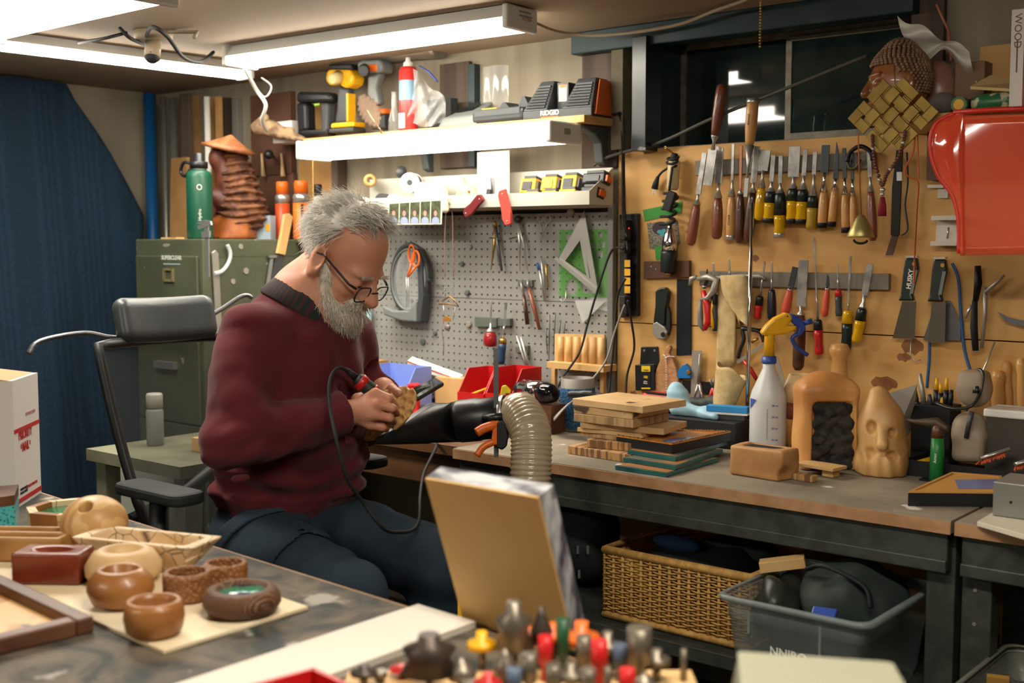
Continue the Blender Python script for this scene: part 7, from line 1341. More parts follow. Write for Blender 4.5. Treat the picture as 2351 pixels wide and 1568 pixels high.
fl_=thing('rasp_bundle','dark flat rasps and a strap hanging right of the red-brown chisel','rasp',wy(2055,586,.02));part(fl_,'rasp',flatpoly([(2060,345),(2074,345),(2066,540),(2047,540),(2050,430)],.02,.006),M_iron);part(fl_,'long_blade',flatpoly([(2052,530),(2066,530),(2050,586),(2034,586)],.014,.004),mat('brown steel','5a4640',.5,.6));part(fl_,'strap',MB().tube(catmull([wy(2082,350,.03),wy(2084,420,.03),wy(2078,470,.03),wy(2084,525,.03),wy(2070,540,.03)],5),.005,6,flat=.4),M_dgrey);part(fl_,'buckle',flatpoly([(2060,395),(2072,395),(2072,415),(2060,415)],.028,.004),M_steel)
wbr=thing('white_bracket','white angled plastic bracket on the plywood behind the red pouch','bracket',wy(2178,565));M_wp=plast('off white plastic','d5cfc2',.5)
part(wbr,'back_plate',flatpoly([(2152,500),(2205,500),(2210,560),(2150,556)],.0005,.006),M_wp);part(wbr,'ledge',MB().bb((wy(2148,500,.02).x,YP-.05,wy(2178,506,.0).z),(wy(2208,500,.02).x,YP-.007,wy(2178,496,.0).z)),M_wp);part(wbr,'lower_ledge',MB().bb((wy(2146,560,.02).x,YP-.05,wy(2178,564,.0).z),(wy(2206,560,.02).x,YP-.007,wy(2178,554,.0).z)),M_wp);part(wbr,'screw',MB().cyl(wy(2175,548,.03),wy(2178,522,.03),.0025),M_steel)
wbr2=thing('white_bracket','small white two-armed plastic clip above the angled bracket','bracket',wy(2165,455));part(wbr2,'arm',flatpoly([(2138,402),(2170,402),(2170,408),(2138,408)],.0005,.02),M_wp);part(wbr2,'arm',flatpoly([(2136,425),(2172,425),(2172,432),(2136,432)],.0005,.02),M_wp);part(wbr2,'plate',flatpoly([(2156,433),(2180,433),(2178,455),(2155,455)],.0005,.008),M_wp)
M_pch=mat('red translucent vinyl','ff5a38',.08,alpha=.55,spec=1.0,coat=1.0);rpx=thing('vinyl_pouch','large glossy red translucent vinyl pouch hanging from the right shelf','pouch',rsx(2260,585,2.72))
def pch(u,v):
    x=2205+190*u;y=262+322*v+(1-u)*3;return rsx(x,y,2.712-.002*math.sin(v*5+u*3)+.006*v)
part(rpx,'front_sheet',MB().surf(pch,16,16),M_pch,sol=.0012)
def pch2(u,v):
    e=[(2200,258,2.742),(2150,282,2.735),(2135,335,2.732),(2152,400,2.735),(2185,445,2.735),(2200,500,2.735),(2202,582,2.735)];p_=catmull([V(a)for a in e],8);f=v*(len(p_)-1);i=min(int(f),len(p_)-2);a_=p_[i].lerp(p_[i+1],f-i);b_=V((2212,262+322*v,2.71));c_=a_.lerp(b_,u);return rsx(c_.x,c_.y,c_.z-.01*math.sin(u*PI))
part(rpx,'gusset',MB().surf(pch2,6,40),M_pch,sol=.0012);part(rpx,'binding',MB().tube([V(pch2(0,i/30))for i in range(31)],.005,8),plast('red binding','d8301c',.4));part(rpx,'top_binding',MB().tube([rsx(2190,258,2.735),rsx(2280,252,2.735),rsx(2400,248,2.735)],.006,8),plast('red binding','d8301c',.4))
part(rpx,'hanger',MB().tube([rsx(2270,253,2.735),V((rsx(2270,255,2.76).x,2.752,RZ+.004)),V((rsx(2270,255,2.76).x,2.80,RZ+.004))],.002),M_steel)
def rbox(x0,x1,yt_,Y,d,lab,name,cat,m,yb_=None):
    a_,b_=rsx(x0,250,Y),rsx(x1,250,Y);return single(name,lab,cat,MB().bb((a_.x,Y,RT),(b_.x,Y+d,rsx((x0+x1)/2,yt_,Y).z)),m,bev=.002)
rbox(2190,2258,142,2.93,.08,'brown cardboard box behind the carved head','cardboard_box','box',mat('brown card','8a6a52',.7));rbox(2245,2420,98,3.02-.035,.04,'yellow plywood offcut standing at the back of the right shelf','plywood_offcut','board',M_ply)
single('plastic_bag','crumpled white plastic bag draped over the carved head','bag',MB().surf(lambda u,v:rsx(2060+165*u+18*v,36+80*u+80*v*(.75+.25*math.sin(u*8))+7*math.sin(u*13+v*4),2.90+.03*v+.02*math.sin(u*9+v*7)),26,12),mat('white crumpled film','ebe7dc',.3,alpha=.8,spec=.7));single('bag_bundle','translucent brownish wrapped bundle behind the head','bundle',net(lambda P:sd_ell(P,(0,0,0),(.045,.04,.075))+.004*vnoise(P,60,3),(-.07,-.06,-.1),(.07,.06,.1),.006,TR((rsx(2158,180,2.97).x,2.97,RT+.077))),mat('brown wrapped plastic','8a5a4a',.3,col2='9c7060',ns=9))
single('stone','round grey stone on the right shelf','stone',net(lambda P:sd_ell(P,(0,0,0),(.031,.028,.026))+.002*vnoise(P,70,2),(-.05,-.05,-.04),(.05,.05,.04),.004,TR((rsx(2168,240,2.80).x,2.80,RT+.0265))),mat('grey stone','6d6860',.8,col2='57534c',ns=20))
p=V((rsx(2205,245,2.79).x,2.79,RT+.018));tcn=thing('tape_roll','small green and yellow tin lying beside the stone','tin',p-V((0,0,.018)));part(tcn,'tin',MB().cyl(p-V((0,.012,0)),p+V((0,.012,0)),.018),plast('green tin','3f6a3c',.4));part(tcn,'label',MB().cyl(p-V((0,.0128,0)),p-V((0,.0121,0)),.012),M_yel)
p=V((rsx(2285,240,2.80).x,2.80,RT+.02));single('bottle','green printed bottle lying on the right shelf','bottle',MB().tube([p-V((.05,0,0)),p-V((.03,0,0)),p+V((.03,0,0)),p+V((.04,0,0)),p+V((.055,0,0))],[.014,.02,.02,.010,.008],16),mat('green printed label','2f6a42',.35,col2='c8c4a0',ns=30,lo=.58,hi=.62));single('black_pouch','black item between the tin and the green bottle','pouch',net(lambda P:sd_ell(P,(0,0,0),(.03,.02,.017))+.003*vnoise(P,80,2),(-.05,-.04,-.03),(.05,.04,.03),.004,TR((rsx(2240,245,2.83).x,2.83,RT+.0195))),M_rub)
single('folded_paper','folded yellowed paper perched on top of the bottles','paper',MB().hexa([rsx(2228,205,2.83),rsx(2345,212,2.80),rsx(2345,206,2.88),rsx(2240,198,2.88),rsx(2228,198,2.83),rsx(2345,205,2.80),rsx(2330,190,2.88),rsx(2275,172,2.88)]),mat('yellowed paper','c9b078',.8))
bk=thing('book','white spined woodworking book standing at the right picture edge','book',V((rsx(2338,250,2.77).x,2.77,RT)));xa,xb=rsx(2318,240,2.77).x,rsx(2352,240,2.77).x;zt5=rsx(2340,22,2.77).z
part(bk,'spine',MB().bb((xa,2.765,RT),(xb-.004,2.767,zt5)),plast('white book spine','ddd2c8',.5));part(bk,'cover',MB().bb((xa,2.7672,RT),(xb,2.92,zt5)),plast('maroon cover','7a1c1c',.4));part(bk,'title',textmb('WOOD',.022,basis(((xa+xb)/2-.002,2.7648,rsx(2338,72,2.77).z),(0,0,-1),(1,0,0),(0,-1,0))),plast('red brown print','6a3a34',.5));part(bk,'subtitle',MB().box(((xa+xb)/2-.002,2.7648,rsx(2338,130,2.77).z),(.003,.0006,.07)),plast('red brown print','6a3a34',.5))
single('pink_straw','pink straw sticking up behind the white bag','straw',MB().cyl(rsx(2178,72,2.96),rsx(2150,10,2.96),.003).cyl(rsx(2178,72,2.96),V((rsx(2185,90,2.96).x,2.96,rsx(2185,140,2.96).z)),.003),plast('pink plastic','c87868',.5))
def putty(label,hx0,hy0,hx1,hy1,bl_,txt=None):
    t=thing('putty_knife',label,'putty knife',wy((bl_[2][0]+bl_[3][0])/2,bl_[2][1],.03),'putty knives on the plywood');w=15
    part(t,'handle',flatpoly([(hx0-w*.8,hy0),(hx0+w*.9,hy0),(hx0+w*1.1,hy0+25),(hx1+w*.9,hy1-15),(hx1+w*1.2,hy1),(hx1-w*1.2,hy1),(hx1-w*.8,hy1-15),(hx0-w*1.1,hy0+25)],.02,.022),M_dkgrn,bev=.005);part(t,'grip_inlay',flatpoly([(hx0+2,hy0+28),(hx0+10,hy0+28),(hx1+10,hy1-16),(hx1+2,hy1-14)],.0425,.0008),M_grey);part(t,'steel_cap',flatpoly([(hx0-w*.8,hy0-5),(hx0+w*.9,hy0-5),(hx0+w*.9,hy0-.5),(hx0-w*.8,hy0-.5)],.022,.018),M_steel);part(t,'blade',flatpoly(bl_,.03,.002),mat('mirror blade','9a9a98',.16,1))
    part(t,'hole',MB(WF(hx0+2,hy0+14,.0425)).lathe([(.006,0),(.005,.0008)],12),M_brass)
    if txt:part(t,'lettering',textmb(txt,.016,WF(hx0-8,(hy0+hy1)/2,.0425,rad(83)),bold=.0004),M_white)
putty('black handled scraper with white lettering, left of the pair',2097,592,2086,690,[(2072,692),(2104,692),(2100,778),(2050,776)],'HUSKY');putty('black handled scraper with mirror bright blade, right of the pair',2162,595,2152,692,[(2140,694),(2172,694),(2170,788),(2132,786)])
single('wide_scraper','wide fan shaped scraper blade behind the bright one','scraper',flatpoly([(2172,690),(2182,690),(2206,740),(2206,782),(2120,780),(2140,720)],.012,.002),M_dsteel)
cable('blue cord hanging in a long loop behind the scrapers',[wy(2186,604,.02),wy(2200,640,.015),wy(2206,720,.012),wy(2214,800,.012),wy(2230,860,.012),wy(2236,900,.012)],.004,plast('blue cord','28588c',.5),name='cord',cat='cord');cable('blue cord end dropping below the bright scraper',[wy(2134,782,.012),wy(2133,830,.012),wy(2128,890,.012)],.004,plast('blue cord','28588c',.5),name='cord',cat='cord')
pathtube('revolving leather punch pliers hanging at the far right','punch_pliers','pliers',[('head',M_iron,[(2245,610,.03),(2246,650,.03),(2240,690,.03)],[10,13,9],.7),('handle',M_rub,[(2238,690,.03),(2236,750,.03),(2240,805,.03)],[8,11,9],.8),('handle',M_cast,[(2262,660,.03),(2262,720,.03),(2254,800,.03)],[8,7,6],.7),('lever',M_cast,[(2262,672,.035),(2285,652,.035),(2306,632,.035)],[7,6,4],.7),('spike',M_steel,[(2230,700,.03),(2216,730,.03)],[4,3],1)])
single('hook_blade','curved dark sickle blade cut off by the right picture edge','blade',flatpoly([(2290,715),(2315,728),(2345,735),(2380,736),(2380,752),(2340,748),(2310,738)],.02,.003),M_dsteel);single('wire_hook','bent wire hook under the lettered scraper','hook',MB().tube([wy(2092,778,.02),wy(2090,815,.02),wy(2100,830,.02),wy(2114,826,.02)],.0016),M_steel)
# ================================================================ foreground table
TT=BH+.0005;fwd=RC@V((0,0,-1));fwd.z=0;fwd.normalize()
def tzp(x,y,h=TT):return onZ(x,y,h)
def dpt_(p):return(p-CAM).dot(RC@V((0,0,-1)))
A=tzp(375,1503);B=tzp(707,1400);L_=(tzp(0,1335)-A)*1.25;q=[A,B,B+L_,A+L_]
single('plywood_board','thin pale plywood board under the turned bowls','board',MB().hexa([V((p.x,p.y,TT))for p in q]+[V((p.x,p.y,TT+.006))for p in q]),mat('birch ply','e6d6b4',.6,col2='dac49c',ns=5),bev=.001)
PT=TT+.0065
def bowl(name,label,cx,yb,Rpx,Hpx,prof,m,sx=1,extra=None,cat='bowl'):
    f=onZ(cx,yb,PT);k=dpt_(f)/F;R=Rpx*k;H=Hpx*k;c=f+fwd*R*.8;t=thing(name,label,cat,c,'turned bowls on the plywood board')
    part(t,'bowl_body',MB(TR(c)).lathe([(r*R,z*H)for r,z in prof],40,sx=sx,cap=True),m)
    if extra:extra(t,c,R,H)
    return t
M_b1=mat('golden brown turned wood','a06a34',.42,col2='8a5526',ns=8,lo=.35,hi=.7,dist=1,coat=.15);M_b2=mat('pale cream wood','d9ba8a',.5,col2='caa574',ns=7)
O_=[(.72,0),(.92,.15),(1.0,.5),(.97,.8),(.88,1),(.74,1),(.68,.85),(.62,.35),(.4,.28),(.001,.27)]
bowl('turned_bowl','small golden brown bowl nearest the camera on the plywood board',338,1474,70,82,O_,M_b1)
bowl('turned_bowl','rounded brown bowl with a small mouth left of the nearest bowl',258,1407,76,88,[(.55,0),(.85,.12),(1,.45),(.95,.7),(.7,.96),(.58,1),(.52,.96),(.5,.5),(.3,.4),(.001,.4)],M_b1,1.05)
bowl('turned_bowl','pale faceted bowl behind the rounded brown bowl',262,1352,88,76,[(.75,0),(.98,.25),(1,.55),(.8,.9),(.62,1),(.48,1),(.44,.7),(.3,.5),(.001,.5)],M_b2)
def res(t,c,R,H):part(t,'resin_disc',MB(TR(c)).lathe([(R*.62,H*.79),(R*.62,H*.83),(.001,H*.83)],32),mat('turquoise resin','0f6f6a',.08,col2='2f9a5c',ns=30,lo=.4,hi=.6,col3='0a2f5a',s3=25))
bowl('resin_dish','dark beaded round dish with a turquoise resin centre',540,1428,91,62,[(.6,0),(.88,.1),(1,.4),(.98,.65),(.88,.92),(.74,1),(.66,.98),(.63,.8),(.001,.78)],mat('tooled dark wood','4a2f24',.5,col2='7a5232',ns=90,tex='wave',bump=.6,lo=.3,hi=.8,dist=2),1,res,'dish')
M_tex=mat('textured oak','9c6838',.55,col2='7a4c24',ns=150,tex='vor',bump=.8,lo=.1,hi=.5)
f1=onZ(420,1386,PT);k=dpt_(f1)/F;c1=f1+fwd*50*k*.8;f2=onZ(510,1362,PT);c2=f2+fwd*46*k*.8;db=thing('double_bowl','textured double bowl with two joined hollows','bowl',(c1+c2)/2)
Hd=66*k;r1,r2_=56*k,52*k
def dbl(P):
    z=P[...,2]-PT;xy=P*np.array([1,1,0]);e1=np.linalg.norm(xy-np.array([c1.x,c1.y,0]),axis=-1);e2=np.linalg.norm(xy-np.array([c2.x,c2.y,0]),axis=-1)
    o=smin(e1-r1,e2-r2_,.012);o=smax(o,np.abs(z-Hd/2)-Hd/2,.006);return smax(o,-np.minimum(np.maximum(e1-r1*.74,Hd*.35-z),np.maximum(e2-r2_*.74,Hd*.35-z)),.002)
part(db,'bowl_body',net(dbl,np.minimum(c1,c2)-.06,np.maximum(c1,c2)+np.array([.06,.06,.07]),.0022),M_tex)
p=onZ(105,1345,PT);rb=thing('carved_block','glossy red-brown block with an oval hollow on top','block',p);Mr=TR(p+fwd*.035,rad(36))
part(rb,'block',net(lambda P:np.maximum(sd_box(P,(0,0,.026),(.056,.032,.0255),.002),-sd_ell(P,(0,0,.056),(.036,.02,.016))),(-.07,-.045,-.006),(.07,.045,.065),.0025,Mr),mat('cherry red wood','8a3c22',.3,col2='6a2814',ns=10,grain=(.3,1,1),coat=.4))
p=onZ(318,1318,PT);c=p+fwd*.05;M_sp=mat('black lined spalted wood','3a2c20',.5,col2='dcc098',ns=26,tex='edge',lo=.0,hi=.035,col3='c09a66',s3=8,lo3=.55,hi3=.7)
st2=thing('spalted_trough','long pale spalted trough bowl with black figure lines','bowl',c);Ms=TR(c,rad(20))
def trough(P):
    z=P[...,2];s=np.clip(z/.05,0,1);q_=np.stack([np.abs(P[...,0])-(.075+.045*s),np.abs(P[...,1])-(.026+.02*s)],-1);o=np.maximum(q_.max(-1)*.8,np.abs(z-.026)-.026);return np.maximum(o,-sd_box(P,(0,0,.05),(.098,.033,.03),.012))
part(st2,'bowl_body',net(trough,(-.14,-.06,-.006),(.14,.06,.06),.003,Ms),M_sp)
f=onZ(205,1272,PT);k=dpt_(f)/F;R=76*k;c=f+fwd*R*.5;vs_=thing('sphere_vase','round pale wooden sphere vase with a reddish streak and a hole','vase',c)
part(vs_,'sphere',net(lambda P:np.maximum(np.maximum(sd_ell(P,(0,0,R*.82),(R,R,R*.86)),-P[...,2]),-sd_cap(P,(.015,-.02,R*.9),(.025,-.035,R*1.9),.011,.013)),(-R*1.1,-R*1.1,-.006),(R*1.1,R*1.1,R*1.8),.003,TR(c)),mat('ringed pale pine','d3a96e',.45,col2='c0925a',ns=11,tex='wave',dist=6,col3='7a3820',s3=9,lo3=.62,hi3=.67))
f=onZ(130,1240,TT);k=dpt_(f)/F;R=96*k;c=f+fwd*R*.8;H=62*k;sg2=thing('segmented_bowl','octagonal segmented bowl filled with green resin','bowl',c)
for j in range(8):
    a0,a1=j*PI/4,(j+1)*PI/4-.01;P_=lambda r,a,z:c+V((r*math.cos(a),r*math.sin(a),z));part(sg2,'segment',MB().hexa([P_(R*.72,a0,0),P_(R*.95,a0,0),P_(R*.95,a1,0),P_(R*.72,a1,0),P_(R*.78,a0,H),P_(R,a0,H),P_(R,a1,H),P_(R*.78,a1,H)]),M_sp if j%2 else M_b1)
part(sg2,'resin_disc',MB(TR(c)).lathe([(R*.70,0.001),(R*.72,H*.8),(.001,H*.8)],24),plast('green resin','12845a',.12))
q=[onZ(x,y,TT)for x,y in((-70,1235),(36,1218),(45,1190),(-60,1200))];tbx=thing('resin_box','walnut box with bubbly turquoise side at the left picture edge','box',q[0]);part(tbx,'box',MB().hexa([V((p.x,p.y,TT))for p in q]+[V((p.x,p.y,TT+.05))for p in q]),mat('bubbly turquoise','0d5f6a',.1,col2='5ac8c8',ns=160,tex='vor',lo=.1,hi=.5));part(tbx,'lid',MB().hexa([V((p.x,p.y,TT+.0505))for p in q]+[V((p.x,p.y,TT+.07))for p in q]),M_wal)
p=onZ(58,1300,PT);Mo=TR(p+fwd*.05+V((-.03,0,0)),rad(36));otr=thing('divided_tray','oak tray with two long compartments at the left picture edge','tray',p)
part(otr,'tray',net(lambda P:np.maximum(sd_box(P,(-.03,0,.022),(.11,.045,.0215),.004),-np.minimum(sd_box(P,(-.03,.02,.04),(.1,.014,.03),.004),sd_box(P,(-.03,-.02,.04),(.1,.014,.03),.004))),(-.15,-.055,-.006),(.09,.055,.05),.003,Mo),M_oak)
K0=tzp(217,1452);e1=(tzp(60,1378)-K0).normalized();e2=(tzp(0,1568)-K0).normalized();e2=(e2-e1*e2.dot(e1)).normalized();zf=TT;wf=thing('picture_frame','walnut frame around a spalted wood panel lying at lower left','picture frame',K0);Lf,wb_,hf_=.34,.026,.024
Mf=basis(K0,e1,e2,(0,0,1))if e1.cross(e2).z>0 else basis(K0,e2,e1,(0,0,1))
for a_,b_ in(((0,0),(Lf,wb_)),((0,Lf-wb_),(Lf,Lf)),((0,wb_+.0003),(wb_,Lf-wb_-.0003)),((Lf-wb_,wb_+.0003),(Lf,Lf-wb_-.0003))):part(wf,'frame_side',MB(Mf).bb((a_[0],a_[1],0),(b_[0],b_[1],hf_)),M_wal,bev=.003)
part(wf,'panel',MB(Mf).bb((wb_,wb_,.001),(Lf-wb_,Lf-wb_,.008)),mat('map like spalted panel','b07434',.4,col2='d8a868',ns=8,lo=.45,hi=.5,col3='3a2a1e',s3=9,lo3=.62,hi3=.635))
a=tzp(38,1168);b=tzp(95,1131);uy=(b-a).normalized();un=V((uy.y,-uy.x,0));Wb=(b-a).length;zt=atD(88,853,dpt_(b)).z;Hx=zt-TT;mbx=thing('mailing_box','tall white postal box with red stripes at the left picture edge','box',a)
M_mb=mat('white carton','d8d4cc',.6);M_rp=plast('red print','b01c22',.6);part(mbx,'carton',MB().hexa([a,b,b-un*.2,a-un*.2]+[p+V((0,0,Hx))for p in(a,b,b-un*.2,a-un*.2)]),M_mb);part(mbx,'kraft_flap',MB().hexa([a+V((0,0,Hx+.0005))-un*.01,b+V((0,0,Hx+.0005))-un*.01,b+V((0,0,Hx+.0005))-un*.19,a+V((0,0,Hx+.0005))-un*.19]+[p+V((0,0,Hx+.012))-un*.1 for p in(a,b,b,a)]),mat('kraft card','a8824f',.7))
Mm=basis(a+un*.0006,uy,(0,0,1),un);bar_=lambda nm,z,h:part(mbx,nm,MB(Mm).box((Wb/2,z,0),(Wb,h,.0008)),M_rp)
bar_('red_stripe',Hx*.60,.009);bar_('red_stripe',.012,.010);part(mbx,'title',textmb('PRIORITY\nMAIL',.027,Mm@TR((Wb*.42,Hx*.5,0)),sx=.75,bold=.0006),M_rp);part(mbx,'star',textmb('*         *',.026,Mm@TR((Wb*.42,Hx*.445,0)),sx=.75),M_rp);part(mbx,'web_text',textmb('VISIT US AT USPS.COM',.0095,Mm@TR((Wb*.6,.032,0)),sx=.8),M_rp);part(mbx,'small_text',textmb('NOT TO BE USED',.010,Mm@TR((Wb*.65,Hx*.70,0)),sx=.8),plast('pink print','c08a86',.6));part(mbx,'side_text',textmb('UNITED STATES\nPOSTAL SERVICE',.008,Mm@TR((Wb*.3,.03,0)),sx=.8),plast('dark print','2a2a3a',.6))
K=tzp(960,1401);q=[K,tzp(1092,1442),tzp(1092,1442)+(tzp(505,1553)-K)*1.5,K+(tzp(505,1553)-K)*1.5]
single('foam_board','white foam board lying on the foreground table','board',MB().hexa([V((p.x,p.y,TT))for p in q[::-1]]+[V((p.x,p.y,TT+.010))for p in q[::-1]]),plast('white foam','cdc4b6',.6));D.objects['foam_board'].scale=(1,1,1)
an=rad(19.6);O0=atD(1064,1428,1.772);ux=V((1,0,0));uu=V((0,-math.sin(an),math.cos(an)));ut=V((0,math.cos(an),math.sin(an)));wB,LB,tB=.205,.243,.036
cvp=thing('birch_slab','birch panel with paint smeared white edges standing tilted on the table','panel',O0);bx_=lambda w0,w1,l0,l1,t0,t1:MB(basis(O0,ux,ut,uu)).bb((w0,t0,l0),(w1,t1,l1))
part(cvp,'face_board',bx_(0,wB,0,LB,0,.004),mat('smooth birch','d0ab6c',.6,col2='c69f60',ns=4),bev=.0008);M_sm=mat('smeared white paint','b4b5b6',.6,col2='45424c',ns=45,grain=(.35,1,.35),lo=.42,hi=.62)
part(cvp,'top_edge',bx_(0,wB,LB-.02,LB,.0042,tB),M_sm);part(cvp,'side_edge',bx_(wB-.02,wB,0,LB-.0202,.0042,tB),M_sm);part(cvp,'side_edge',bx_(0,.02,0,LB-.0202,.0042,tB),M_sm);part(cvp,'bottom_edge',bx_(.0202,wB-.0202,0,.02,.0042,tB),M_sm)
c=onZ(720,1532,TT+.06);r1=(onZ(570,1572,TT+.06)-c);r2=(onZ(806,1572,TT+.06)-c);r1=r1.normalized()*.2;r2=r2.normalized()*.14;rbn=thing('parts_bin','bright red plastic bin at the bottom picture edge','bin',c)
def wallq(a_,b_,off):n=(b_-a_).normalized();s_=V((-n.y,n.x,0))*off;return MB().hexa([V((p.x,p.y,TT+.0105))for p in(a_,b_,b_+s_,a_+s_)]+[V((p.x,p.y,TT+.06))for p in(a_,b_,b_+s_,a_+s_)])
part(rbn,'wall',wallq(c,c+r1,.005),M_red);part(rbn,'wall',wallq(c+r2,c,.005),M_red);part(rbn,'wall',wallq(c+r1,c+r1+r2,.005),M_red);part(rbn,'wall',wallq(c+r1+r2,c+r2,.005),M_red);part(rbn,'floor',MB().add([V((p.x,p.y,TT+.012))for p in(c,c+r1,c+r1+r2,c+r2)],[(0,1,2,3)]),M_red)
h0=onZ(1180,1575,.79);rk=thing('bit_rack','wooden rack of router bits in the blurred foreground','rack',(h0.x,h0.y,TT));cR=V((RC[0][0],RC[1][0],0)).normalized();Mrk=basis((h0.x,h0.y,TT+.0105),cR,fwd,(0,0,1));part(rk,'block',MB(Mrk).bb((-.2,-.10,0),(.215,.06,.032)),M_ww,bev=.002);RTOP=TT+.0430
SILH={'cone':[(.005,0),(.005,.3),(.012,.4),(.014,.6),(.009,.75),(.006,.85),(.002,1)],'cyl':[(.005,0),(.005,.35),(.009,.4),(.009,1)],'disc':[(.005,0),(.005,.5),(.016,.55),(.016,.72),(.006,.76),(.006,1)],'ogee':[(.005,0),(.005,.3),(.014,.36),(.010,.6),(.013,.75),(.006,.85),(.005,1)],'pin':[(.004,0),(.004,1)]}
M_bit=mat('ground bit steel','7d7466',.4,.7);ncol={'y':M_yel,'r':M_red,'o':M_org,'g':plast('dark green bit','1d4a2c',.4),'s':M_bit,'d':mat('dark bronze bit','4a4038',.45,.5),'b':plast('steel blue bit','48586c',.4)}
bits=[(835,1525,'disc','d',1.38),(872,1540,'cyl','s',1.4),(985,1455,'ogee','d',1.36,2.4,'large dark brown profile cutter left of the bit rack'),(925,1545,'disc','r',1.42,1,'flat red cutter beside the large brown one'),(1060,1510,'cone','s',1.36,1.3,'grey conical bit right of the large brown cutter'),(1106,1450,'disc','y',1.44,1.1,'yellow capped router bit'),(1140,1520,'pin','s',1.4),(1180,1380,'ogee','s',1.42,1.7,'tall tiered router bit with a pointed dark top'),(1215,1440,'disc','o',1.46,.9,'orange disc bit left of the green shank'),(1243,1392,'cone','d',1.44,1,'dark ball topped bit standing above the orange ones'),(1252,1460,'cyl','r',1.4,1,'small red bit between orange bits'),(1292,1420,'cyl','g',1.4,.9,'dark green shanked bit'),(1268,1430,'disc','o',1.47,.9,'orange disc bit just behind the green shank'),(1335,1428,'disc','o',1.44,1.4,'wide orange disc bit right of the green shank'),(1340,1460,'cyl','s',1.4),(1376,1470,'cyl','r',1.37,1.1,'tall red cylinder bit right of centre'),(1395,1450,'disc','s',1.42),(1425,1480,'cyl','b',1.4,1,'blue grey bit beside the red cylinder'),(1468,1440,'cyl','s',1.38,1.6,'tallest plain steel bit at the right of the rack'),(1508,1490,'disc','s',1.4),(1215,1500,'cyl','s',1.34),(1160,1490,'cone','s',1.36),(1310,1520,'disc','s',1.34),(1270,1525,'cyl','s',1.33),(1440,1535,'cyl','r',1.33,1,'low red bit at the bottom picture edge'),(1120,1545,'disc','r',1.33,1,'red rounded bit at the bottom edge left of centre'),(1395,1530,'pin','s',1.34),(1570,1490,'pin','s',1.4),(1075,1560,'cyl','s',1.34),(1350,1535,'cyl','s',1.33),(1480,1545,'cone','s',1.35),(1180,1535,'cyl','b',1.33,1,'steel blue bit low in the rack')]
ordn='first second third fourth fifth sixth seventh eighth ninth tenth eleventh twelfth thirteenth fourteenth fifteenth sixteenth'.split();plain=sorted(b_[0]+b_[1]*1e-4 for b_ in bits if len(b_)<7)
for bt in bits:
    x,y,kd,cl_,d=bt[:5];sc_=bt[5]if len(bt)>5 else 1;tp_=atD(x,y,d);lab=bt[6]if len(bt)>6 else 'plain grey router bit, %s from the left of the plain ones in the rack'%ordn[plain.index(x+y*1e-4)];zb=RTOP+.0005;H=max(tp_.z-zb,.012)
    if kd in('cyl','pin'):single('router_bit',lab,'router bit',MB().lathe([(r*sc_,z*H)for r,z in SILH[kd]],14,c=(tp_.x,tp_.y,zb)),ncol[cl_],'router bits in the rack');continue
    t=thing('router_bit',lab,'router bit',(tp_.x,tp_.y,zb),'router bits in the rack');pr=SILH[kd];n0=2;part(t,'shank',MB().lathe([(r,z*H)for r,z in pr[:n0]],12,c=(tp_.x,tp_.y,zb)),M_bit);part(t,'cutter',MB().lathe([(r*sc_,z*H)for r,z in pr[n0:]],16,c=(tp_.x,tp_.y,zb)),ncol[cl_])
p=atD(1700,1505,1.25);gd2=thing('device_case','pale grey device with a sloping lid at the bottom picture edge','device',(p.x,p.y,TT));Mg=basis((p.x,p.y,0),cR,fwd,(0,0,1));part(gd2,'case',MB(Mg).hexa([(-.02,-.14,TT),(.17,-.14,TT),(.17,.02,TT),(-.02,.02,TT),(-.02,-.14,p.z-.05),(.17,-.14,p.z-.055),(.17,.02,p.z-.02),(.0,.02,p.z-.01)]),plast('pale device','83826f',.5),bev=.004);part(gd2,'lid',MB(Mg).hexa([(-.02,-.14,p.z-.049),(.17,-.14,p.z-.054),(.17,.02,p.z-.019),(.0,.02,p.z-.009),(-.02,-.14,p.z-.04),(.165,-.14,p.z-.045),(.165,.018,p.z-.012),(.0,.018,p.z)]),plast('pale lid','96957f',.5),bev=.004)
# ================================================================ under the bench
LZ=.3555;M_wk=mat('wicker','cfa25a',.65,col2='b98a44',ns=60,bump=.2)
bx0,bx1,by0,by1,bz1=-1.705,-1.295,2.43,2.77,LZ+.184;wk=thing('wicker_basket','rectangular wicker basket on the lower bench shelf','basket',((bx0+bx1)/2,2.6,LZ))
part(wk,'base',MB().bb((bx0+.006,by0+.006,LZ),(bx1-.006,by1-.006,LZ+.006)),M_wk)
lp=[V((bx0,by0,0)),V((bx1,by0,0)),V((bx1,by1,0)),V((bx0,by1,0))]
for z,r in((bz1-.006,.011),(LZ+.012,.009)):part(wk,'rim_band',MB().tube([p+V((0,0,z))for p in lp],r,8,loop=True),M_wk)
for i in range(4):
    a,b=lp[i],lp[(i+1)%4];Lw=(b-a).length;n=int(Lw/.026);d=(b-a).normalized();o=V((d.y,-d.x,0));mb=MB();rows=22
    for k in range(n+1):part(wk,'stake',MB().cyl(a+d*Lw*k/n+V((0,0,LZ+.01)),a+d*Lw*k/n+V((0,0,bz1-.01)),.0042,n=6),M_wk)
    for j in range(rows):
        z=LZ+.026+(bz1-LZ-.046)*j/(rows-1);pts=[a+d*Lw*(m_/(n*2))+o*(.0055*math.cos(PI*(m_/2+j)))+V((0,0,z))for m_ in range(n*2+1)];mb.tube(pts,.0024,5)
    part(wk,'weave',mb,M_wk,kind='stuff')
M_clo=mat('dark cloth','27302f',.9,col2='1c2424',ns=9);M_nav=mat('navy blue cloth','173a5e',.8)
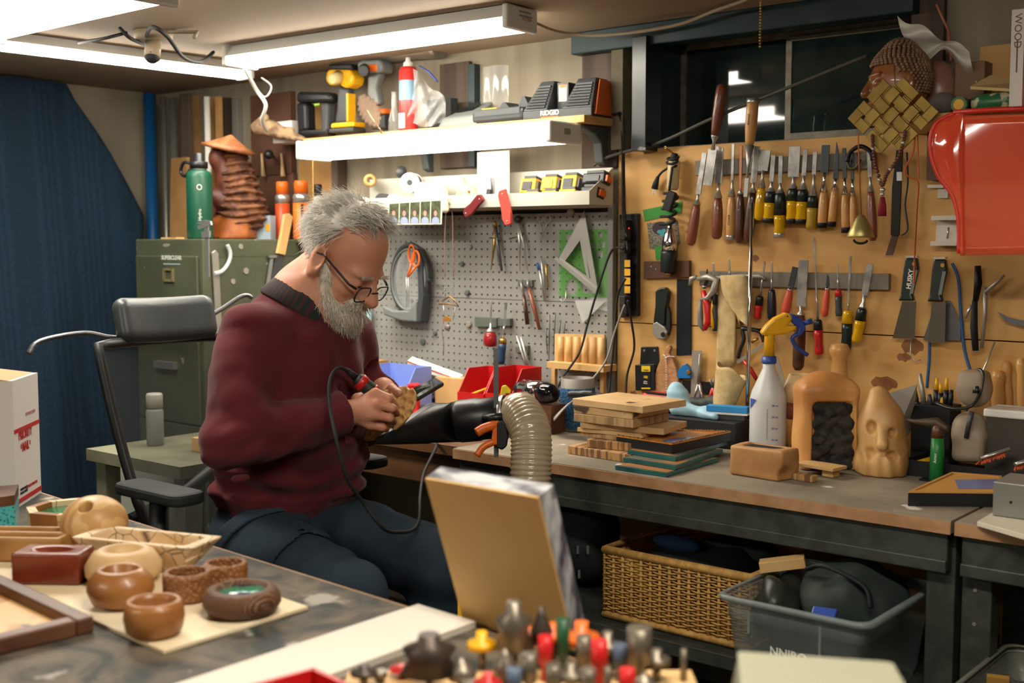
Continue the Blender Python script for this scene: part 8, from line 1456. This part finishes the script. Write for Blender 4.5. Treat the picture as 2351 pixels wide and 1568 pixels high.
def heap(name,label,cat,c,r,m,s=3,am=.012,fr=40):return single(name,label,cat,net(lambda P:sd_ell(P,(0,0,0),r)+am*vnoise(P,fr,s),[-q-.03 for q in r],[q+.03 for q in r],.007,TR(c)),m)
heap('folded_cloth','dark grey cloth heaped in the wicker basket','cloth',(-1.52,2.61,LZ+.135),(.15,.11,.055),M_clo);heap('folded_cloth','grey green cloth at the back of the wicker basket','cloth',(-1.47,2.68,LZ+.165),(.1,.07,.03),mat('grey green cloth','3a4644',.9),5);heap('folded_cloth','fold of bright navy cloth in the basket','cloth',(-1.57,2.55,LZ+.19),(.07,.02,.02),M_nav,4,.006)
def tub(label,x0,x1,y0,y1,z0,z1,m,name='storage_bin'):
    t=thing(name,label,'storage bin',((x0+x1)/2,(y0+y1)/2,z0),'clear storage bins');f=.03
    rg=lambda e,z:[(x,y,z)for x,y in[((x0+x1)/2+a,(y0+y1)/2+b)for a,b in rrect(x1-x0-2*e,y1-y0-2*e,.03)]]
    part(t,'bin_body',MB().rings([rg(f,z0),rg(f*.75,z0+.02),rg(.008,z1-.05),rg(.006,z1-.048),rg(.004,z1-.012)],cap=False).rings([rg(f,z0),rg(f*.9,z0-.0)],cap=True),m);part(t,'rim',MB().rings([rg(.002,z1-.012),rg(-.008,z1-.010),rg(-.009,z1-.002),rg(-.006,z1),rg(.003,z1)],cap=False),m,sol=.002);return t
M_bin=mat('cloudy clear plastic','8f9a98',.3,alpha=.5,spec=.6)
t=tub('long cloudy plastic storage bin right of the basket',-1.245,-.918,2.20,2.58,LZ+.0005,LZ+.203,M_bin);part(t,'lettering',textmb('NNIRO',.026,basis((-1.09,2.2125,LZ+.1),(1,0,0),(0,0,1),(0,-1,0)),bold=.0008),plast('pale lettering','c9ccc2',.6));part(t,'latch_rib',MB().bb((-1.18,2.2035,LZ+.13),(-1.175,2.2085,LZ+.18)),M_bin);part(t,'latch_rib',MB().bb((-1.02,2.2035,LZ+.1),(-1.015,2.2085,LZ+.18)),M_bin)
heap('tool_bag','bulky dark green tool bag in the cloudy bin','bag',(-1.04,2.42,LZ+.18),(.10,.12,.085),mat('dark green bag','28332f',.7,bump=.3,ns=40),6);heap('tool_tangle','tangle of dark tools at the left of the cloudy bin','tools',(-1.18,2.36,LZ+.15),(.05,.08,.06),mat('dark greasy metal','30342f',.4,.4),9,.018,70);single('wood_block','pale wood block resting on the tools in the cloudy bin','wood block',MB(TR((-1.2,2.40,LZ+.235),.4,.1,-.2)).box((0,0,0),(.10,.03,.024)),M_ww,bev=.001);single('blue_rag','small blue rag inside the cloudy bin','rag',MB(TR((-1.03,2.25,LZ+.19),.2,.5)).box((0,0,0),(.05,.03,.012)),M_blue,bev=.003);single('strap_handle','black strap handle of the bag in the bin','strap',MB().tube(catmull([(-1.12,2.36,LZ+.245),(-1.06,2.32,LZ+.27),(-.98,2.33,LZ+.24),(-.96,2.32,LZ+.2)],6),.01,8,flat=.5),M_rub)
t=tub('grey plastic bin at the lower right picture edge',-.752,-.40,2.20,2.55,.356,.465,mat('grey clear plastic','7a7d70',.35,alpha=.75));heap('parts_heap','loose metal parts in the grey bin','parts',(-.585,2.38,.435),(.12,.11,.03),mat('mixed metal bits','4d4a44',.4,.6,col2='8a8a88',ns=50),5,.02,80);single('wood_block','mustard wood block in the grey bin at lower right','wood block',MB(TR((-.70,2.31,.44),.3)).box((0,0,0),(.04,.02,.07)),mat('mustard wood','9a7430',.6))
p=onY(1335,1280,2.62);heap('backpack','black backpack with pale buckles beside the wicker basket','backpack',(p.x+.02,2.62,LZ+.15),(.085,.10,.13),mat('black nylon','14191a',.75,bump=.2,ns=90),2,.010);bpk=D.objects['backpack']
for x,y in((1327,1262),(1350,1262),(1330,1318)):q=onY(x,y,2.515);part(bpk,'buckle',MB().box(q,(.006,.004,.022)),M_steel)
heap('dark_bundle','dark brown bundle in the shadow behind the wicker basket','bundle',(-1.62,2.87,LZ+.12),(.14,.06,.12),mat('dark brown canvas','2a211b',.8),7);single('yellow_level','yellow level standing behind the tilted panel','level',MB().hexa([V((*(atD(1048,1440,2.25)).xy,0)),V((*(atD(1058,1440,2.25)).xy,0)),V((*(atD(1058,1440,2.29)).xy,0)),V((*(atD(1048,1440,2.29)).xy,0)),atD(1051,1340,2.25),atD(1061,1340,2.25),atD(1061,1340,2.29),atD(1051,1340,2.29)]),M_yel)
bpy.context.view_layer.update()
